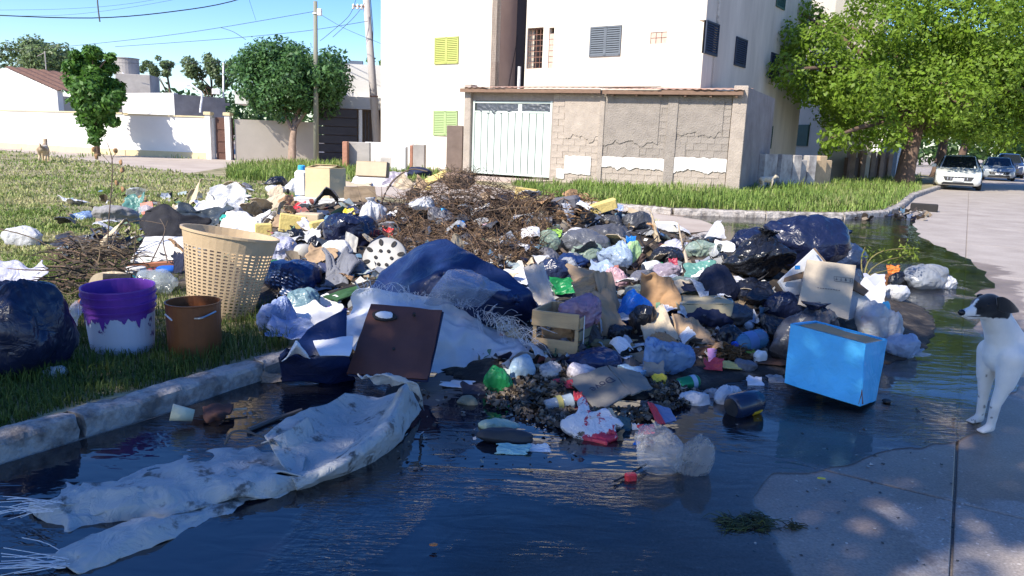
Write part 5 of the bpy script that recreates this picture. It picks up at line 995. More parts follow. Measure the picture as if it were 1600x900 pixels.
def bag(u, v, w_, h, mat, label, knot=True, tilt=0, depth=.8, seed=None, name='rubbish_bag', cat='bag', group=None, folds=1.0, lump=1.0, sink=.04, yaw=None, dz=0, kmat=None):
    global BS; BS += 1; seed = seed or BS; P, d = place(u, v); W = w_ * d / F; Hh = h * d / F * 1.04; Dp = W * depth; c = P + np.array([P[0], P[1], 0]) / d * Dp * .32 - UP * (sink - dz)
    Mx = TR(tuple(c)) @ Matrix.Rotation(rad(tilt), 4, 'Y') @ Matrix.Rotation(rad(yaw if yaw is not None else (seed * 67) % 360 * .08), 4, 'Z'); hb = Hh * (.86 if knot else 1)
    VF = xf(bagmesh(W, Dp, hb, seed, knot, folds, lump=lump), Mx)
    if not knot: return tag(obj(name, VF, mat, smooth=True, loc=c), label, cat, group)
    t = thing(name, label, cat, c, group); obj('sack', VF, mat, t, smooth=True); obj('knot', xf(knotmesh(W * .11, Hh * .2, seed), Mx @ TR((0, 0, hb * .86), rx=rad(R.uniform(-15, 15)))), kmat or mat, t, smooth=True); return t
BS = 0
def sheet(u, v, w_, h, mat, label, name, cat, slope=35, crump=.12, yaw=0, roll=0, seed=None, thick=.004, n=26, outline=.3, group=None, bend=.1, parent=None, dz=0.0, nf=7, rect=True):
    """crumpled or flat sheet lying on the heap; (u,v) middle of its lower edge"""
    global BS; BS += 1; seed = seed or BS; P, d = place(u, v); W = w_ * d / F; dl = math.asin(min(.9, (EYE - P[2]) / (np.linalg.norm(P) + .01))); Lh = h * d / F / max(.18, math.sin(rad(slope) + dl)); rr = random.Random(seed)
    Pp, Qq = np.meshgrid(np.linspace(-.5, .5, n), np.linspace(0, 1, n), indexing='ij')
    if not rect: a_ = (Qq - .5); s = np.sqrt(np.maximum(.02, 1 - (2 * a_) ** 2 * .85)); Pp = Pp * s; 
    e = noise(np.stack([Pp * 3 + seed, Qq * 3, Pp * 0], -1)) * outline; Pw = Pp * (1 + e); Qw = Qq * (1 + noise(np.stack([Pp * 3, Qq * 2 + seed, Pp * 0 + 5], -1)) * outline)
    D = np.zeros_like(Pp)
    for k in range(nf):
        a_ = rr.uniform(0, math.pi); D += np.abs((Pp * math.cos(a_) + (Qq - .5) * math.sin(a_)) - rr.uniform(-.35, .35)) * rr.uniform(-1, 1)
    q3 = np.stack([Pp, Qq, Pp * 0], -1); D = D * crump * W + crump * W * (.25 * noise(q3 * 5 + seed) + .18 * ridge(q3 * 4 + seed * 1.3) + .10 * ridge(q3 * 9 + seed)) + bend * W * (Pp ** 2 * 2 - (Qq - .5) ** 2); D = D - np.minimum(0, D[:, 0].mean() if crump > .05 else 0)
    ry = np.array([math.cos(rad(yaw)), math.sin(rad(yaw)), 0]); fw = np.array([-ry[1], ry[0], 0]); up = fw * math.cos(rad(slope)) + UP * math.sin(rad(slope)); nr = np.cross(ry, up)
    if roll: cr, sr = math.cos(rad(roll)), math.sin(rad(roll)); ry, up = ry * cr + up * sr, up * cr - ry * sr
    G = P + UP * dz + ry * (Pw * W)[..., None] + up * (Qw * Lh)[..., None] + nr * D[..., None]
    G[..., 2] = np.maximum(G[..., 2], Hm(G[..., 0], G[..., 1]) + .006)
    return tag(obj(name, shell(G, thick), mat, parent, smooth=crump > .02), label, cat, group)
def card(cs, mat, label, name, cat, dref, thick=.006, wob=.01, torn=.02, n=12, parent=None, seed=None, group=None, smooth=False):
    """stiff sheet through four seen corners (u,v,metres behind the spot it stands on)"""
    global BS; BS += 1; seed = seed or BS; d0 = dref if isinstance(dref, (int, float)) else hit(*dref)[1]; c = [Q(u, v, d0 + o) for u, v, o in cs]; a_, b_ = np.meshgrid(np.linspace(0, 1, n), np.linspace(0, 1, n), indexing='ij'); w4 = np.stack([(1 - a_) * (1 - b_), a_ * (1 - b_), a_ * b_, (1 - a_) * b_], -1)
    G = w4 @ np.array(c); L_ = np.linalg.norm(c[1] - c[0]); q = np.stack([a_ * 3 + seed, b_ * 3, a_ * 0], -1); G = G + normals(G) * (wob * noise(q))[..., None]
    if torn:
        q2 = np.stack([a_ * 5 + seed, b_ * 5, a_ * 0 + 3], -1); G = G + (c[1] - c[0]) * (noise(q2) * torn * (np.abs(a_ - .5) * 2) ** 4)[..., None] + (c[3] - c[0]) * (noise(q2 + 4) * torn * (np.abs(b_ - .5) * 2) ** 4)[..., None]
    o = obj(name, shell(G, thick), mat, parent, smooth=smooth); return tag(o, label, cat, group)
def frame_px(cs, d0):
    """matrix whose x,y plane is the card through four corners (unit = metre, origin the middle)"""
    c = [Q(u, v, d0 + o) for u, v, o in cs]; o = sum(c) / 4; x = (c[1] - c[0]); x /= np.linalg.norm(x); y = (c[3] - c[0]); y -= x * (x @ y); y /= np.linalg.norm(y); z = np.cross(x, y); m = np.eye(4); m[:3, 0], m[:3, 1], m[:3, 2], m[:3, 3] = x, y, z, o; return Matrix(m)
def bottle(u, v, ln, wd, mat, label, az, el=0, cap=None, name='plastic_bottle', cat='bottle', lab=None, labz=(.35, .65), kind='bottle', dz=0.0, group=None):
    """bottle or can lying with its axis at heading az (0 = to the right, 90 = away), el up"""
    P, d = place(u, v); Lm, r = ln * d / F, wd * d / F / 2; ax = Vector((math.cos(rad(az)) * math.cos(rad(el)), math.sin(rad(az)) * math.cos(rad(el)), math.sin(rad(el)))); q = ax.to_track_quat('Z', 'Y').to_matrix().to_4x4(); Mx = Matrix.Translation(Vector(P + UP * (r * .9 + dz))) @ q @ Matrix.Translation((0, 0, -Lm / 2))
    if kind == 'bottle': pr = [(r * .75, 0), (r * .97, .03), (r, .10), (r, .30), (r * .93, .36), (r, .42), (r, .62), (r * .9, .72), (r * .45, .88), (r * .34, .91), (r * .34, .96)]
    elif kind == 'can': pr = [(r * .72, 0), (r * .86, .02), (r, .08), (r, .90), (r * .82, .975), (r * .8, 1.0), (r * .74, .985), (.001, .98)]
    elif kind == 'wine': pr = [(.001, .03), (r * .55, .03), (r * .7, .0), (r * .95, .0), (r, .02), (r, .62), (r * .92, .70), (r * .4, .82), (r * .34, .97), (r * .4, .98), (r * .4, 1)]
    elif kind == 'cup': pr = [(r * .72, 0), (r * .74, .02), (r, .97), (r * 1.05, 1), (r * .95, 1), (r * .70, .05), (.001, .04)]
    elif kind == 'jar': pr = [(r * .9, 0), (r, .05), (r, .7), (r * .85, .82), (r * .8, 1)]
    t = thing(name, label, cat, P, group); b = obj('body', xf(lathe([(a_, z * Lm) for a_, z in pr], 22), Mx), mat, t, smooth=True)
    if cap: obj('cap', xf(lathe([(r * .4, .92 * Lm), (r * .42, .93 * Lm), (r * .42, 1.0 * Lm), (r * .36, 1.01 * Lm)], 14), Mx), cap, t)
    if lab: obj('label_band', xf(lathe([(r * 1.012, labz[0] * Lm), (r * 1.016, labz[1] * Lm)], 22, False), Mx), lab, t, smooth=True)
    return t, Mx, Lm, r
# materials for the heap
BLK = plastic('black bin bag', (.014, .015, .02), .28); NVY = plastic('navy bin bag', (.010, .015, .042), .3); DNV = M('dark navy cloth', (.012, .018, .05), .8, .2, 6, .4, 40); GRB = plastic('charcoal grey bag', (.055, .058, .068), .38); LGB = plastic('mid grey bag', (.13, .13, .15), .4)
WHB = plastic('white plastic bag', (.66, .66, .68), .35, trans=.25); CLR = plastic('clear plastic film', (.62, .64, .66), .22, alpha=.42, trans=.2); CLG = plastic('greenish clear bag', (.40, .52, .42), .25, alpha=.6, trans=.25); CLB = plastic('bluish clear bag', (.45, .56, .72), .25, alpha=.7, trans=.25); PBL = plastic('pale blue plastic', (.30, .38, .62), .3, trans=.2); LBL = plastic('pale lilac white bag', (.56, .56, .68), .35, trans=.25)
MAU = plastic('mauve bag', (.33, .20, .27), .25, alpha=.92, trans=.1); PNK = plastic('pink and white bag', (.62, .40, .44), .35, trans=.2); BBL = plastic('bright blue bag', (.015, .17, .58), .28); TEA = plastic('teal green plastic', (.12, .30, .26), .3, alpha=.8, trans=.2); GRN = plastic('green plastic', (.02, .26, .08), .25, alpha=.85, trans=.2); LIM = plastic('lime plastic', (.35, .62, .12), .35, trans=.2); REDP = plastic('red wrapper', (.55, .04, .05), .35); YEL = plastic('yellow wrapper', (.70, .52, .03), .35); ORG = plastic('orange wrapper', (.65, .18, .03), .35); PUR = plastic('purple plastic', (.12, .03, .30), .35); FOIL = plastic('silver crinkled film', (.62, .62, .63), .18, alpha=.75)
CARD = paper('brown cardboard', (.36, .25, .155)); CARDL = paper('pale cardboard', (.52, .42, .29)); CARDB = paper('beige board', (.47, .39, .29)); CARDW = paper('white card', (.66, .64, .60)); PAP = paper('white paper', (.70, .69, .70)); CRUM = M('crumpled brown paper', (.34, .20, .10), .9, .25, 5, .5, 30); YFOAM = M('yellow foam', (.62, .48, .17), .9, .15, 6, .6, 40); STY = M('white polystyrene', (.74, .74, .72), .85, .04, 10, .3, 80); TILE = M('terracotta', (.42, .17, .09), .85, .25, 6, .3, 30); JKT = M('black jacket cloth', (.02, .02, .025), .9, .3, 8, .4, 60); GCL = M('grey cloth', (.16, .165, .19), .9, .25, 7, .5, 50); WCL = M('white cloth', (.66, .65, .63), .9, .1, 5, .4, 40); DKW = M('dark board', (.045, .04, .04), .6, .3, 4, .3, 30); RBW = M('red brown board', (.22, .075, .045), .8, .3, 5, .4, 30); GRYF = M('slate foam', (.11, .11, .13), .9, .15, 6, .4, 50); STONE = M('wet dark stone', (.035, .03, .028), .5, .4, 8, .6, 30); CAN = M('green can paint', (.02, .22, .09), .3, .2, 3, 0, metal=.5); ALU = M('bare aluminium', (.55, .55, .56), .3, metal=.9); NAVYL = M('navy glazed tin', (.012, .02, .05), .25, .2, 4, 0, coat=.4); TWIG = M('dry twig', (.12, .088, .065), .9, .35, 6, .5, 40); HAY = M('dry brown weeds', (.19, .15, .115), .95, .4, 6, .4, 40, vcol=True)
PBOT = plastic('clear bottle plastic', (.5, .56, .6), .12, alpha=.4); BBOT = plastic('blue bottle plastic', (.08, .25, .45), .12, alpha=.65)
def lab_mat(n, c): return M(n, c, .5, .1, 4, .1, 30)
# ================================================================== left bank: basket, buckets, bags
m_bask = M('beige basket plastic', (.50, .37, .225), .5, .16, 5, .15, 40)
P, d = place(344, 502); k = d / F; Wt, Wb, Hb = 148 * k, 98 * k, 138 * k
bk = thing('laundry_basket', 'tall beige slotted plastic laundry basket standing tilted in the grass behind the brown pot', 'basket', P)
BM = TR(tuple(P * np.array([1.035, 1.035, 1]) - UP * .01)) @ Matrix.Rotation(rad(8), 4, 'Y') @ Matrix.Rotation(rad(-4), 4, 'X')
def brad(z): return (Wb + (Wt - Wb) * (z / Hb)) / 2
nc, nr_ = 40, 20; V = []; Fc = []; zlo, zhi = .05 * Hb, .82 * Hb; th_ = .004
def bp(a_, z, o): r = brad(z) + o; return (r * math.cos(a_), .78 * r * math.sin(a_), z)
def ringcell(a0, a1, z0, z1, fa, fz):
    ia0, ia1, iz0, iz1 = a0 + (a1 - a0) * fa, a1 - (a1 - a0) * fa, z0 + (z1 - z0) * fz, z1 - (z1 - z0) * fz; n = len(V)
    for o in (0, -th_):
        for a_, z in ((a0, z0), (a1, z0), (a1, z1), (a0, z1), (ia0, iz0), (ia1, iz0), (ia1, iz1), (ia0, iz1)): V.append(bp(a_, z, o))
    for i in range(4): j = (i + 1) % 4; Fc.append((n + i, n + j, n + 4 + j, n + 4 + i)); Fc.append((n + 8 + i, n + 12 + i, n + 12 + j, n + 8 + j)); Fc.append((n + 4 + i, n + 4 + j, n + 12 + j, n + 12 + i))
for i in range(nc):
    for j in range(nr_): ringcell(2 * math.pi * i / nc, 2 * math.pi * (i + 1) / nc, zlo + (zhi - zlo) * j / nr_, zlo + (zhi - zlo) * (j + 1) / nr_, .20, .26)
obj('slotted_side', xf((V, Fc), BM), m_bask, bk)
obj('rim', xf(lathe([(brad(zhi), zhi), (brad(Hb), Hb * .97), (brad(Hb) + .012, Hb * .97), (brad(Hb) + .014, Hb), (brad(Hb) - .002, Hb), (brad(zhi) - .004, zhi)], 40, False, 1, .78), BM), m_bask, bk, smooth=False)
obj('base', xf(lathe([(brad(0) - .004, 0), (brad(zlo), zlo), (brad(zlo) - .004, zlo), (.001, .01)], 40, True, 1, .78), BM), m_bask, bk)
# paint bucket: purple flanged top, flaking white body
P, d = place(194, 556); k = d / F; r1, Hb = 53 * k, 112 * k; r2 = 46 * k
bu = thing('paint_bucket', 'white paint bucket with purple ribbed rim and flaking label standing in the grass', 'bucket', P)
UM = TR(tuple(P * np.array([1 + r1 * .2, 1 + r1 * .2, 1]) - UP * .03), rx=rad(2))
m_pw = M('flaking white label', (.52, .56, .68), .6, .1, 9, .2, 40, col2=(.08, .03, .20), thr=.63, soft=.02); m_pu = M('purple bucket plastic', (.13, .035, .30), .45, .22, 7, .08, 30)
obj('body', xf(lathe([(r2 * .96, 0), (r2, .008), (r2 + (r1 - r2) * .62, Hb * .62), (r2 + (r1 - r2) * .62 - .003, Hb * .62), (r2 - .004, .02), (.001, .015)], 36), UM), m_pw, bu, smooth=False)
zz = [(.62, 0), (.68, 0), (.68, .010), (.70, .010), (.70, .002), (.78, .003), (.78, .014), (.805, .014), (.805, .004), (.89, .005), (.89, .012), (.91, .012), (.91, .004), (.98, .006), (1.0, .004), (.99, -.006), (.70, -.008)]
obj('ribbed_top', xf(lathe([(r2 + (r1 - r2) * a_ + o * .85, Hb * a_) for a_, o in zz], 36, False), UM), m_pu, bu)
rr = random.Random(3); mb = MB()
for i in range(44):
    a_ = rad(rr.uniform(195, 345)); ln = rr.choice((.004, .008, .015, .02, .03, .06)) * rr.uniform(.6, 1.3); r = r2 + (r1 - r2) * .6 + .0012
    pts = [(r * math.cos(a_ + .09 * s), r * math.sin(a_ + .09 * s), Hb * .625 - zz_) for s, zz_ in ((-1.3, -.004), (1.3, -.004), (.25, ln), (-.25, ln * rr.uniform(.7, 1)))]; mb.add((np.array(pts + [tuple(np.array(p) * [1.006, 1.006, 1]) for p in pts]), [(4, 5, 6, 7)] + [(i_, (i_ + 1) % 4, 4 + (i_ + 1) % 4, 4 + i_) for i_ in range(4)]))
obj('paint_drip', xf(mb.arr(), UM), m_pu, bu)
obj('handle', xf(tube([(-r1 - .004, 0, Hb * .84), (-r1 - .02, -.05, Hb * .70), (-r1 * .9, -r1 * .6, Hb * .62)], .0025, 5), UM), ALU, bu)
P, d = place(306, 560); k = d / F; r1, Hb = 41 * k, 92 * k
po = thing('pot', 'rusty brown round tin pot in the grass between bucket and basket', 'pot', P); OM = TR(tuple(P * np.array([1 + r1 * .2, 1 + r1 * .2, 1]) - UP * .03)); m_pot = M('rusty brown enamel', (.22, .075, .025), .45, .25, 3, .15, 40)
obj('body', xf(lathe([(r1 * .9, 0), (r1 * .97, .02), (r1, Hb * .97), (r1 * 1.03, Hb * .98), (r1 * 1.03, Hb), (r1 * .97, Hb), (r1 * .93, .04), (.001, .03)], 32), OM), m_pot, po)
obj('handle', xf(tube(spline([(r1 * .45, -r1 * .95, Hb * .80), (r1 * .75, -r1 * .95, Hb * .82), (r1 * 1.05, -r1 * .45, Hb * .88)], 8), .006, 6), OM), ALU, po); obj('scratch', xf(tube([(-r1 * .80, -r1 * .64, Hb * .82), (-r1 * .62, -r1 * .82, Hb * .80), (-r1 * .42, -r1 * .93, Hb * .75)], .005, 5), OM), PAP, po)
bag(18, 592, 150, 158, NVY, 'big navy plastic bag sagging in the grass at the left edge', knot=False, depth=.7, folds=.8, tilt=4)
sheet(15, 462, 90, 50, LBL, 'pale plastic sack top lying on the big navy bag at the left edge', 'plastic_sack', 'sack', 55, .10, dz=.02)
bag(88, 592, 42, 30, WHB, 'small white plastic ball half sunk in the shaded grass', knot=False)
sheet(98, 520, 42, 46, CLR, 'crumpled clear film scrap between the navy bag and the bucket', 'plastic_scrap', 'scrap', 60, .18)
P, d = place(128, 490); tag(obj('broken_tile', xf(bbox_bev((0, 0, 0), (.13, .055, .05), 0, .008), TR(tuple(P + UP * .07), rz=.5, ry=-.55)), TILE), 'orange brick fragment left of the purple bucket rim', 'brick')
# tan and black padded board behind the bucket
d0 = hit(170, 500)[1] + .05; bb = thing('padded_board', 'rounded tan board with black cover standing behind the purple bucket', 'board', Q(172, 480, d0))
rows = [[Q(u, v, d0 + .02 * j) for j, (u, v) in enumerate(r)] for r in ([(136, 470), (136, 490), (138, 500), (140, 505)], [(138, 445), (150, 470), (160, 490), (165, 505)], [(150, 428), (175, 450), (190, 480), (195, 505)], [(175, 426), (200, 430), (212, 470), (215, 505)])]
obj('panel', shell(np.swapaxes(spline(np.swapaxes(spline(np.array(rows), 14), 0, 1), 14), 0, 1), .02), CARDL, bb); card([(162, 428, -.04), (206, 428, -.02), (206, 466, -.02), (162, 466, -.04)], JKT, None, 'cover', None, d0, .02, parent=bb)
P, d = place(214, 447); cu = thing('plastic_tub', 'small turquoise tub with white lid behind the bucket', 'tub', P); k = d / F; CM = TR(tuple(P + UP * .0)); obj('body', xf(lathe([(11 * k, 0), (14 * k, 22 * k), (12 * k, 22 * k), (.001, .02)], 18), CM), lab_mat('turquoise tub', (.02, .28, .42)), cu); obj('lid', xf(lathe([(14.5 * k, 22 * k), (15 * k, 24 * k), (14 * k, 30 * k), (.001, 31 * k)], 18), CM), CARDW, cu)
bottle(250, 460, 58, 42, PBOT, 'large ribbed clear bottle lying behind the bucket against the basket', 0, 4, name='water_bottle')
bag(262, 424, 36, 14, lab_mat('royal blue lid', (.02, .12, .5)), 'bright blue lid beside the basket rim', knot=False, name='lid', cat='lid', folds=.1, lump=.1); bag(240, 424, 24, 11, lab_mat('dull red lid', (.3, .04, .03)), 'dull red lid next to the bright blue lid', knot=False, name='lid', cat='lid', folds=.1, lump=.1)
tag(obj('timber_batten', tube([Q(200, 415, hit(200, 425)[1]), Q(275, 411, hit(200, 425)[1] + .05)], .022, 4), TILE), 'reddish batten lying left of the basket rim', 'batten')
sheet(278, 428, 16, 34, DNV, 'dark blue cloth strip hanging at the left of the basket', 'cloth', 'cloth', 75, .1)
# weeds piled behind the bucket
def tangle(name, label, cat, u0_, u1_, v0_, v1_, n, ln, r, mat, cols, group=None, stuff=False, up=.3, flat=.6, lift=.1, parent=None, test=None):
    mb = MB(); cc = []
    for _ in range(n):
        u, v = R.uniform(u0_, u1_), R.uniform(v0_, v1_)
        if test and not test(u, v): continue
        P, d = hit(u, v); a_ = R.uniform(0, 6.28); L_ = ln * R.uniform(.5, 1.3); dr = np.array([math.cos(a_), math.sin(a_) * .7, R.gauss(0, up)]); P = P + UP * R.uniform(.0, lift); c1 = P + dr * L_ * .5 + np.array([R.gauss(0, .12), R.gauss(0, .12), R.gauss(.05, .1)]) * L_; c2 = P + dr * L_ * np.array([1, 1, flat])
        V, Fc = tube(spline([P, c1, c2], 5), [r, r, r * .8, r * .6, r * .3], 3); mb.add((V, Fc)); cc.append(np.tile(np.array(R.choice(cols)) * R.uniform(.7, 1.3), (len(V), 1)))
    o = obj(name, mb, mat, parent, cols=np.concatenate(cc)); tag(o, label, cat, group, 'stuff' if (stuff or name == 'leaf_pile') else None); return o
DRY = [(1.0, .9, .8), (.6, .5, .45), (.4, .35, .32), (1.5, 1.25, .9)]; DK = [(.35, .36, .36), (.25, .24, .22), (.55, .5, .4)]
tangle('weed_heap', 'heap of dark wilted weeds behind the purple bucket', 'weeds', 92, 205, 405, 470, 420, .28, .006, HAY, DK + DRY[1:2], lift=.22)
tangle('weed_heap', 'dry straw tuft on top of the wilted weeds near the black plastic', 'weeds', 105, 200, 385, 412, 160, .2, .004, HAY, DRY, lift=.14)
# ================================================================== left back: strewn on the sunny grass
bag(134, 344, 32, 18, plastic('dull blue bag', (.16, .24, .40), .4), 'small dull blue bag at the far left end of the strewn clothes', knot=False)
bag(180, 350, 66, 32, M('dusty grey cloth', (.25, .24, .24), .9, .3, 7, .5, 40), 'dusty grey bundled cloth among the grass left of the black jacket', knot=False, name='bundle', cat='bundle')
sheet(208, 336, 28, 30, TEA, 'pale mint plastic scrap next to the salmon card', 'plastic_scrap', 'scrap', 60, .2); card([(219, 318, .05), (238, 315, .05), (241, 334, 0), (222, 336, 0)], paper('salmon pink card', (.62, .24, .18)), 'salmon pink card standing in the strewn rubbish', 'card', 'card', (230, 338), .02)
bag(253, 333, 22, 15, STY, 'white bowl beside the yellow wrapper', knot=False, name='bowl', cat='bowl', folds=.15, lump=.2); bag(262, 343, 20, 15, YEL, 'crumpled yellow wrapper beside the white bowl', knot=False, name='wrapper', cat='wrapper'); sheet(277, 334, 22, 12, CARDL, 'torn beige carton scrap right of the yellow wrapper', 'carton_scrap', 'carton', 40, .12)
sheet(255, 386, 96, 54, JKT, 'black jacket thrown over the grass behind the white board', 'jacket', 'jacket', 42, .16, bend=-.15, thick=.02); sheet(305, 362, 84, 36, plastic('black teal bag', (.04, .05, .055), .4), 'black plastic sheet right of the jacket', 'plastic_sheet', 'plastic', 30, .14); sheet(318, 345, 70, 10, lab_mat('teal hem', (.03, .32, .26)), 'teal strip along the black plastic sheet', 'strip', 'strip', 20, .08)
sheet(248, 410, 88, 44, CARDW, 'white flat board lying behind the wilted weeds', 'board', 'board', 24, .03, roll=6, bend=.02, outline=.05)
sheet(112, 394, 62, 24, GRB, 'flat grey plastic sheet at the left of the black scraps', 'plastic_sheet', 'plastic', 25, .14); bag(148, 392, 34, 30, BLK, 'crumpled black plastic standing beside the dry stem', knot=False); bag(182, 402, 26, 30, BLK, 'glossy black plastic lump right of the dry stem', knot=False, folds=1.4)
bag(40, 385, 62, 36, WHB, 'white crumpled bag on the sunlit grass at the far left', knot=False, folds=1.3, depth=.6)
sheet(352, 330, 56, 40, FOIL, 'crinkled silver film catching the sun on the left pile', 'plastic_film', 'film', 62, .2); sheet(322, 340, 50, 26, WCL, 'white cloth with pinkish stain under the silver film', 'cloth', 'cloth', 40, .16); bag(384, 342, 34, 24, LGB, 'grey bag right of the silver film', knot=False); bag(412, 340, 26, 18, BLK, 'small black bag at the right end of the left pile', knot=False)
sheet(372, 368, 64, 38, WCL, 'white vest with black lining lying above the basket', 'garment', 'garment', 35, .15, thick=.012); bag(362, 374, 36, 14, JKT, 'black lining under the white vest', knot=False, name='cloth', cat='cloth'); sheet(330, 372, 54, 16, GCL, 'grey cloth just behind the basket rim', 'cloth', 'cloth', 25, .12)
def block(u, v, w_, h, mat, label, name, cat, yaw=0, tilt=0, dp=.6, bev=.01, dz=0, holes=0):
    P, d = place(u, v); W, Hh = w_ * d / F, h * d / F; Mx = TR(tuple(P + UP * (Hh * .45 + dz)), rz=rad(yaw), ry=rad(tilt)); V, Fc = bbox_bev((0, 0, 0), (W, W * dp, Hh), 0, min(bev, Hh * .2)); V = V * (1 + .06 * noise(V * 6 + u)[:, None])
    if not holes: return tag(obj(name, xf((V, Fc), Mx), mat, loc=P), label, cat)
    t = thing(name, label, cat, P); obj('body', xf((V, Fc), Mx), mat, t)
    for k in range(holes): obj('hole', xf(lathe([(Hh * .10, -.004), (Hh * .10, .002), (.001, .003)], 10), Mx @ TR((W * (-.32 + .64 * k / max(1, holes - 1)), -W * dp / 2, Hh * (.12 if k % 2 else -.08)), rx=rad(90))), m_dark, t)
    return t
block(412, 368, 26, 20, YFOAM, 'yellow foam lump behind the pale lilac bag', 'foam_block', 'foam', 20); block(418, 350, 30, 14, CARD, 'tan carton behind the yellow foam lump', 'carton', 'carton', -10)
bag(436, 404, 60, 36, LBL, 'pale lilac white plastic bag right of the basket rim', knot=False, folds=1.3); bag(474, 402, 30, 26, M('grey plastic dome', (.46, .43, .38), .35, .08, 3, .05), 'smooth grey dome shaped bowl beside the pale lilac bag', knot=False, name='bowl', cat='bowl', folds=.05, lump=.08)
bag(462, 384, 34, 32, BLK, 'black torn bag with white contents above the grey bowl', knot=False, folds=1.6); sheet(478, 386, 38, 26, WHB, 'white torn plastic between black scraps above the grey bowl', 'plastic_scrap', 'scrap', 50, .25); bag(492, 390, 26, 26, BLK, 'small black scrap bag right of the white torn plastic', knot=False, folds=1.6)
block(458, 362, 40, 28, YFOAM, 'large yellow foam board leaning below the sunlit carton', 'foam_block', 'foam', 12, 8, .3); block(484, 352, 38, 20, CARDL, 'pale carton below the sunlit carton', 'carton', 'carton', -8); block(497, 362, 24, 18, YFOAM, 'second yellow foam lump right of the large foam board', 'foam_block', 'foam', 30, -10); sheet(440, 356, 28, 20, CARD, 'tan torn cardboard left of the large foam board', 'cardboard', 'cardboard', 45, .05)
sheet(462, 332, 28, 15, REDP, 'red and white crisp packet left of the sunlit carton', 'packet', 'packet', 45, .16)
block(368, 296, 16, 11, YFOAM, 'small yellow carton alone on the grass in the back', 'carton', 'carton', 25); bag(384, 297, 18, 14, LGB, 'small grey bag beside the lone yellow carton', knot=False); bag(432, 291, 32, 17, BLK, 'black bag top on the white sack at the back of the grass', knot=False); bag(430, 302, 30, 15, WHB, 'white sack under the black bag at the back of the grass', knot=False); bag(463, 302, 34, 24, WHB, 'white bag with red print left of the sunlit carton', knot=False)
# ================================================================== the carton on its stack and the back row
def carton(cs_front, cs_side, dref, mat, label, flaps=True, inner=CARD, name='cardboard_box'):
    d0 = dref if isinstance(dref, (int, float)) else hit(*dref)[1]; t = thing(name, label, 'box', Q(cs_front[3][0], cs_front[3][1], d0)); p = [Q(u, v, d0 + o) for u, v, o in cs_front]; s = [Q(u, v, d0 + o) for u, v, o in cs_side]
    e = s[1] - s[0]; bt = s[2] - s[3]; bk_ = [p[0] + e, p[1] + e, p[2] + bt, p[3] + bt]
    for nm, q in (('front', p), ('side', [p[1], bk_[1], bk_[2], p[2]]), ('back', bk_[::-1]), ('side', [bk_[0], p[0], p[3], bk_[3]]), ('bottom', [p[3], p[2], bk_[2], bk_[3]])):
        a_, b_ = np.meshgrid(np.linspace(0, 1, 6), np.linspace(0, 1, 6), indexing='ij'); w4 = np.stack([(1 - a_) * (1 - b_), a_ * (1 - b_), a_ * b_, (1 - a_) * b_], -1); G = w4 @ np.array(q); G = G + normals(G) * (.004 * noise(G * 9))[..., None]; obj(nm, shell(G, .006), mat, t)
    if flaps:
        for (a_, b_), o in zip(((p[0], p[1]), (p[1], bk_[1]), (bk_[1], bk_[0]), (bk_[0], p[0])), flaps if isinstance(flaps, list) else [.4] * 4):
            if o is None: continue
            cen = (p[0] + p[1] + bk_[0] + bk_[1]) / 4; inw = cen - (a_ + b_) / 2; h = np.linalg.norm(b_ - a_) * .38; inw = inw / np.linalg.norm(inw); up = UP * math.sin(o) + inw * math.cos(o); G = np.array([[a_ + (b_ - a_) * x + up * h * y + UP * .004 for y in np.linspace(.02, 1, 4)] for x in np.linspace(.03, .97, 5)]); obj('flap', shell(G, .005), mat, t)
    return t, p, s
d0 = 8.9
bx1, p_, s_ = carton([(477, 262, 0), (515, 264, -.06), (515, 318, -.06), (477, 314, 0)], [(515, 264, -.06), (540, 263, .12), (540, 315, .12), (515, 318, -.06)], d0, paper('sunlit tan carton', (.56, .44, .26)), 'big tan carton standing on the white crate at the back left of the heap', [.15, -1.1, .3, .3])
fm = frame_px([(477, 262, 0), (515, 264, -.06), (515, 318, -.06), (477, 314, 0)], d0); mk = lab_mat('faded orange print', (.45, .28, .12))
for r_ in range(2):
    for i in range(7 - 2 * r_): obj('print_mark', xf(box((-.085 + i * .024, .06 + .055 * r_ * 1, .007 if True else 0), (.014, .030 + .006 * (i % 2), .001)), fm), mk, bx1)
crt = thing('white_crate', 'white slatted crate under the big tan carton', 'crate', Q(505, 330, d0)); P = Q(506, 324, d0 + .12)
for z in (-.02, .075): obj('rail', box(P + np.array([0, -.22, z]), (.62, .02, .06)), WCL, crt)
obj('top_board', box(P + np.array([0, .02, .115]), (.64, .5, .015)), WCL, crt); obj('side_panel', box(P + np.array([.32, .02, .02]), (.02, .5, .2)), M('shaded violet grey panel', (.24, .20, .22), .8), crt)
for x in (-.28, 0, .28): obj('leg', box(P + np.array([x, -.19, -.06]), (.05, .05, .32)), WCL, crt)
bkt = thing('canister', 'white canister with light blue cap left of the big tan carton', 'canister', Q(472, 305, d0 + .25)); cP = Q(472, 304, d0 + .25); obj('body', xf(bbox_bev((0, 0, .15), (.15, .15, .3), 0, .03), TR(tuple(cP))), STY, bkt); obj('cap', xf(lathe([(.04, .3), (.045, .31), (.045, .35), (.03, .36)], 14), TR(tuple(cP))), lab_mat('light blue cap', (.05, .4, .75)), bkt)
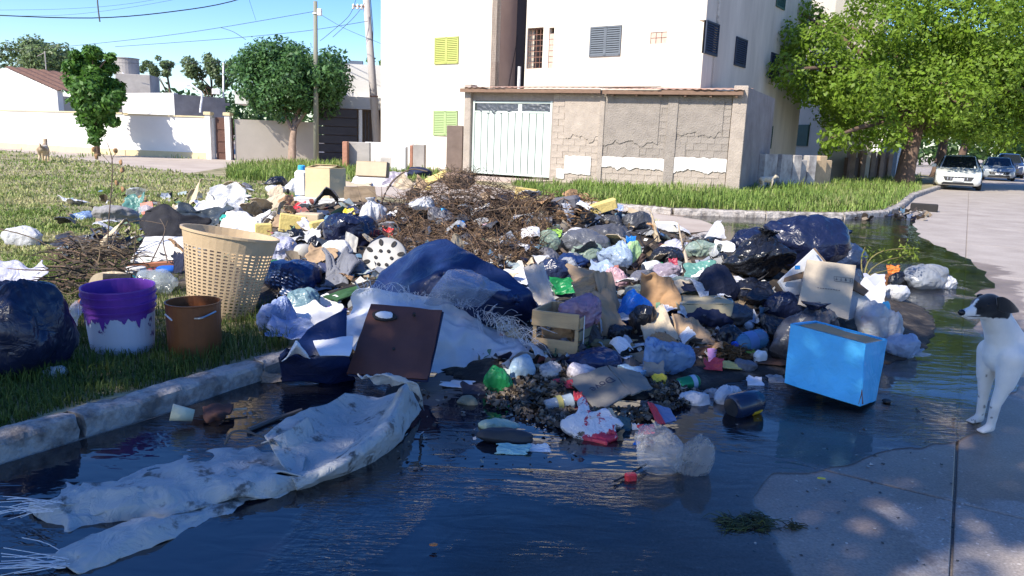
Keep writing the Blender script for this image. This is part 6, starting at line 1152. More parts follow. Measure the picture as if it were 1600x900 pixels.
# open drawer, white panels, curved card
dr = thing('drawer', 'open tan wooden drawer standing on edge at the back of the heap', 'drawer', Q(585, 275, 11.2)); DMx = frame_px([(561, 254, 0), (609, 256, -.1), (609, 278, -.1), (561, 275, 0)], 11.2)
obj('back_panel', xf(box((0, 0, -.12), (.48, .21, .012)), DMx), CARDL, dr)
for c_, s_2 in (((0, .105, -.06), (.48, .014, .12)), ((0, -.105, -.06), (.48, .014, .12)), ((-.235, 0, -.06), (.014, .2, .12)), ((.235, 0, -.06), (.014, .2, .12))): obj('drawer_side', xf(box(c_, s_2), DMx), CARD, dr)
sheet(578, 292, 62, 18, CARDW, 'white flat board lying in front of the open drawer', 'board', 'board', 14, .04, outline=.08); sheet(618, 293, 36, 24, plastic('violet grey film', (.36, .32, .36), .3, alpha=.8), 'violet grey crumpled film right of the white flat board', 'plastic_film', 'film', 45, .2)
card([(538, 292, .1), (585, 291, .1), (590, 316, 0), (538, 318, 0)], paper('shaded brown card', (.20, .15, .10)), 'brown curved card right of the big tan carton', 'cardboard', 'cardboard', 8.8, .02, .03); sheet(556, 292, 46, 8, CARDL, 'pale flap above the brown curved card', 'cardboard', 'cardboard', 15, .04)
card([(612, 290, 0), (628, 268, .1), (648, 290, .1), (630, 298, 0)], CARDL, 'peaked pale cardboard flap at the back of the heap', 'cardboard', 'cardboard', 10.2, .008, .02); card([(648, 296, 0), (652, 272, .1), (668, 288, .1), (662, 298, 0)], CARD, 'brown triangular cardboard right of the peaked flap', 'cardboard', 'cardboard', 10, .008, .02)
bag(655, 278, 36, 18, DNV, 'navy cloth bundle on the back edge of the heap', knot=False, name='bundle', cat='bundle'); card([(663, 282, .1), (696, 266, .1), (701, 274, 0), (668, 290, 0)], YFOAM, 'yellow board lying slanted left of the brown hay roll', 'board', 'board', 10.2, .03); block(660, 298, 26, 8, YFOAM, 'thin yellow slab below the slanted yellow board', 'foam_block', 'foam', 10)
# hay roll
P = Q(716, 297, 9.9); hr = thing('hay_roll', 'rolled bundle of coarse brown fibre at the back of the brush', 'fibre roll', P)
obj('core', xf(bagmesh(.40, .34, .26, 5, False, .8), TR(tuple(P))), M('coarse brown fibre', (.22, .15, .11), .95, .3, 20, .8, 60), hr, smooth=True); mb = MB(); cc = []
for i in range(420):
    th = R.uniform(0, 3.14); x = R.uniform(-.2, .2); r = .14 * (1 - abs(x) * 1.2); a0 = P + np.array([x, math.cos(th) * r * 1.1, .10 + math.sin(th) * r]); a1 = a0 + np.array([R.gauss(0, .06), R.gauss(0, .05), R.gauss(0, .05)]); a2 = a1 + np.array([R.gauss(0, .05), R.gauss(0, .05), R.gauss(-.02, .04)]); VV = tube([a0, a1, a2], .0035, 3); mb.add(VV); cc.append(np.tile(np.array(R.choice(DRY)), (len(VV[0]), 1)))
tag(obj('fibres', mb, HAY, hr, cols=np.concatenate(cc)), kind='stuff')
# ================================================================== brush pile
bp_ = thing('brush_pile', 'big tangle of dry brown branches and dead leaves in the middle of the heap', 'brush pile', hit(720, 400)[0])
def bdep(u, v, d): return min(d, hit(u, v)[1] - .05)
def branch(px, r0_, r1_, d0, parent=bp_, mat=TWIG, name='branch', label=None, cat=None): pts = spline([Q(u, v, bdep(u, v, d0 + o)) for u, v, o in px], 14); return tag(obj(name, tube(pts, list(np.linspace(r0_, r1_, 14)), 6), mat, parent), label, cat)
for px, a_, b_ in (([(595, 318, 0), (612, 285, .1), (640, 265, .1), (668, 268, 0)], .012, .006), ([(640, 375, -.2), (690, 345, -.1), (740, 322, 0), (790, 315, .1)], .022, .012), ([(700, 305, .1), (740, 305, 0), (790, 335, -.2), (835, 360, -.3)], .018, .007), ([(690, 300, 0), (735, 322, -.1), (800, 325, -.2), (850, 375, -.3)], .014, .005), ([(600, 345, 0), (650, 330, -.1), (700, 335, -.2), (745, 330, 0)], .012, .005), ([(610, 385, -.2), (660, 370, -.3), (720, 372, -.3), (780, 380, -.4)], .012, .004), ([(680, 390, -.3), (730, 350, -.3), (770, 345, -.2), (830, 355, -.2)], .014, .005), ([(625, 310, .1), (660, 300, .1), (700, 318, 0), (720, 345, -.1)], .010, .004), ([(760, 300, .2), (800, 318, 0), (842, 322, 0), (862, 350, 0)], .012, .005), ([(720, 330, -.1), (748, 300, .1), (756, 280, .2)], .008, .003), ([(650, 340, -.1), (640, 300, .1), (660, 280, .2)], .008, .003), ([(560, 345, 0), (590, 330, 0), (640, 335, 0)], .008, .004)): branch(px, a_, b_, 7.7)
for i in range(110):
    u, v = R.uniform(590, 840), R.uniform(305, 405); o = R.uniform(-.25, .3); a_ = R.gauss(0, .9); ln = R.uniform(25, 90); px = [(u, v, o), (u + ln * .5 * math.cos(a_), v + ln * .4 * math.sin(a_) + R.gauss(0, 8), o + R.gauss(0, .1)), (u + ln * math.cos(a_), v + ln * .7 * math.sin(a_) + R.gauss(0, 8), o + R.gauss(0, .15))]
    if px[2][1] < 290 or px[2][1] > 425 or px[1][1] > 425: continue
    branch(px, R.uniform(.004, .008), .002, 7.6)
def bzone(u, v): return ((u - 725) / 135) ** 2 + ((v - 350) / 68) ** 2 < 1
def cloud_tangle(name, n, ln, r, cols, d0, spread, zone, box_, parent, hang=.0, mat=HAY):
    mb = MB(); cc = []
    for _ in range(n):
        u, v = R.uniform(*box_[:2]), R.uniform(*box_[2:])
        if not zone(u, v): continue
        P = Q(u, v, min(d0 + R.uniform(-spread, spread), hit(u, v)[1] - R.uniform(.0, .25))); a_ = R.uniform(0, 6.28); dr = np.array([math.cos(a_) * (1 - hang), math.sin(a_) * (1 - hang), R.gauss(0, .45) - hang]) * ln * R.uniform(.4, 1.4); m = P + dr * .5 + np.array([R.gauss(0, .25), R.gauss(0, .2), R.gauss(.05, .2)]) * ln; e = P + dr
        hz = float(Hm(np.array(e[0]), np.array(e[1]))) - .03; e[2] = max(e[2], hz); VV = tube(spline([P, m, e], 5), [r, r, r * .8, r * .6, r * .3], 3); mb.add(VV); cc.append(np.tile(np.array(R.choice(cols)) * R.uniform(.6, 1.3), (len(VV[0]), 1)))
    return tag(obj(name, mb, mat, parent, cols=np.concatenate(cc)), kind='stuff')
cloud_tangle('twigs', 2900, .20, .0032, [(.5, .42, .4), (.35, .3, .3), (.9, .7, .55)], 7.6, .35, bzone, (590, 862, 285, 420), bp_)
cloud_tangle('dead_leaves', 1900, .11, .005, [(1.0, .85, .65), (1.25, 1.0, .7), (.55, .45, .38)], 7.35, .3, lambda u, v: bzone(u, v) and (v > 345 or u > 790), (590, 862, 320, 425), bp_, .5)
# trash glimpsed through the brush
for u, v, w_, h, mt, lb in ((720, 352, 16, 16, BBL, 'bright blue wrapper caught left in the brush pile'), (716, 375, 12, 12, WHB, 'small white wrapper low in the brush pile'), (758, 356, 12, 14, PNK, 'pinkish white lump caught in the brush pile'), (690, 340, 44, 34, LGB, 'grey plastic bag caught inside the brush pile'), (660, 318, 40, 22, WHB, 'white and grey plastic behind the brush twigs'), (692, 330, 12, 10, plastic('sky blue', (.08, .4, .7)), 'sky blue scrap high in the brush pile')):
    dd = min(7.35, hit(u, v)[1] - .12); P = Q(u, v + h * .5, dd); k = dd / F; tag(obj('plastic_scrap', xf(bagmesh(w_ * k, w_ * k, h * k, BS + u, False, 1.5), TR(tuple(P))), mt, smooth=True, loc=P), lb, 'scrap')
sheet(605, 374, 17, 15, REDP, 'shiny red wrapper left of the brush pile', 'wrapper', 'wrapper', 60, .25)
# white knotted bag, navy bag in front
bag(584, 356, 44, 52, WHB, 'white knotted carrier bag on top of the navy bag left of the brush', tilt=-6, folds=1.3, dz=.02); bag(548, 388, 88, 58, plastic('blue black bag', (.010, .014, .04), .25), 'large blue black bag under the white knotted bag', knot=False, tilt=-4, folds=1.3); bag(600, 398, 60, 34, BLK, 'black bag beside the round grey lid with holes', knot=False)
sheet(545, 340, 18, 14, YEL, 'yellow and blue packet above the blue black bag', 'packet', 'packet', 55, .15); card([(541, 362, .05), (560, 372, .05), (556, 396, 0), (536, 392, 0)], M('pale grey board', (.42, .40, .36), .8), 'pale grey board on the blue black bag', 'board', 'board', (548, 398), .02)
bag(526, 402, 50, 32, WCL, 'white pillow in front of the blue black bag', knot=False, name='pillow', cat='pillow', folds=.6); sheet(500, 412, 46, 24, CARD, 'brown cloth flap left of the white pillow', 'cloth', 'cloth', 40, .12)
# grey lid with holes
P, d = place(598, 428); k = d / F; hl_ = thing('perforated_lid', 'round light grey plastic drum lid with holes leaning below the brush', 'lid', P); LM = TR((P[0], P[1] + .12, P[2] + .09), rx=rad(62), rz=rad(-8)); r = 36 * k
m_lg = M('light grey plastic', (.34, .33, .31), .5, .08, 4, .1, 40); obj('dome', xf(lathe([(r, 0), (r * 1.0, .03), (r * .95, .045), (r * .6, .05), (r * .3, .05), (.001, .05)], 36), LM), m_lg, hl_, smooth=True)
for k_ in range(8): a_ = k_ * math.pi / 4 + .3; obj('hole', xf(lathe([(.020, 0), (.021, .007), (.014, .008), (.001, .004)], 14, True, 1.4, .8), LM @ TR((r * .78 * math.cos(a_), r * .74 * math.sin(a_), .049), rz=a_)), m_dark, hl_)
for k_ in range(6): a_ = k_ * math.pi / 3; obj('bolt', xf(lathe([(.014, 0), (.014, .014), (.006, .016)], 10), LM @ TR((r * .36 * math.cos(a_), r * .36 * math.sin(a_), .045))), m_dark, hl_)
# trousers, navy bag, clear and pale blue plastics, boards
sheet(523, 450, 44, 54, GCL, 'grey trousers draped over rubbish above the dark boards', 'trousers', 'trousers', 48, .26, thick=.025, outline=.7, nf=10); bag(462, 456, 92, 52, plastic('glossy navy bag', (.012, .03, .10), .28), 'glossy navy bag right of the laundry basket', knot=False, folds=1.0, depth=.9); bag(430, 418, 44, 16, GRN, 'flat green scrap bag behind the glossy navy bag', knot=False)
bag(475, 500, 88, 54, plastic('teal clear bag', (.22, .36, .42), .25, alpha=.8, trans=.2), 'teal tinted clear bag below the glossy navy bag', knot=False, folds=1.5); bag(436, 524, 62, 66, PBL, 'pale blue plastic crumple between basket and papers', knot=False, folds=1.6, depth=.6); sheet(450, 540, 70, 30, PBL, 'pale blue film strip below the blue crumple', 'plastic_film', 'film', 30, .2)
sheet(458, 463, 34, 18, PAP, 'white torn paper on top of the teal tinted bag', 'paper', 'paper', 50, .06); sheet(490, 522, 78, 46, PAP, 'white crumpled papers left of the purple wrapper', 'paper', 'paper', 38, .10, nf=9); sheet(512, 485, 32, 24, PAP, 'white paper sheet above the purple wrapper', 'paper', 'paper', 50, .08); sheet(523, 512, 28, 30, PUR, 'purple wrapper beside the white papers', 'wrapper', 'wrapper', 55, .08)
d0 = hit(540, 480)[1]; card([(490, 462, 0), (600, 432, .25), (603, 440, .25), (496, 470, 0)], DKW, 'long dark board lying slanted across the heap', 'board', 'board', d0, .015, .004); card([(505, 464, .05), (558, 446, .2), (562, 456, .15), (528, 470, 0)], M('green board', (.04, .10, .035), .5), 'green board under the long dark board', 'board', 'board', d0 - .05, .012)
for k_, (mt, lb) in enumerate(((lab_mat('cyan cover', (.03, .3, .6)), 'thin cyan covered book lying above the dark board'), (lab_mat('yellow cover', (.6, .5, .05)), 'thin yellow covered book lying above the dark board'), (lab_mat('white cover', (.6, .6, .6)), 'thin white covered book lying above the dark board'))): sheet(565 + 5 * k_, 431 - 4 * k_, 58, 6, mt, lb, 'book', 'book', 12, .0, roll=9, thick=.012, bend=.0, outline=.02)
# ================================================================== navy mattress, white sack, brown board
m_nav = M('navy vinyl', (.009, .02, .075), .40, .35, 4, .6, 8, wrinkle=1, bdist=.03)
mt = thing('mattress', 'long navy vinyl mattress slumped across the middle of the heap', 'mattress', hit(700, 500)[0])
G = loft_px([[(560, 480, .26), (600, 432, .40), (650, 408, .50), (706, 388, .62)], [(600, 492, .22), (640, 448, .42), (690, 425, .54), (740, 405, .60)], [(660, 500, .22), (690, 465, .38), (740, 445, .48), (790, 432, .50)], [(740, 506, .2), (760, 480, .32), (800, 468, .40), (826, 460, .40)], [(800, 508, .12), (815, 495, .2), (828, 488, .25), (834, 480, .26)]], 60, 54, amp=.012, freq=3, seed=2, lin=.85, cr=.016, fold=.018, ffreq=3)
obj('cover', shell(G, .05), m_nav, mt, smooth=True)
G = loft_px([[(655, 470, .44), (690, 440, .55), (720, 420, .60)], [(700, 474, .40), (740, 450, .52), (765, 430, .56)], [(750, 480, .36), (780, 462, .44), (800, 450, .48)]], 40, 34, amp=.015, freq=6, seed=5, fold=.02, cr=.012, ragged=.02); obj('clear_film', shell(G, .003), plastic('hazy clear film', (.35, .42, .55), .18, alpha=.35), mt, smooth=True)
G = loft_px([[(438, 560, .22), (450, 548, .27), (480, 520, .30), (540, 500, .34)], [(438, 573, .16), (470, 562, .20), (508, 556, .21), (540, 548, .22)], [(440, 594, .03), (480, 592, .03), (520, 589, .03), (545, 578, .05)]], 40, 44, amp=.008, freq=3, seed=9, lin=.85, cr=.008, fold=.008, ffreq=4)
tag(obj('vinyl_sheet', shell(G, .03), m_nav, smooth=True), 'navy vinyl cushion hanging over the kerb end under the papers', 'cushion')
m_sack = M('white woven polypropylene', (.66, .68, .72), .5, .05, 5, .3, 90, trans=.15)
ws = thing('woven_sack', 'large white woven sack with frayed threads spread behind the brown board', 'sack', hit(680, 575)[0])
G = loft_px([[(545, 520, .20), (556, 480, .32), (570, 450, .44), (600, 448, .46)], [(560, 560, .10), (590, 500, .28), (620, 468, .38), (660, 462, .40)], [(640, 582, .03), (680, 520, .22), (710, 490, .30), (735, 478, .32)], [(700, 580, .02), (740, 535, .15), (770, 512, .22), (790, 500, .22)], [(770, 582, .0), (800, 560, .08), (825, 548, .12), (838, 540, .12)]], 70, 60, amp=.016, freq=4, seed=4, fold=.032, ffreq=4.5, cr=.015, ragged=.02); obj('sack_body', shell(G, .005), m_sack, ws, smooth=True)
mb = MB()
for i in range(230):
    if i < 110: u, v, z = R.uniform(560, 740), 0, 0; v = 452 + (u - 560) * .16 + R.uniform(-6, 10); L_ = R.uniform(.05, .14); dr = np.array([R.gauss(.2, .5), R.gauss(-.2, .3), R.uniform(.0, .7)])
    else: u = R.uniform(735, 838); v = 478 + (u - 735) * .55 + R.uniform(-8, 18); L_ = R.uniform(.08, .26); dr = np.array([R.uniform(.0, 1), R.gauss(-.3, .4), R.gauss(.15, .35)])
    zz_ = .47 - (u - 560) * .00095 if u < 740 else .30 - (u - 740) * .0018; P = at(u, v, max(.05, zz_) + .015); e = P + dr * L_; m = (P + e) / 2 + np.array([R.gauss(0, .02), R.gauss(0, .02), .03]); mb.add(tube(spline([P, m, e + np.array([0, 0, -.03])], 6), .0011, 3))
tag(obj('frayed_threads', mb, PAP, ws), kind='stuff')
m_brd = M('chocolate brown vinyl board', (.075, .028, .020), .55, .25, 2.2, .12, 20, col2=(.13, .05, .035), thr=.55, soft=.2)
brd = thing('board', 'chocolate brown square board with torn white hole leaning on the woven sack', 'board', Q(615, 590, 4.2)); d0 = 4.17
cs = [(580, 476, .22), (691, 486, .22), (668, 594, -.08), (542, 584, -.08)]; BMx = frame_px(cs, d0)
card(cs, m_brd, None, 'panel', None, d0, .02, .012, .012, n=24, parent=brd, smooth=False); obj('edge_trim', tube([Q(u, v, d0 + o - .004) for u, v, o in ((544, 586, -.08), (606, 592, -.08), (668, 596, -.08), (680, 545, .06), (692, 488, .22))], .007, 6), DNV, brd)
pc = Q(600, 495, d0 + .155); n_ = np.array(BMx)[:3, 2]; n_ = n_ if n_[1] < 0 else -n_; x_ = np.array(BMx)[:3, 0]; y_ = np.array(BMx)[:3, 1]
hole = []; 
for i in range(22): a_ = 2 * math.pi * i / 22; rr_ = 1 + .25 * float(noise(np.array([math.cos(a_) * 1.5, math.sin(a_) * 1.5, 3.3]))); hole.append(pc + (x_ * math.cos(a_) * .068 + y_ * math.sin(a_) * .038) * rr_ + n_ * .016)
V = hole + [h - n_ * .012 for h in hole] + [pc + n_ * .012]; obj('torn_hole', (np.array(V), [(i, (i + 1) % 22, 44) for i in range(22)] + [(i, 22 + i, 22 + (i + 1) % 22, (i + 1) % 22) for i in range(22)]), m_dark, brd)
obj('exposed_lining', xf(bagmesh(.10, .055, .02, 3, False, 1.0), Matrix(np.vstack([np.column_stack([x_, y_, n_, pc + n_ * .010 + x_ * .015]), [0, 0, 0, 1]]))), PAP, brd, smooth=True)
for du, dv in ((0, 35), (32, -20)): c_ = Q(615 + du, 530 + dv - 20, d0 + .10 - dv * .002); obj('puncture', xf(lathe([(.009, -.02), (.009, .003), (.001, .004)], 9), Matrix(np.vstack([np.column_stack([x_, y_, n_, c_]), [0, 0, 0, 1]]))), m_dark, brd)
sheet(486, 552, 64, 30, PAP, 'white paper sheets on the navy cushion left of the brown board', 'paper', 'paper', 35, .03, n=14, dz=.05, outline=.05) if False else None
G = loft_px([[(488, 528, .285), (520, 528, .285), (552, 526, .285)], [(492, 540, .27), (520, 543, .27), (550, 545, .27)], [(500, 556, .245), (525, 555, .25), (546, 556, .25)]], 10, 12, amp=.006, freq=6); tag(obj('paper', shell(G, .004), PAP), 'white paper sheets lying on the navy cushion left of the brown board', 'paper')
G = loft_px([[(440, 564, .235), (462, 552, .26), (485, 560, .24)], [(448, 560, .245), (464, 542, .33), (480, 556, .26)], [(455, 548, .27), (463, 532, .36), (470, 546, .28)]], 10, 12, amp=.008, freq=8); tag(obj('paper', shell(G, .004), PAP), 'small torn white paper on the cushion near the kerb', 'paper')
# ================================================================== back right of the brush
card([(750, 304, .1), (760, 300, .1), (780, 325, 0), (769, 330, 0)], M('pale split wood', (.45, .32, .2), .85, .2, 5, .3, 30, stretch=(1, 1, 6)), 'pale wooden board slanting behind the brush pile', 'plank', 'plank', 9.6, .025, .004); card([(756, 296, .1), (768, 293, .1), (766, 305, 0), (760, 306, 0)], M('dark brown leather', (.07, .035, .022), .6, .3, 6, .3, 30), 'dark brown triangular scrap behind the slanting board', 'scrap', 'scrap', 9.7, .008)
block(822, 313, 36, 20, YFOAM, 'yellow foam block with two holes at the back of the heap', 'foam_block', 'foam', 8, 5, .3, holes=3); bag(798, 308, 20, 10, GCL, 'grey stone lump beside the yellow foam block', knot=False, name='stone', cat='stone', folds=.3)
tangle('leaf_pile', 'pile of dry brown leaves around the yellow foam block', 'leaves', 800, 872, 305, 332, 220, .12, .007, HAY, [(1.2, 1.0, .75), (.9, .72, .52), (.5, .4, .3)], lift=.12); tangle('leaf_pile', 'pile of dry orange brown leaves below the slate cushion', 'leaves', 868, 925, 318, 352, 240, .12, .007, HAY, [(1.3, 1.0, .7), (1.0, .75, .5), (.5, .4, .3)], lift=.14)
block(884, 331, 42, 22, GRYF, 'slate grey foam cushion at the back right of the heap', 'cushion', 'cushion', -12, -10, .8, .03, .02)
for (u, v, u1_, v1_, r_, lb) in ((816, 334, 862, 322, .018, 'upper red brown lath behind the clear bottle'), (822, 340, 862, 331, .02, 'lower red brown lath behind the clear bottle')): d0 = hit(u, v)[1]; tag(obj('lath', tube([Q(u, v, d0), Q(u1_, v1_, d0 + .2)], r_, 4), RBW), lb, 'lath')
d0 = hit(860, 395)[1]; branch([(836, 340, .35), (850, 362, .2), (868, 380, .05), (886, 398, 0)], .018, .016, d0, None, TWIG, 'stick', 'long brown stick leaning right of the brush pile', 'stick'); branch([(862, 325, .1), (885, 338, .05), (915, 345, 0)], .012, .008, d0 + 1.4, None, TWIG, 'stick', 'upper brown stick crossing the orange brown leaves', 'stick'); branch([(862, 332, .1), (880, 345, .05), (896, 358, 0)], .012, .010, d0 + 1.2, None, TWIG, 'stick', 'lower brown stick crossing the orange brown leaves', 'stick')
bottle(826, 352, 24, 18, PBOT, 'clear bottle standing right of the brush pile', 80, 60, name='plastic_bottle'); bottle(848, 350, 28, 12, LGB, 'grey tube lying under the red brown laths', 5, 0, kind='cup', name='tube', cat='tube'); bag(856, 388, 34, 34, CLG, 'clear bag with yellow green scraps right of the brush pile', knot=False); sheet(866, 372, 22, 12, LIM, 'lime scrap above the clear bag by the brush', 'plastic_scrap', 'scrap', 50, .15)
block(942, 334, 42, 16, YFOAM, 'long pale yellow foam slab on the back edge of the heap', 'foam_block', 'foam', 10, -18, .4, .015, .03)
bag(996, 358, 52, 32, GRB, 'charcoal bag lying at the back beside the concrete street', knot=False, tilt=0, folds=1.2); bag(958, 352, 34, 20, GRB, 'charcoal bag tail left of the back charcoal bag', knot=False); sheet(1000, 367, 50, 12, GRB, 'flat charcoal plastic below the back charcoal bag', 'plastic_sheet', 'plastic', 20, .1); block(1037, 360, 42, 14, STY, 'white polystyrene slab on the street behind the heap', 'foam_slab', 'foam', 8, 0, .5); sheet(966, 330, 14, 9, PBL, 'small blue scrap beside the yellow foam slab', 'plastic_scrap', 'scrap', 45, .2)
bag(955, 386, 64, 46, plastic('dark grey knotted bag', (.07, .072, .082), .4), 'dark grey gathered bag in the sunlit back right of the heap', tilt=14, folds=1.4); bag(908, 400, 80, 46, plastic('grey smooth bag', (.10, .105, .12), .35), 'large smooth grey bag in front of the brown leaves', knot=False, folds=.8, yaw=20)
bag(918, 410, 46, 34, CLG, 'greenish clear bag in front of the smooth grey bag', knot=False); bag(958, 424, 54, 50, CLB, 'bluish white filled bag in the sunny middle of the heap', knot=False, folds=1.4); bag(986, 412, 40, 40, plastic('lime striped bag', (.42, .62, .30), .3, trans=.2), 'pale green bag with blue print right of the bluish white bag', knot=False); sheet(984, 398, 16, 16, BBL, 'blue printed patch on the pale green bag', 'print_patch', 'patch', 70, .1, dz=.08)
bag(864, 440, 48, 42, plastic('shiny navy bag', (.02, .03, .075), .25), 'shiny round navy bag above the mauve bag', knot=False, folds=1.3); bag(894, 418, 50, 26, plastic('royal navy bag', (.012, .03, .11), .3), 'dark blue bag behind the crumpled brown cardboard', knot=False); bag(938, 420, 42, 20, plastic('ink blue bag', (.012, .02, .06), .35), 'ink blue bag behind the pink and white bag', knot=False); sheet(866, 456, 46, 16, LGB, 'grey translucent film under the shiny round navy bag', 'plastic_film', 'film', 30, .12)
bag(958, 450, 40, 38, PNK, 'pink and white bag above the blue carrier bag', knot=False, folds=1.3); sheet(940, 434, 34, 26, CLB, 'pale blue film left of the pink and white bag', 'plastic_film', 'film', 50, .15); card([(984, 418, 0), (1004, 395, .1), (1010, 402, .1), (994, 422, 0)], M('cracked brown leather', (.06, .035, .025), .6, .3, 8, .4, 40), 'dark leather flap right of the bluish white bag', 'leather_flap', 'leather', (990, 424), .012, .02, .06)
# right of centre: small packets and bags
bottle(1020, 424, 34, 18, STY, 'white bottle with green cap in the middle of the heap', 25, 8, cap=GRN); P, d = place(1026, 432); tag(obj('bottle_cap', xf(lathe([(.03, 0), (.034, .01), (.034, .05), (.026, .06)], 16), TR(tuple(P + UP * .02), rx=rad(60))), lab_mat('cobalt cap', (.01, .08, .5))), 'cobalt blue cap right of the grey sack', 'bottle cap')
bag(1004, 444, 48, 26, LGB, 'grey sack left of the cobalt blue cap', knot=False); bag(1044, 440, 44, 32, plastic('dusty lilac bag', (.40, .33, .38), .3, alpha=.85, trans=.2), 'dusty lilac bag with red stain in the middle of the heap', knot=False); sheet(1050, 432, 14, 16, plastic('dark red stain', (.3, .02, .05), .4), 'dark red scrap on the dusty lilac bag', 'plastic_scrap', 'scrap', 60, .2, dz=.06)
bag(1068, 466, 62, 38, plastic('grey green bag', (.22, .27, .25), .28, alpha=.85, trans=.2), 'grey green translucent bag behind the wrinkled brown paper', knot=False, folds=1.4); sheet(1096, 440, 46, 30, plastic('sea green film', (.10, .24, .2), .3), 'sea green film left of the dark navy sack', 'plastic_film', 'film', 45, .14); bottle(1086, 460, 28, 22, plastic('green bottle', (.10, .22, .10), .12, alpha=.8), 'green bottle end poking from the grey green bag', -60, 10)
d0 = hit(1076, 420)[1]; branch([(1076, 424, 0), (1070, 395, .05), (1064, 372, .08), (1060, 350, .1)], .016, .006, d0, None, M('peeled pale branch', (.45, .36, .26), .85, .2, 5, .3, 30), 'branch', 'pale bare branch standing upright in the heap', 'branch')
pb = [o for o in C.objects if o.name.startswith('branch') and o.get('label', '').startswith('pale bare')][-1]
for i in range(5): branch([(1066, 380 + i * 4, .05), (1075 + 8 * math.cos(i * 2.1), 365 + 3 * i, .1), (1070 + 26 * math.cos(i * 2.1), 372 + 5 * i, .05)], .004, .0015, d0, pb, TWIG, 'twig')
branch([(1006, 384, .6), (1000, 368, .7), (1018, 358, .7), (1028, 368, .6), (1012, 382, .6)], .008, .006, d0 + .6, None, m_wire, 'wire_loop', 'black looped wire on the grass patch behind the heap', 'wire')
P, d = place(1112, 400); tag(obj('cup', xf(lathe([(.045, 0), (.055, .12), (.05, .12), (.04, .01), (.001, .01)], 18), TR(tuple(P + UP * .05), rx=rad(70), rz=.5)), STY), 'white foam cup lying left of the big black bag', 'cup'); sheet(1134, 394, 32, 16, PAP, 'white paper left behind the big black bag', 'paper', 'paper', 40, .08); bag(1128, 408, 20, 18, BLK, 'small black scrap under the white paper', knot=False); bag(1114, 414, 26, 15, M('dark bowl', (.03, .035, .05), .4), 'dark blue bowl left of the big black bag', knot=False, name='bowl', cat='bowl', folds=.1, lump=.1)
# big bags
bag(1246, 432, 124, 90, plastic('deep blue bag', (.010, .015, .045), .3), 'huge deep blue bag at the top right of the heap', knot=False, folds=1.1, depth=.7, tilt=3, dz=.05); bag(1318, 432, 66, 80, plastic('steel navy bag', (.02, .035, .08), .3), 'tall navy bag at the right end of the heap', tilt=-5); bag(1330, 462, 50, 50, plastic('slate bag', (.035, .045, .07), .35), 'slate bag at the right foot of the tall navy bag', knot=False)
bag(1180, 440, 96, 84, plastic('glossy black bag', (.010, .011, .015), .24), 'big glossy black tied bag left of the cardboard panels', tilt=9, depth=.85, folds=1.9, dz=.04); bag(1230, 404, 34, 24, CLR, 'clear bottles bundle between the black and the deep blue bag', knot=False)
bag(1122, 474, 66, 66, M('dark navy sacking', (.012, .015, .035), .75, .3, 8, .6, 60), 'dark navy pointed sack left under the big glossy black bag', knot=False, folds=.7, tilt=-8); bag(1180, 478, 64, 44, BLK, 'crumpled black bag under the big glossy black bag', knot=False, folds=1.5); bag(1214, 494, 64, 46, NVY, 'navy bag between the black bag and the cardboard panels', knot=False, tilt=14)
sheet(1200, 464, 24, 14, CLR, 'clear scrap left of the white cardboard panels', 'plastic_scrap', 'scrap', 60, .2); bag(1100, 512, 92, 44, DNV, 'navy cloth heap under the tan flattened carton', knot=False, name='cloth', cat='cloth', folds=1.2)
# tan flattened carton
d0 = hit(1110, 505)[1]; tc, _, _ = carton([(1060, 476, -.05), (1146, 476, -.1), (1142, 494, -.1), (1062, 490, -.05)], [(1146, 476, -.1), (1120, 455, .3), (1120, 474, .3), (1142, 494, -.1)], d0, paper('olive tan carton', (.38, .32, .20)), 'tan closed carton lying below the grey green bag', False); card([(1062, 475, -.05), (1146, 475.5, -.1), (1120, 454.5, .3), (1060, 462, .25)], paper('olive tan carton', (.38, .32, .20)), None, 'lid', None, d0, .006, .01, .03, parent=tc)
sheet(1085, 478, 40, 12, DNV, 'dark cloth patch on the tan closed carton', 'cloth', 'cloth', 30, .1, dz=.1)
# white cardboard panels and beige board
d0 = hit(1300, 512)[1]; ib = (lambda nm, cs, mt, lb, th=.02, wob=.004, torn=.0, cat='cardboard': card(cs, mt, lb, nm, cat, d0, th, wob, torn))
wp = thing('folded_box', 'large white inside-out carton panels with brown slots behind the beige board', 'box', Q(1290, 490, d0)); EDG = paper('dark cut edge', (.16, .11, .075))
card([(1216, 440, .02), (1272, 388, .22), (1306, 430, .22), (1248, 488, .02)], paper('pale white carton', (.58, .58, .58)), None, 'panel', None, d0, .022, .004, 0, parent=wp); card([(1330, 440, .10), (1372, 484, .02), (1322, 502, -.02), (1300, 470, .06)], paper('pale grey carton', (.40, .42, .42)), None, 'panel', None, d0, .022, .004, 0, parent=wp)
card([(1226, 434, -.005), (1256, 424, .015), (1254, 435, .0), (1224, 441, -.015)], EDG, None, 'slot', None, d0, .01, 0, 0, parent=wp); card([(1334, 437, .05), (1357, 455, .03), (1350, 462, .02), (1331, 452, .04)], EDG, None, 'slot', None, d0, .02, 0, 0, parent=wp); card([(1242, 415, -.02), (1250, 415, -.02), (1250, 421, -.03), (1242, 421, -.03)], lab_mat('blue tag', (.02, .2, .5)), None, 'blue_tag', None, d0, .006, 0, 0, parent=wp)
for a_, b_ in (((1372, 484), (1336, 447)), ((1306, 430), (1272, 388))): obj('cut_edge', tube([Q(*a_, d0 + .05), Q(*b_, d0 + .14)], .008, 4), EDG, wp)
bcs = [(1261, 406, .02), (1337, 415, .0), (1325, 500, -.14), (1247, 476, -.14)]; bb = card(bcs, CARDB, 'beige cardboard panel with small print and handling symbols standing behind the knotted black bag', 'cardboard', 'cardboard', d0, .012, .006, .0, n=14); FM = frame_px(bcs, d0)
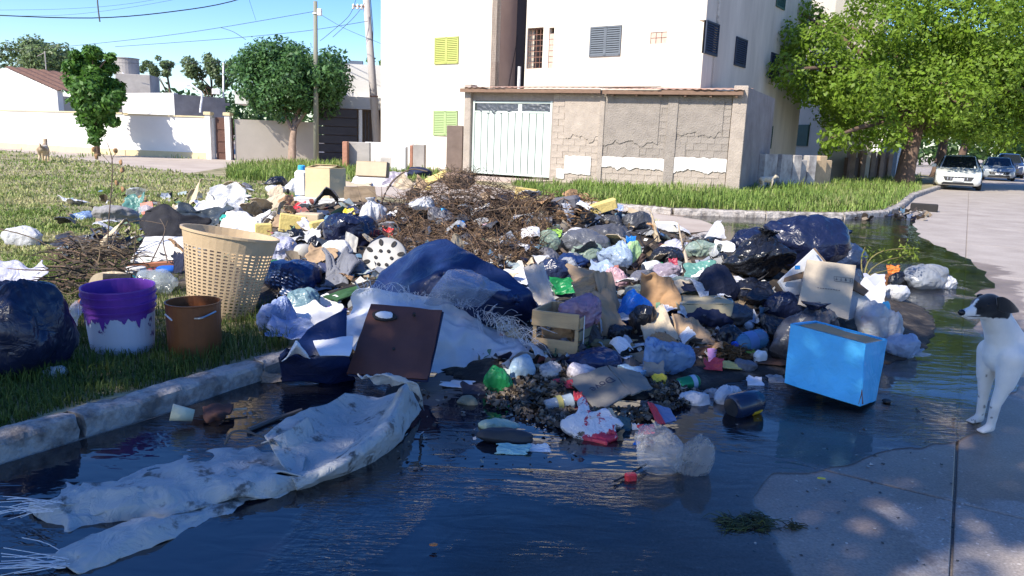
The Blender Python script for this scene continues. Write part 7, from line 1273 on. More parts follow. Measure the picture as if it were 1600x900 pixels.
nz_ = np.array(FM)[:3, 2]; sgn = -1 if nz_[1] > 0 else 1; mk = lab_mat('grey print', (.12, .10, .085)); FM2 = FM @ Matrix.Translation((0, 0, sgn * .009))
px = lambda u, v: (np.linalg.inv(np.array(FM)) @ np.append(Q(u, v, d0 - .03), 1))[:2]
x0, y0 = px(1302, 439); k = d0 / F
def mark(x, y, w_, h, rz=0): obj('print_mark', xf(box((x, y, 0), (w_, h, .0012), rz), FM2), mk, bb)
W_, H_ = 28 * k, 8 * k; cx, cy = px(1316, 439)
mark(cx, cy + H_ / 2, W_, .0025); mark(cx, cy - H_ / 2, W_, .0025); mark(cx - W_ / 2, cy, .0025, H_); mark(cx + W_ / 2, cy, .0025, H_)
for i in range(4):
    x = cx + W_ * (-.37 + .25 * i); mark(x, cy - H_ * .1, .003 if i != 2 else .011, H_ * .5); mark(x - .004, cy + H_ * .16, .010, .0028, .75); mark(x + .004, cy + H_ * .16, .010, .0028, -.75)
cx, cy = px(1274, 428)
for i in range(7): mark(cx + (-3 + i) * 3 * k, cy, 2 * k, 1.7 * k if i % 3 else .8 * k)
cx, cy = px(1290, 457)
for i in range(9): mark(cx + (-4 + i) * 4 * k, cy, 2.6 * k, .9 * k)
# big charcoal bag with dark tied top, in front of the panels
bag(1258, 566, 128, 104, plastic('silvery charcoal bag', (.05, .052, .062), .34), 'big silvery charcoal tied bag between the black bags and the bright blue box', tilt=5, depth=.7, folds=1.5, kmat=plastic('knot navy', (.015, .02, .05), .3)); bag(1268, 480, 48, 24, plastic('knot navy', (.015, .02, .05), .3), 'dark bunched top lying on the silvery charcoal bag', knot=False, folds=1.6, dz=.02)
sheet(1362, 478, 44, 38, paper('label box', (.56, .56, .58)), 'white box with printed label behind the panels at the right', 'label_box', 'box', 70, .02, nf=2); sheet(1364, 462, 30, 22, lab_mat('label lilac', (.45, .46, .60)), 'lilac printed label on the white box at the right', 'label', 'label', 72, .01, dz=.07)
bag(1398, 468, 36, 28, WHB, 'small white bag with maroon print near the right water edge', knot=False); bag(1374, 540, 70, 72, plastic('printed clear bag', (.50, .52, .54), .25, alpha=.8, trans=.2), 'clear printed bag with red and blue marks right of the bright blue box', knot=False, folds=1.3)
for u, v, mt_, w_, h in ((1352, 512, REDP, 18, 26), (1362, 500, BBL, 10, 18), (1382, 492, lab_mat('light cyan', (.1, .5, .7)), 14, 22), (1352, 524, YEL, 12, 12)): d_ = hit(1374, 540)[1] + .02; tag(obj('print_patch', xf(bagmesh(w_ * d_ / F, .012, h * d_ / F, BS + u, False, .6), TR(tuple(Q(u, v, d_)))), mt_, smooth=True), {1352: 'red', 1362: 'deep blue', 1382: 'light cyan'}.get(u, 'x') + ' printed patch on the clear bag right of the bright blue box' if v != 524 else 'yellow printed patch on the clear bag right of the bright blue box', 'patch')
bag(1412, 556, 66, 40, CLB, 'half sunk clear bag in the water right of the bright blue box', knot=False, folds=1.3, depth=.6); bag(1390, 540, 30, 24, plastic('cobalt film', (.02, .06, .35), .3), 'cobalt film on the half sunk clear bag', knot=False); sheet(1418, 556, 66, 8, CLR, 'flat clear film floating by the half sunk bag', 'plastic_film', 'film', 8, .04)
bag(1440, 452, 74, 42, plastic('grey translucent sack', (.26, .28, .31), .25, alpha=.85, trans=.1), 'grey translucent sack lying at the right water edge', knot=False, yaw=10, depth=.8, folds=1.0); bag(1480, 452, 36, 26, WHB, 'white frilled mouth of the sack at the right water edge', knot=False, folds=1.8); bag(1397, 448, 34, 28, BLK, 'dark lump left of the grey translucent sack', knot=False); sheet(1396, 428, 20, 12, ORG, 'orange and red wrapper left of the grey translucent sack', 'wrapper', 'wrapper', 55, .2); bag(1375, 446, 30, 22, M('rusty brown leaves', (.18, .075, .03), .9, .3, 12, .8, 40), 'rust brown leaf lump above the small white bag', knot=False, name='leaf_lump', cat='leaves')
# green leafed twig at the water edge
lt = thing('leafy_branch', 'broken branch with yellow green leaves reaching over the water at the right', 'branch', hit(1360, 440)[0]); d0 = 7.6
for px_ in ([(1350, 440, 0), (1356, 410, .1), (1380, 392, .1), (1425, 388, .1)], [(1352, 440, 0), (1362, 420, 0), (1390, 405, .1), (1430, 400, .2)], [(1348, 438, .1), (1346, 405, .2), (1352, 385, .2)], [(1356, 432, .0), (1375, 425, .0), (1410, 418, .1)]): obj('stem', tube(spline([Q(u, v, d0 + o) for u, v, o in px_], 10), list(np.linspace(.008, .003, 10)), 5), M('olive stem', (.20, .17, .06), .8), lt)
n_ = 170; U = np.concatenate([RG.uniform(1405, 1436, 80), RG.uniform(1345, 1425, 90)]); Vv = np.concatenate([RG.normal(393, 6, 80), RG.normal(400, 9, 90)]); PP = np.array([Q(u, v, d0 + .1 + RG.normal() * .08) for u, v in zip(U, Vv)]); obj('leaves', leaf_cards(PP, RG.normal(size=(n_, 3)) + np.array([0, -.4, .8]), .045, asp=.35), leafmat('yellow green leaves', (.16, .20, .03)), lt, cols=leafcols(n_))
# ================================================================== the bright blue box
m_blu = M('bright sky blue paper', (.065, .46, .80), .42, .16, 5, .5, 9, wrinkle=1, bdist=.02)
d0 = 4.15; bf = [(1236, 506, .10), (1352, 537, -.13), (1344, 634, -.13), (1226, 598, .10)]; bs_ = [(1352, 537, -.13), (1386, 531, .10), (1368, 626, .10), (1344, 634, -.13)]
bl, p_, s_ = carton(bf, bs_, d0, m_blu, 'open bright sky blue paper covered box standing in the puddle', False); e = s_[1] - s_[0]; inset = .03
c4 = [p_[0], p_[1], p_[1] + e, p_[0] + e]; cen = sum(c4) / 4; low = [c + (cen - c) * .10 - UP * .035 for c in c4]
for i in range(4): j = (i + 1) % 4; obj('folded_rim', (np.array([c4[i], c4[j], c4[j] + (cen - c4[j]) * .045 - UP * .004, c4[i] + (cen - c4[i]) * .045 - UP * .004, ]) + UP * .004, [(0, 1, 2, 3)]), m_blu, bl)
inn = [c + (cen - c) * .05 - UP * .012 for c in c4]; G = np.array([[inn[0] * (1 - x) * (1 - y) + inn[1] * x * (1 - y) + inn[2] * x * y + inn[3] * (1 - x) * y + UP * .008 * float(noise(np.array([x * 3, y * 3, 1.])) ) for y in np.linspace(0, 1, 8)] for x in np.linspace(0, 1, 8)]); obj('cardboard_lining', shell(G, .006), paper('orange brown lining', (.46, .28, .14)), bl)
dcr = [p_[2] + (p_[1] - p_[2]) * f + (s_[1] - s_[0]) * g for f, g in ((.02, .0), (.20, -.01), (.04, .13))]; nn = np.cross(p_[1] - p_[0], p_[3] - p_[0]); nn /= np.linalg.norm(nn); nn = nn if nn[1] < 0 else -nn
tri = [p_[2] + (p_[1] - p_[2]) * .02 - (p_[1] - p_[0]) * .03, p_[2] + (p_[1] - p_[2]) * .26, p_[2] + (p_[1] - p_[2]) * .02 + e * .10]; obj('tear', (np.array([t_ + nn * .006 + np.array([.004, -.003, 0]) for t_ in tri] + [t_ + nn * .001 for t_ in tri]), [(0, 1, 2), (5, 4, 3), (0, 3, 4, 1), (1, 4, 5, 2), (2, 5, 3, 0)]), RBW, bl)
tag(obj('pebble', xf(bagmesh(.05, .04, .025, 71, False, .4), TR(tuple(at(1282, 606, .005)))), YFOAM), 'yellowish lump at the foot of the bright blue box', 'pebble'); tag(obj('pebble', xf(bagmesh(.05, .04, .025, 72, False, .4), TR(tuple(at(1386, 630, .005)))), STONE), 'dark lump at the right corner of the bright blue box', 'pebble')
# ================================================================== centre front: crate, cardboard, bags
crs = thing('fruit_crate', 'small wooden fruit crate with lettering on its end under the mauve bag', 'crate', hit(880, 556)[0]); d0 = hit(862, 556)[1] - .02
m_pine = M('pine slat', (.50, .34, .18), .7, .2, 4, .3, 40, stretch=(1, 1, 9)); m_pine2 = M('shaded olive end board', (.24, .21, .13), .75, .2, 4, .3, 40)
A_, B_, C_, D_ = Q(833, 484, d0), Q(905, 496, d0 - .06), Q(932, 484, d0 + .22), None; dn = Q(833, 552, d0) - A_; dn = -UP * np.linalg.norm(dn) * .98
def plk(o, x_, y_, nm, mt_, th=.012, par=crs): G = np.array([[o + x_ * i / 7 + y_ * j / 3 for j in range(4)] for i in range(8)]); G = G + normals(G) * (.003 * noise(G * 11))[..., None]; return obj(nm, shell(G, th), mt_, par)
fx = B_ - A_; sx = C_ - B_; sx[2] = 0; fx[2] *= .3
for k_, (a_, h_) in enumerate(((0, .36), (.66, .34))): plk(A_ + dn * a_, fx, dn * h_, 'slat', m_pine)
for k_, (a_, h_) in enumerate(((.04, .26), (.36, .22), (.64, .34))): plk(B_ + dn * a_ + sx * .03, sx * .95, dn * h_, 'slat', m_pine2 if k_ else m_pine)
for k_, (a_, h_) in enumerate(((0, .36), (.66, .34))): plk(A_ + sx + dn * a_, fx, dn * h_, 'slat', m_pine); plk(A_ + dn * a_, sx, dn * h_, 'slat', m_pine)
plk(A_ + dn * .97, fx, sx, 'floor', m_pine)
for o in (A_ + fx * .03 + sx * .05, B_ - fx * .05 + sx * .03, A_ + sx * .95 + fx * .05, B_ + sx * .95 - fx * .06): obj('corner_post', box(o + dn * .5, (.022, .022, np.linalg.norm(dn))), m_pine, crs)
n3 = np.cross(sx, dn); n3 /= np.linalg.norm(n3); n3 = n3 if n3[0] > 0 else -n3; xx = sx / np.linalg.norm(sx); yy = -dn / np.linalg.norm(dn); lm = np.eye(4); lm[:3, 0], lm[:3, 1], lm[:3, 2], lm[:3, 3] = xx, yy, np.cross(xx, yy), B_ + dn * .81 + sx * .52 + n3 * .010; lettering('Vilaz', .075, Matrix(lm), crs, lab_mat('green ink', (.02, .10, .03)))
obj('strap', tube([B_ + sx * .2 + n3 * .012, B_ + sx * .2 + n3 * .012 + dn], .004, 4), PAP, crs)
sheet(868, 545, 48, 28, CRUM, 'brown sacking showing through the fruit crate', 'sacking', 'sacking', 80, .1, dz=.02); sheet(868, 556, 60, 18, CLR, 'clear film stuck on the front of the fruit crate', 'plastic_film', 'film', 75, .08)
P = Q(896, 505, d0 + .10); k = (d0 + .1) / F; mv = thing('rubbish_bag', 'mauve translucent bag lying on the fruit crate', 'bag', P); obj('sack', xf(bagmesh(66 * k, 54 * k, 56 * k, 31, False, 1.4), TR(tuple(P + np.array([0, 0, -.02])), ry=rad(22))), MAU, mv, smooth=True); obj('knot', xf(knotmesh(.025, .06, 4), TR(tuple(P + np.array([.11, -.02, .05])), ry=rad(110))), MAU, mv, smooth=True)
sheet(880, 462, 44, 26, GRN, 'green plastic scrap behind the mauve bag', 'plastic_scrap', 'scrap', 50, .18)
card([(818, 418, .15), (848, 412, .18), (868, 476, 0), (838, 488, 0)], paper('film wrapped card', (.50, .43, .35)), 'tan card in clear film standing left of the mauve bag', 'packaging', 'packaging', 5.25, .02, .02, .04, n=14); card([(816, 416, .13), (850, 410, .16), (871, 478, -.03), (836, 490, -.03)], plastic('thin clear film', (.6, .6, .6), .15, alpha=.16), 'clear film sleeve round the tan card left of the mauve bag', 'plastic_film', 'film', 5.22, .003, .03, .05, n=14)
bag(832, 490, 30, 34, CLR, 'clear crumpled bottle left of the fruit crate', knot=False, folds=1.4); sheet(803, 450, 44, 30, PAP, 'white fanned papers right of the navy mattress', 'paper', 'paper', 25, .16, nf=12, outline=.4)
sheet(800, 452, 30, 8, REDP, 'thin red strip under the fanned papers', 'strip', 'strip', 20, .1)
# crumpled cardboards
card([(885, 412, .25), (945, 428, .22), (950, 440, .1), (898, 450, .1)], CARD, 'torn brown cardboard flap on top of the crumpled carton', 'cardboard', 'cardboard', 5.3, .008, .02, .10, n=14); card([(893, 440, .12), (936, 424, .16), (946, 450, .05), (902, 466, .02)], M('corrugated brown card', (.42, .27, .14), .85, .3, 30, .9, 25, stretch=(1, 6, 1)), 'ribbed corrugated cardboard in the crumpled carton', 'cardboard', 'cardboard', 5.25, .012, .03, .08, n=16)
card([(928, 428, .12), (954, 424, .18), (976, 508, .0), (946, 520, -.06)], CARD, 'tall brown cardboard standing right of the mauve bag', 'cardboard', 'cardboard', 5.2, .010, .03, .06, n=16); card([(900, 462, .0), (950, 452, .02), (984, 524, -.15), (936, 528, -.18)], CARD, 'crumpled brown carton side above the blue carrier bag foot', 'cardboard', 'cardboard', 5.15, .012, .05, .10, n=18)
bag(984, 506, 62, 60, BBL, 'bright blue carrier bag in the middle of the heap', knot=False, folds=1.0, depth=.6, tilt=8); bag(1000, 524, 44, 54, BLK, 'black bag with white stripes under the wrinkled brown paper', knot=False, folds=1.2); bag(968, 530, 40, 30, BLK, 'black gap filling bag below the blue carrier bag', knot=False)
for k_ in range(3): d0 = hit(1000, 524)[1] - .02; obj('white_stripe', tube([Q(994, 484 + 7 * k_, d0), Q(1003, 482 + 7 * k_, d0 - .02), Q(1012, 479 + 7 * k_, d0)], .004, 4), PAP, None) if False else None
sheet(1030, 490, 56, 56, CRUM, 'wrinkled brown paper bag beside the blue carrier bag', 'paper_bag', 'paper bag', 60, .22, nf=12, n=24, thick=.006); sheet(1048, 482, 28, 20, M('reddish brown paper', (.36, .15, .11), .9, .3, 5, .5, 30), 'reddish crumpled paper right of the wrinkled brown paper', 'paper', 'paper', 55, .2)
card([(1000, 504, .06), (1035, 474, .16), (1060, 530, 0), (1012, 552, -.08)], CARDL, 'pale brown carton panel with faint orange lettering', 'cardboard', 'cardboard', 4.95, .012, .015, .03, n=14); card([(1050, 490, .16), (1090, 500, .16), (1122, 540, .02), (1066, 562, -.1)], CARD, 'wide brown carton panel right of the lettered panel', 'cardboard', 'cardboard', 4.95, .012, .03, .05, n=16); card([(1064, 548, -.08), (1122, 538, 0), (1118, 556, -.05), (1070, 566, -.1)], paper('scorched brown card', (.16, .09, .055)), 'scorched brown edge below the wide carton panel', 'cardboard', 'cardboard', 4.9, .02, .02, .1)
fm = frame_px([(1000, 504, .06), (1035, 474, .16), (1060, 530, 0), (1012, 552, -.08)], 4.95); mk2 = lab_mat('faint orange ink', (.45, .22, .12)); zs_ = -1 if np.array(fm)[1, 2] > 0 else 1
for i in range(8): obj('print_mark', xf(box((-.07 + i * .02, -.02 + .004 * i, zs_ * .02), (.010, .022 if i % 3 else .03, .001), .2), fm), mk2, bpy.data.objects.get('cardboard.006') if False else bl) if False else None
bag(1036, 584, 78, 62, plastic('cloudy blue bag', (.20, .33, .55), .28, alpha=.9, trans=.2), 'cloudy blue plastic bag under the lettered carton panel', knot=False, folds=2.0, depth=.5); card([(975, 556, .1), (1028, 544, .14), (1062, 562, .04), (1040, 588, -.06)], CARD, 'flat brown cardboard lying over the cloudy blue bag', 'cardboard', 'cardboard', 4.6, .01, .015, .03, n=12); sheet(1022, 590, 32, 24, paper('greyish torn card', (.27, .24, .21)), 'greyish torn card below the flat brown cardboard', 'cardboard', 'cardboard', 55, .1)
sheet(958, 545, 72, 14, paper('tan tray', (.33, .24, .13)), 'tan cardboard tray edge below the brown cartons', 'cardboard_tray', 'tray', 35, .08, nf=4); bag(926, 578, 84, 38, plastic('navy flat bag', (.012, .022, .075), .35), 'flat navy bag under the cardboard tray', knot=False); 
# bottles, cups right of centre
bag(1138, 544, 56, 42, BLK, 'glossy black crumpled bag above the purple cup', knot=False, folds=1.6, yaw=25); bottle(1168, 548, 58, 32, BBOT, 'clear blue drink bottle with cobalt cap near the white broken cup', 205, -8, cap=lab_mat('cobalt cap', (.01, .08, .5)), lab=lab_mat('blue grey label', (.10, .2, .4)), name='drink_bottle'); bottle(1171, 512, 22, 15, lab_mat('pale blue roll', (.25, .33, .45)), 'pale blue roll above the clear blue drink bottle', 60, 20, kind='can', name='roll', cat='roll')
bottle(1112, 562, 20, 15, lab_mat('lilac cup', (.42, .22, .5)), 'small lilac cup standing beside the scorched card', 85, 65, kind='cup', name='cup', cat='cup'); sheet(1172, 556, 15, 13, LIM, 'lime green scrap left of the white broken cup', 'plastic_scrap', 'scrap', 65, .05); bag(1186, 566, 22, 26, STY, 'white broken cup left of the silvery charcoal bag', knot=False, name='cup', cat='cup', folds=.5)
tangle('fibre_lump', 'brown fibrous lump behind the red wrapper at the water edge', 'fibre', 1118, 1158, 550, 566, 260, .09, .004, HAY, [(1.0, .7, .4), (.6, .4, .2)], lift=.05); sheet(1116, 580, 30, 16, REDP, 'red wrapper with white edge at the water edge below the lilac cup', 'wrapper', 'wrapper', 30, .12); sheet(1140, 578, 34, 10, YFOAM, 'pale yellow crumbs right of the red wrapper', 'crumbs', 'crumbs', 15, .15); bag(1164, 576, 36, 22, LGB, 'grey plastic lump below the white broken cup', knot=False); sheet(1210, 572, 60, 12, M('rusty mud', (.10, .05, .03), .8, .3, 6, .6, 30), 'rusty muddy strip left of the bright blue box', 'mud_strip', 'mud', 12, .06)
sheet(1182, 604, 24, 14, PAP, 'white scrap floating left of the bright blue box', 'paper', 'paper', 18, .12); sheet(1216, 600, 28, 10, CLR, 'clear film floating left of the bright blue box', 'plastic_film', 'film', 10, .08)
ct, CMx, cl_, cr_ = bottle(1074, 608, 36, 22, CAN, 'green and silver drink can lying in the front muck', 20, 8, kind='can', name='drink_can', cat='can'); obj('can_end', xf(lathe([(.001, -.001), (cr_ * .76, -.001), (cr_ * .80, .004), (cr_ * .70, .003)], 18), CMx), ALU, ct); obj('white_band', xf(lathe([(cr_ * 1.01, cl_ * .62), (cr_ * 1.01, cl_ * .84)], 22, False), CMx), lab_mat('white blue band', (.3, .4, .5)), ct)
bag(1088, 634, 60, 30, WHB, 'long white crumpled bag below the green can', knot=False, folds=1.2, depth=.6); bag(1136, 632, 52, 36, WHB, 'round white bag beside the dark tin at the water edge', knot=False, folds=.9); bag(1112, 622, 26, 24, CLR, 'dirty twisted neck between the two white bags', knot=False, folds=1.6)
tn, TMx, tl_, trr = bottle(1162, 648, 56, 40, NAVYL, 'dark navy round tin with yellow label lying in the water', 28, 6, kind='can', name='tin', cat='tin', lab=None); obj('base_recess', xf(lathe([(.001, -.001), (trr * .30, -.002), (trr * .36, .004), (trr * .66, .005), (trr * .72, -.002)], 24), TMx), m_dark, tn)
aa = [rad(a_) for a_ in np.linspace(205, 265, 9)]; G = np.array([[(trr * 1.012 * math.cos(a_), trr * 1.012 * math.sin(a_), z) for z in np.linspace(tl_ * .56, tl_ * .86, 4)] for a_ in aa]); G = xf((G.reshape(-1, 3), []), TMx)[0].reshape(G.shape); obj('yellow_label', shell(G, .002), lab_mat('tin yellow', (.70, .45, .03)), tn)
bag(1150, 650, 40, 10, YFOAM, 'x', knot=False) if False else None
# ================================================================== front muck: cartons and wrappers
d0 = hit(935, 640)[1]; m_dc = paper('damp grey card', (.20, .185, .16))
dcs = [(886, 592, .26), (948, 572, .34), (985, 616, .08), (934, 644, -.02)]; dv = card(dcs, m_dc, 'damp grey brown carton panel with upside down lettering lying in the front muck', 'cardboard', 'cardboard', d0, .008, .012, .03, n=14); dM = frame_px(dcs, d0)
zs_ = -1 if np.array(dM)[2, 2] < 0 else 1; n4 = np.array(dM)[:3, 2] * zs_; yv = np.array(dM)[:3, 1] * 1; xv = np.cross(yv, n4); lm = np.eye(4); oo = Q(941, 603, d0 + .15) + n4 * .012; rt = rad(15); lm[:3, 0] = xv * math.cos(rt) + yv * math.sin(rt); lm[:3, 1] = -xv * math.sin(rt) + yv * math.cos(rt); lm[:3, 2], lm[:3, 3] = n4, oo; lettering('Dove', .075, Matrix(lm), dv, lab_mat('dark print', (.05, .045, .06)))
card([(950, 571, .33), (1000, 582, .30), (1020, 606, .14), (986, 618, .08)], m_dc, 'second damp panel folded right of the lettered carton', 'cardboard', 'cardboard', d0, .008, .012, .04, n=12)
bag(905, 590, 60, 30, plastic('white pink sausage bag', (.62, .56, .58), .35, trans=.1), 'white and pink long bag left above the lettered carton', knot=False, folds=.8, depth=.5); bag(986, 590, 50, 26, plastic('sky blue bag', (.30, .48, .66), .3, trans=.2), 'sky blue and white bag above the damp folded panel', knot=False, folds=1.3); sheet(1030, 605, 24, 20, YEL, 'bright yellow torn wrapper in the front muck', 'wrapper', 'wrapper', 60, .14); bag(1030, 614, 40, 16, BLK, 'black plastic under the bright yellow wrapper', knot=False)
sheet(880, 608, 30, 15, REDP, 'red flattened carton left of the lettered carton', 'carton', 'carton', 40, .06); sheet(903, 630, 14, 18, REDP, 'thin red carton strip below the lettered carton', 'carton', 'carton', 55, .06); bag(858, 592, 38, 34, plastic('greyish white film', (.45, .42, .40), .3, alpha=.9), 'grey white crumpled film right of the pale blue balloon bag', knot=False, folds=1.8); bag(817, 592, 46, 44, plastic('pale sky bag', (.42, .56, .66), .35, trans=.3), 'pale blue round balloon like bag left of the fruit crate foot', knot=False, folds=.5)
bag(778, 612, 46, 50, GRN, 'green plastic bag with white label in the front muck', knot=False, folds=1.1, depth=.6); sheet(790, 600, 14, 16, lab_mat('pale label', (.4, .45, .42)), 'white label on the green plastic bag', 'label', 'label', 70, .04, dz=.03); bag(776, 618, 36, 20, TEA, 'teal bottom of the green plastic bag', knot=False)
sheet(742, 618, 42, 18, M('dark printed carton', (.03, .025, .035), .5, .3, 14, .2, 30), 'dark printed carton left of the green plastic bag', 'carton', 'carton', 35, .08); sheet(714, 608, 50, 10, PAP, 'white strip of paper behind the dark printed carton', 'paper', 'paper', 12, .06)
bag(768, 630, 20, 18, M('orange fruit', (.38, .10, .04), .5, .2, 6, .2, 40), 'rotting orange fruit below the green plastic bag', knot=False, name='fruit', cat='fruit', folds=.15, lump=.2); bag(730, 634, 34, 24, M('mouldy bread', (.22, .20, .13), .8, .3, 8, .5, 40), 'mouldy round loaf left of the rotting fruit', knot=False, name='loaf', cat='bread', folds=.5); bag(783, 672, 66, 26, plastic('pale green bag', (.30, .42, .34), .35, alpha=.95), 'pale green bag lying flat in the front water', knot=False, folds=.8, depth=.5)
P, d = place(788, 692); k = d / F; tag(obj('shoe_sole', xf(bagmesh(88 * k, 34 * k, 24 * k, 8, False, .15, squash=.2), TR(tuple(P), rz=-.05)), M('dark rubber', (.03, .032, .038), .55, .2, 5, .2, 30), smooth=True), 'dark rubber shoe sole below the pale green bag', 'shoe')
sheet(802, 712, 50, 18, plastic('teal white packet', (.30, .50, .48), .35), 'teal and white packet in the water below the shoe sole', 'packet', 'packet', 25, .14); sheet(843, 708, 34, 13, PAP, 'small white packet right of the teal packet', 'packet', 'packet', 25, .16)
for u, v, s_2, lb in ((723, 684, 15, 'dark stone in the water left of the shoe sole'), (746, 692, 14, 'second dark stone at the toe of the shoe sole'), (790, 732, 13, 'dark stone below the teal packet'), (824, 736, 22, 'cluster of dark stones below the white packet'), (838, 730, 14, 'small grey stone beside the dark stone cluster'), (1000, 742, 14, 'dark lump in the water left of the clear bag')): bag(u, v, s_2, s_2 * .75, STONE, lb, knot=False, name='stone', cat='stone', folds=.4, lump=.8)
bottle(872, 642, 44, 26, plastic('smoky clear cup', (.30, .36, .42), .2, alpha=.7), 'smoky clear cup with yellow band left of the red white packet', 20, 5, kind='cup', name='cup', cat='cup', lab=lab_mat('yellow band', (.45, .38, .12)), labz=(.4, .6))
pk = sheet(914, 690, 76, 54, M('white red packet', (.64, .62, .64), .35, .1, 5, .8, 18, col2=(.45, .03, .06), thr=.52, soft=.01, wrinkle=1, bdist=.02), 'white and red crumpled flour packet in the front muck', 'packet', 'packet', 42, .12, roll=-28, thick=.03, nf=8, n=20); d_ = hit(914, 690)[1]
card([(940, 642, .08), (956, 638, .1), (968, 664, .0), (942, 676, -.04)], CARDL, 'small pale brown card standing in the front muck', 'cardboard', 'cardboard', (952, 676), .006, .01, .08); sheet(974, 676, 24, 24, plastic('dark teal', (.02, .06, .08), .4), 'dark teal scrap right of the small pale card', 'plastic_scrap', 'scrap', 55, .12); sheet(993, 674, 12, 12, PAP, 'tiny white torn paper right of the dark teal scrap', 'paper', 'paper', 60, .1)
sheet(960, 690, 28, 16, paper('burnt tan paper', (.28, .19, .11)), 'burnt tan paper below the small pale card', 'paper', 'paper', 40, .18); card([(1012, 628, .06), (1022, 632, .06), (1040, 662, -.02), (1026, 664, -.02)], REDP, 'red side of the flattened juice carton', 'juice_carton', 'carton', (1034, 668), .01, .006, .02); card([(1020, 632, .07), (1046, 640, .06), (1056, 658, 0), (1034, 664, -.02)], lab_mat('juice blue', (.16, .20, .34)), 'blue side of the flattened juice carton', 'juice_carton', 'carton', (1040, 668), .02, .008, .03)
sheet(1010, 682, 26, 14, REDP, 'pinkish red ribbon scrap left of the clear bag', 'plastic_scrap', 'scrap', 40, .22); bag(996, 698, 22, 18, BBL, 'crumpled blue wrapper left of the clear bag', knot=False, folds=1.5)
bag(1036, 742, 74, 88, plastic('milky clear bag', (.60, .59, .58), .16, alpha=.36, trans=.2), 'milky clear bag standing in the front water, left half', knot=False, folds=1.8, tilt=-10, depth=.6, lump=1.2); bag(1072, 744, 60, 80, plastic('dirty clear bag', (.50, .46, .42), .18, alpha=.45, trans=.2), 'dirty clear bag standing in the front water, right half', knot=False, folds=1.8, tilt=10, depth=.6, lump=1.2)
branch([(960, 752, 0), (985, 740, .03), (1010, 725, .06)], .005, .004, hit(985, 745)[1], None, m_wire, 'cord', 'thin black cord in the water left of the clear bag', 'cord'); P, d = place(985, 752); tag(obj('tag', xf(bbox_bev((0, 0, .02), (.05, .03, .035), .3, .006), TR(tuple(P))), REDP), 'small red tag on the cord left of the clear bag', 'tag')
# weeds and leaves lying on the wet road
tangle('weed_clump', 'clump of wet green weed on the road at the lower right', 'weeds', 1128, 1205, 812, 832, 240, .07, .0022, M('wet weed', (.045, .06, .022), .7, vcol=True), [(1, 1, 1), (.5, .5, .4), (1.6, 1.5, 1.0)], up=.15, lift=.02); tag(obj('leaf', xf(bagmesh(.035, .02, .006, 8, False, .4), TR(tuple(at(1283, 748, .024)))), YEL), 'tiny yellow leaf on the road joint', 'leaf'); tag(obj('leaf', xf(bagmesh(.03, .016, .006, 9, False, .4), TR(tuple(at(678, 852, .024)))), ORG), 'tiny orange leaf floating in the lower water', 'leaf')
tangle('weed_clump', 'small dark weed scrap right of the wet green weed', 'weeds', 1228, 1252, 822, 830, 60, .04, .0022, HAY, [(.3, .35, .2)], up=.15, lift=.015)
# ================================================================== the white tarpaulins in the water
m_tarp = M('dirty white tarpaulin', (.43, .43, .41), .65, .14, 10, .9, 11, col2=(.11, .105, .095), thr=.615, soft=.05, wrinkle=1, bdist=.03)
tp = thing('tarpaulin', 'crumpled dirty white tarpaulin with frayed end lying in the puddle along the kerb', 'tarpaulin', at(300, 790, 0))
G = loft_px([[(75, 800, .05), (100, 745, .06), (118, 710, .07), (150, 702, .06)], [(130, 790, .07), (165, 740, .07), (185, 705, .08), (215, 688, .09)], [(215, 775, .07), (230, 740, .05), (250, 712, .05), (270, 695, .06)], [(320, 765, .07), (330, 735, .05), (345, 712, .05), (355, 700, .04)], [(440, 755, .08), (440, 735, .05), (440, 715, .04), (430, 702, .04)], [(465, 760, .06), (470, 740, .05), (475, 722, .05), (465, 705, .04)]], 80, 54, amp=.010, freq=5, seed=3, zk=.45, fold=.020, ffreq=5, cr=.010, ragged=.03); obj('flat_sheet', shell(G, .005), m_tarp, tp, smooth=True)
G = loft_px([[(45, 800, .02), (50, 790, .08), (75, 782, .12), (95, 775, .10)], [(105, 835, .02), (115, 800, .12), (120, 775, .15), (130, 765, .11)], [(190, 815, .03), (200, 790, .13), (210, 765, .16), (215, 755, .11)], [(255, 812, .03), (265, 780, .12), (270, 758, .14), (275, 750, .10)], [(340, 790, .02), (350, 770, .09), (355, 758, .10), (360, 752, .07)], [(455, 762, .02), (460, 756, .07), (462, 750, .08), (465, 746, .06)]], 90, 40, amp=.008, freq=6, seed=6, zk=.42, fold=.018, ffreq=6, lin=.95, cr=.008, ragged=.03); obj('rolled_fold', shell(G, .006), m_tarp, tp, smooth=True)
G = loft_px([[(85, 890, .01), (95, 868, .05), (115, 850, .06), (140, 840, .04)], [(125, 898, .01), (150, 866, .08), (180, 835, .09), (200, 822, .05)], [(205, 868, .01), (225, 832, .08), (240, 812, .09), (255, 802, .05)], [(300, 830, .01), (310, 803, .07), (318, 786, .07), (325, 774, .04)], [(400, 792, .01), (405, 774, .05), (410, 764, .06), (412, 754, .04)], [(462, 768, .01), (464, 762, .03), (465, 758, .03), (466, 754, .02)]], 80, 36, amp=.008, freq=6, seed=8, zk=.45, fold=.016, ffreq=6, lin=.95, cr=.007, ragged=.03); obj('front_strip', shell(G, .006), m_tarp, tp, smooth=True)
mb = MB()
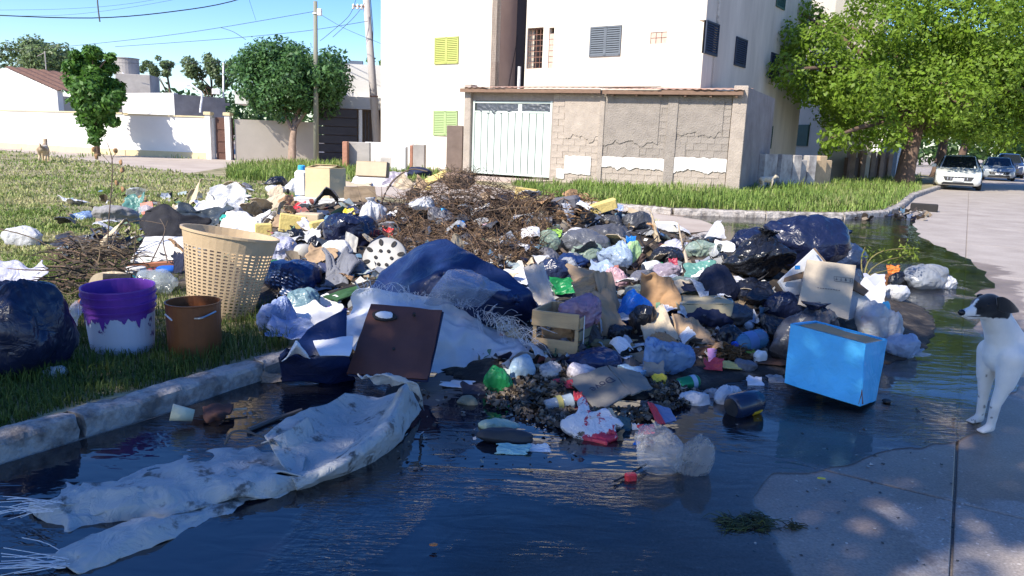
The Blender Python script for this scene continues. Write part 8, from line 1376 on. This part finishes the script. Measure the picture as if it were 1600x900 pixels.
for i in range(44):
    k_ = i % 2; P = (at(R.uniform(48, 100), R.uniform(780, 800), .07), at(R.uniform(85, 110), R.uniform(865, 888), .03), at(R.uniform(75, 120), R.uniform(715, 800), .06))[k_]; L_ = R.uniform(.04, .22 if k_ < 2 else .07); dr = np.array([-1, R.gauss(-.1 if k_ else .0, .25), R.gauss(-.1, .15)]); e = P + dr * L_; e[2] = max(e[2], .027); mb.add(tube(spline([P, (P + e) / 2 + np.array([0, R.gauss(0, .005), R.gauss(.002, .003)]), e], 6), .0013, 3))
tag(obj('frayed_threads', mb, PAP, tp), kind='stuff')
t2_ = thing('tarpaulin', 'white tarpaulin raised like a boat hull below the brown board', 'tarpaulin', at(560, 690, 0))
G = loft_px([[(410, 692, .12), (450, 660, .14), (500, 630, .16), (545, 608, .18)], [(435, 735, .05), (490, 695, .06), (545, 655, .08), (590, 615, .12)], [(458, 752, .02), (525, 718, .04), (590, 668, .07), (625, 612, .14)], [(460, 757, .05), (535, 725, .10), (605, 670, .15), (636, 596, .24)], [(462, 760, .01), (545, 738, .01), (625, 684, .02), (660, 640, .04), ]], 84, 64, amp=.008, freq=4, seed=12, zk=.85, fold=.010, ffreq=5, lin=.8, cr=.010); obj('hull_sheet', shell(G, .006), m_tarp, t2_, smooth=True)
G = loft_px([[(556, 588, .22), (590, 596, .22), (612, 606, .18)], [(598, 590, .27), (628, 594, .26), (640, 606, .22)], [(636, 592, .26), (655, 604, .22), (662, 640, .06)]], 20, 20, amp=.016, freq=7, seed=14, fold=.02, ffreq=8); obj('folded_tail', shell(G, .006), m_tarp, t2_, smooth=True)
G = loft_px([[(408, 694, .13), (424, 688, .14), (440, 700, .10)], [(450, 672, .15), (462, 690, .10), (455, 705, .07)], [(480, 652, .15), (490, 668, .11), (492, 690, .06)]], 14, 14, amp=.008, freq=7, seed=15); obj('turned_corner', shell(G, .006), m_tarp, t2_, smooth=True)
obj('hem_rope', tube(spline([at(455, 756, .02), at(530, 734, .02), at(600, 695, .025), at(640, 655, .03)], 20), .009, 6), m_tarp, t2_)
bag(500, 656, 44, 26, plastic('mint film', (.25, .5, .38), .35), 'mint green plastic scrap behind the hull shaped tarpaulin', knot=False, folds=1.2); d0 = hit(450, 660)[1]; branch([(388, 672, 0), (430, 655, .03), (472, 640, .06)], .012, .010, d0, None, M('wet plank', (.12, .10, .085), .5), 'plank', 'thin wet plank behind the hull shaped tarpaulin', 'plank'); branch([(352, 694, 0), (362, 676, .0), (385, 674, .02), (412, 684, .02)], .006, .005, 3.2, None, M('wet plank', (.12, .10, .085), .5), 'tarp_hem', 'bent hem strip standing between the two tarpaulins', 'hem')
P = at(303, 660, .02); cu = thing('foam_cup', 'yellowish white foam cup lying with brown paper by the kerb', 'cup', P); obj('body', xf(lathe([(.028, 0), (.040, .10), (.036, .10), (.025, .01), (.001, .01)], 18), TR(tuple(P + UP * .035), ry=rad(75), rz=rad(200))), M('yellowed foam', (.62, .60, .42), .7), cu, smooth=True)
G = loft_px([[(316, 635, .05), (318, 648, .06), (322, 662, .03)], [(335, 630, .07), (338, 645, .08), (342, 658, .03)], [(365, 632, .04), (362, 645, .05), (350, 656, .03)]], 12, 12, amp=.012, freq=9, seed=3, fold=.015, ffreq=9); tag(obj('paper', shell(G, .003), paper('wet brown paper', (.10, .05, .04)), smooth=True), 'wet brown paper crumple beside the foam cup by the kerb', 'paper'); tag(obj('stick', box(at(368, 640, .03), (.11, .012, .008), .35), CARDL), 'flat pale ice cream stick right of the wet brown paper', 'stick')
sheet(425, 600, 30, 14, paper('dirty cards', (.25, .2, .16)), 'dirty scraps at the end of the kerb', 'paper', 'paper', 40, .2)
# ================================================================== dry stems standing at the left
ds = thing('dry_weed', 'tall thin dry plant stem with brown seed heads standing among the weeds', 'plant', hit(164, 420)[0]); d0 = hit(164, 420)[1]
obj('stem', tube(spline([Q(u, v, d0) for u, v in ((164, 420), (168, 380), (172, 320), (176, 260), (170, 230), (166, 222))], 24), list(np.linspace(.007, .003, 24)), 5), TWIG, ds)
for u, v in ((147, 238), (151, 249), (181, 240), (189, 258), (191, 270), (183, 290), (192, 300)): obj('seed_head', xf(bagmesh(.035, .03, .05, u, False, 1.2), TR(tuple(Q(u, v, d0)))), CRUM, ds, smooth=True); obj('stalk', tube([Q(173, v + 18, d0), Q((173 + u) / 2, v + 4, d0), Q(u, v, d0)], .0025, 4), TWIG, ds)
for px_, lb in (([(208, 420, 0), (211, 385, 0), (213, 352, 0)], 'short dry stem left of the white board'), ([(262, 410, 0), (255, 375, .1), (262, 345, .1)], 'thin dry twig in front of the white board'), ([(235, 412, 0), (248, 385, 0), (258, 360, 0), (250, 342, .1)], 'arched dry twig in front of the black jacket'), ([(170, 400, 0), (185, 360, .1), (215, 345, .2), (255, 350, .2)], 'long arching dry twig over the black jacket'), ([(0, 358, 0), (40, 368, 0), (75, 385, 0), (85, 410, 0)], 'long bent dry twig at the far left')): branch(px_, .006, .003, hit(px_[0][0] if px_[0][0] > 5 else 40, 420)[1], None, TWIG, 'dry_twig', lb, 'twig')
mb_ = None

# ================================================================== loose scraps, alike within their kind
KS = [(PAP, 'small torn white paper scrap trodden into the rubbish heap', 'white paper scraps on the heap', 'paper', 34), (CLR, 'small clear film scrap lying among the rubbish bags', 'clear film scraps on the heap', 'plastic_scrap', 30), (WHB, 'small crumpled white plastic scrap lying among the rubbish bags', 'white plastic scraps on the heap', 'plastic_scrap', 40), (CARDL, 'small torn pale cardboard scrap lying in the rubbish heap', 'cardboard scraps on the heap', 'cardboard', 36), (GRB, 'small charcoal plastic scrap lying in the rubbish heap', 'charcoal plastic scraps on the heap', 'plastic_scrap', 24), (CRUM, 'small brown crumpled paper scrap lying in the rubbish heap', 'brown paper scraps on the heap', 'paper', 20)]
PRO = {}
for mt_, lb, gp, nm, n_ in KS:
    cat_ = {'paper': 'paper', 'plastic_scrap': 'scrap', 'cardboard': 'cardboard'}[nm]; protos = []
    for v_ in range(4):
        G = np.array([[((i / 9 - .5) * (1 + .3 * float(noise(np.array([i * .5, j * .5, v_ + 3.3])))), (j / 9 - .5) * .8, 0) for j in range(10)] for i in range(10)]); G[..., 2] = crease(G * 1.8, v_ * 7 + len(lb), 9, .22) + .06 * ridge(G * 4 + v_); G[..., 2] -= G[..., 2].min(); VF = shell(G, .02); protos.append(to_mesh(nm, VF[0], VF[1], mt_))
    k = 0
    while k < n_:
        u, v = R.uniform(440, 1190), R.uniform(285, 575)
        if R.random() < .25: u, v = R.uniform(100, 480), R.uniform(315, 405)
        P, d = hit(u, v)
        if d > 14 or (u > 480 and mound(P[0], P[1]) < .06): continue
        o = bpy.data.objects.new(nm, protos[k % 4]); C.objects.link(o); s_ = R.uniform(16, 36) * d / F; o.matrix_world = TR(tuple(P + UP * .03), rz=R.uniform(0, 6.28), rx=R.gauss(.2, .3), ry=R.gauss(0, .3), s=(s_, s_, s_)); tag(o, lb, cat_, gp); k += 1

for u, v, w_, h, mt_, lb in ((1010, 474, 62, 36, plastic('grey green bag', (.22, .27, .25)), 'grey green bag between the pink bag and the wrinkled brown paper'), (1046, 414, 54, 32, BLK, 'black bag behind the dusty lilac bag'), (902, 386, 60, 34, WHB, 'white bag behind the greenish clear bag'), (1092, 402, 56, 30, CLG, 'green tinted bag below the white foam cup'), (1152, 508, 62, 38, GRB, 'charcoal bag above the glossy crumpled black bag'), (470, 432, 66, 28, WHB, 'white bag behind the glossy navy bag'), (556, 424, 54, 28, LGB, 'grey bag left of the round perforated lid'), (1062, 396, 56, 26, LBL, 'lilac white bag in front of the grass patch'), (930, 374, 46, 22, NVY, 'navy bag at the back of the heap by the brown sticks'), (1288, 468, 64, 54, BLK, 'black bag pressed behind the beige panel'), (1206, 528, 52, 42, BLK, 'black bag left of the silvery charcoal bag'), (1166, 400, 60, 46, NVY, 'navy bag behind the big glossy black tied bag'), (1284, 400, 70, 50, BLK, 'black bag on top between the deep blue and the tall navy bag'), (640, 440, 40, 20, WHB, 'white scrap bag between perforated lid and mattress'), (420, 352, 40, 20, CARDL, 'pale bundled carton right of the white vest'), (860, 410, 44, 28, LGB, 'grey bag right of the brush foot')):
    bag(u, v, w_, h, mt_, lb, knot=False, folds=1.3)
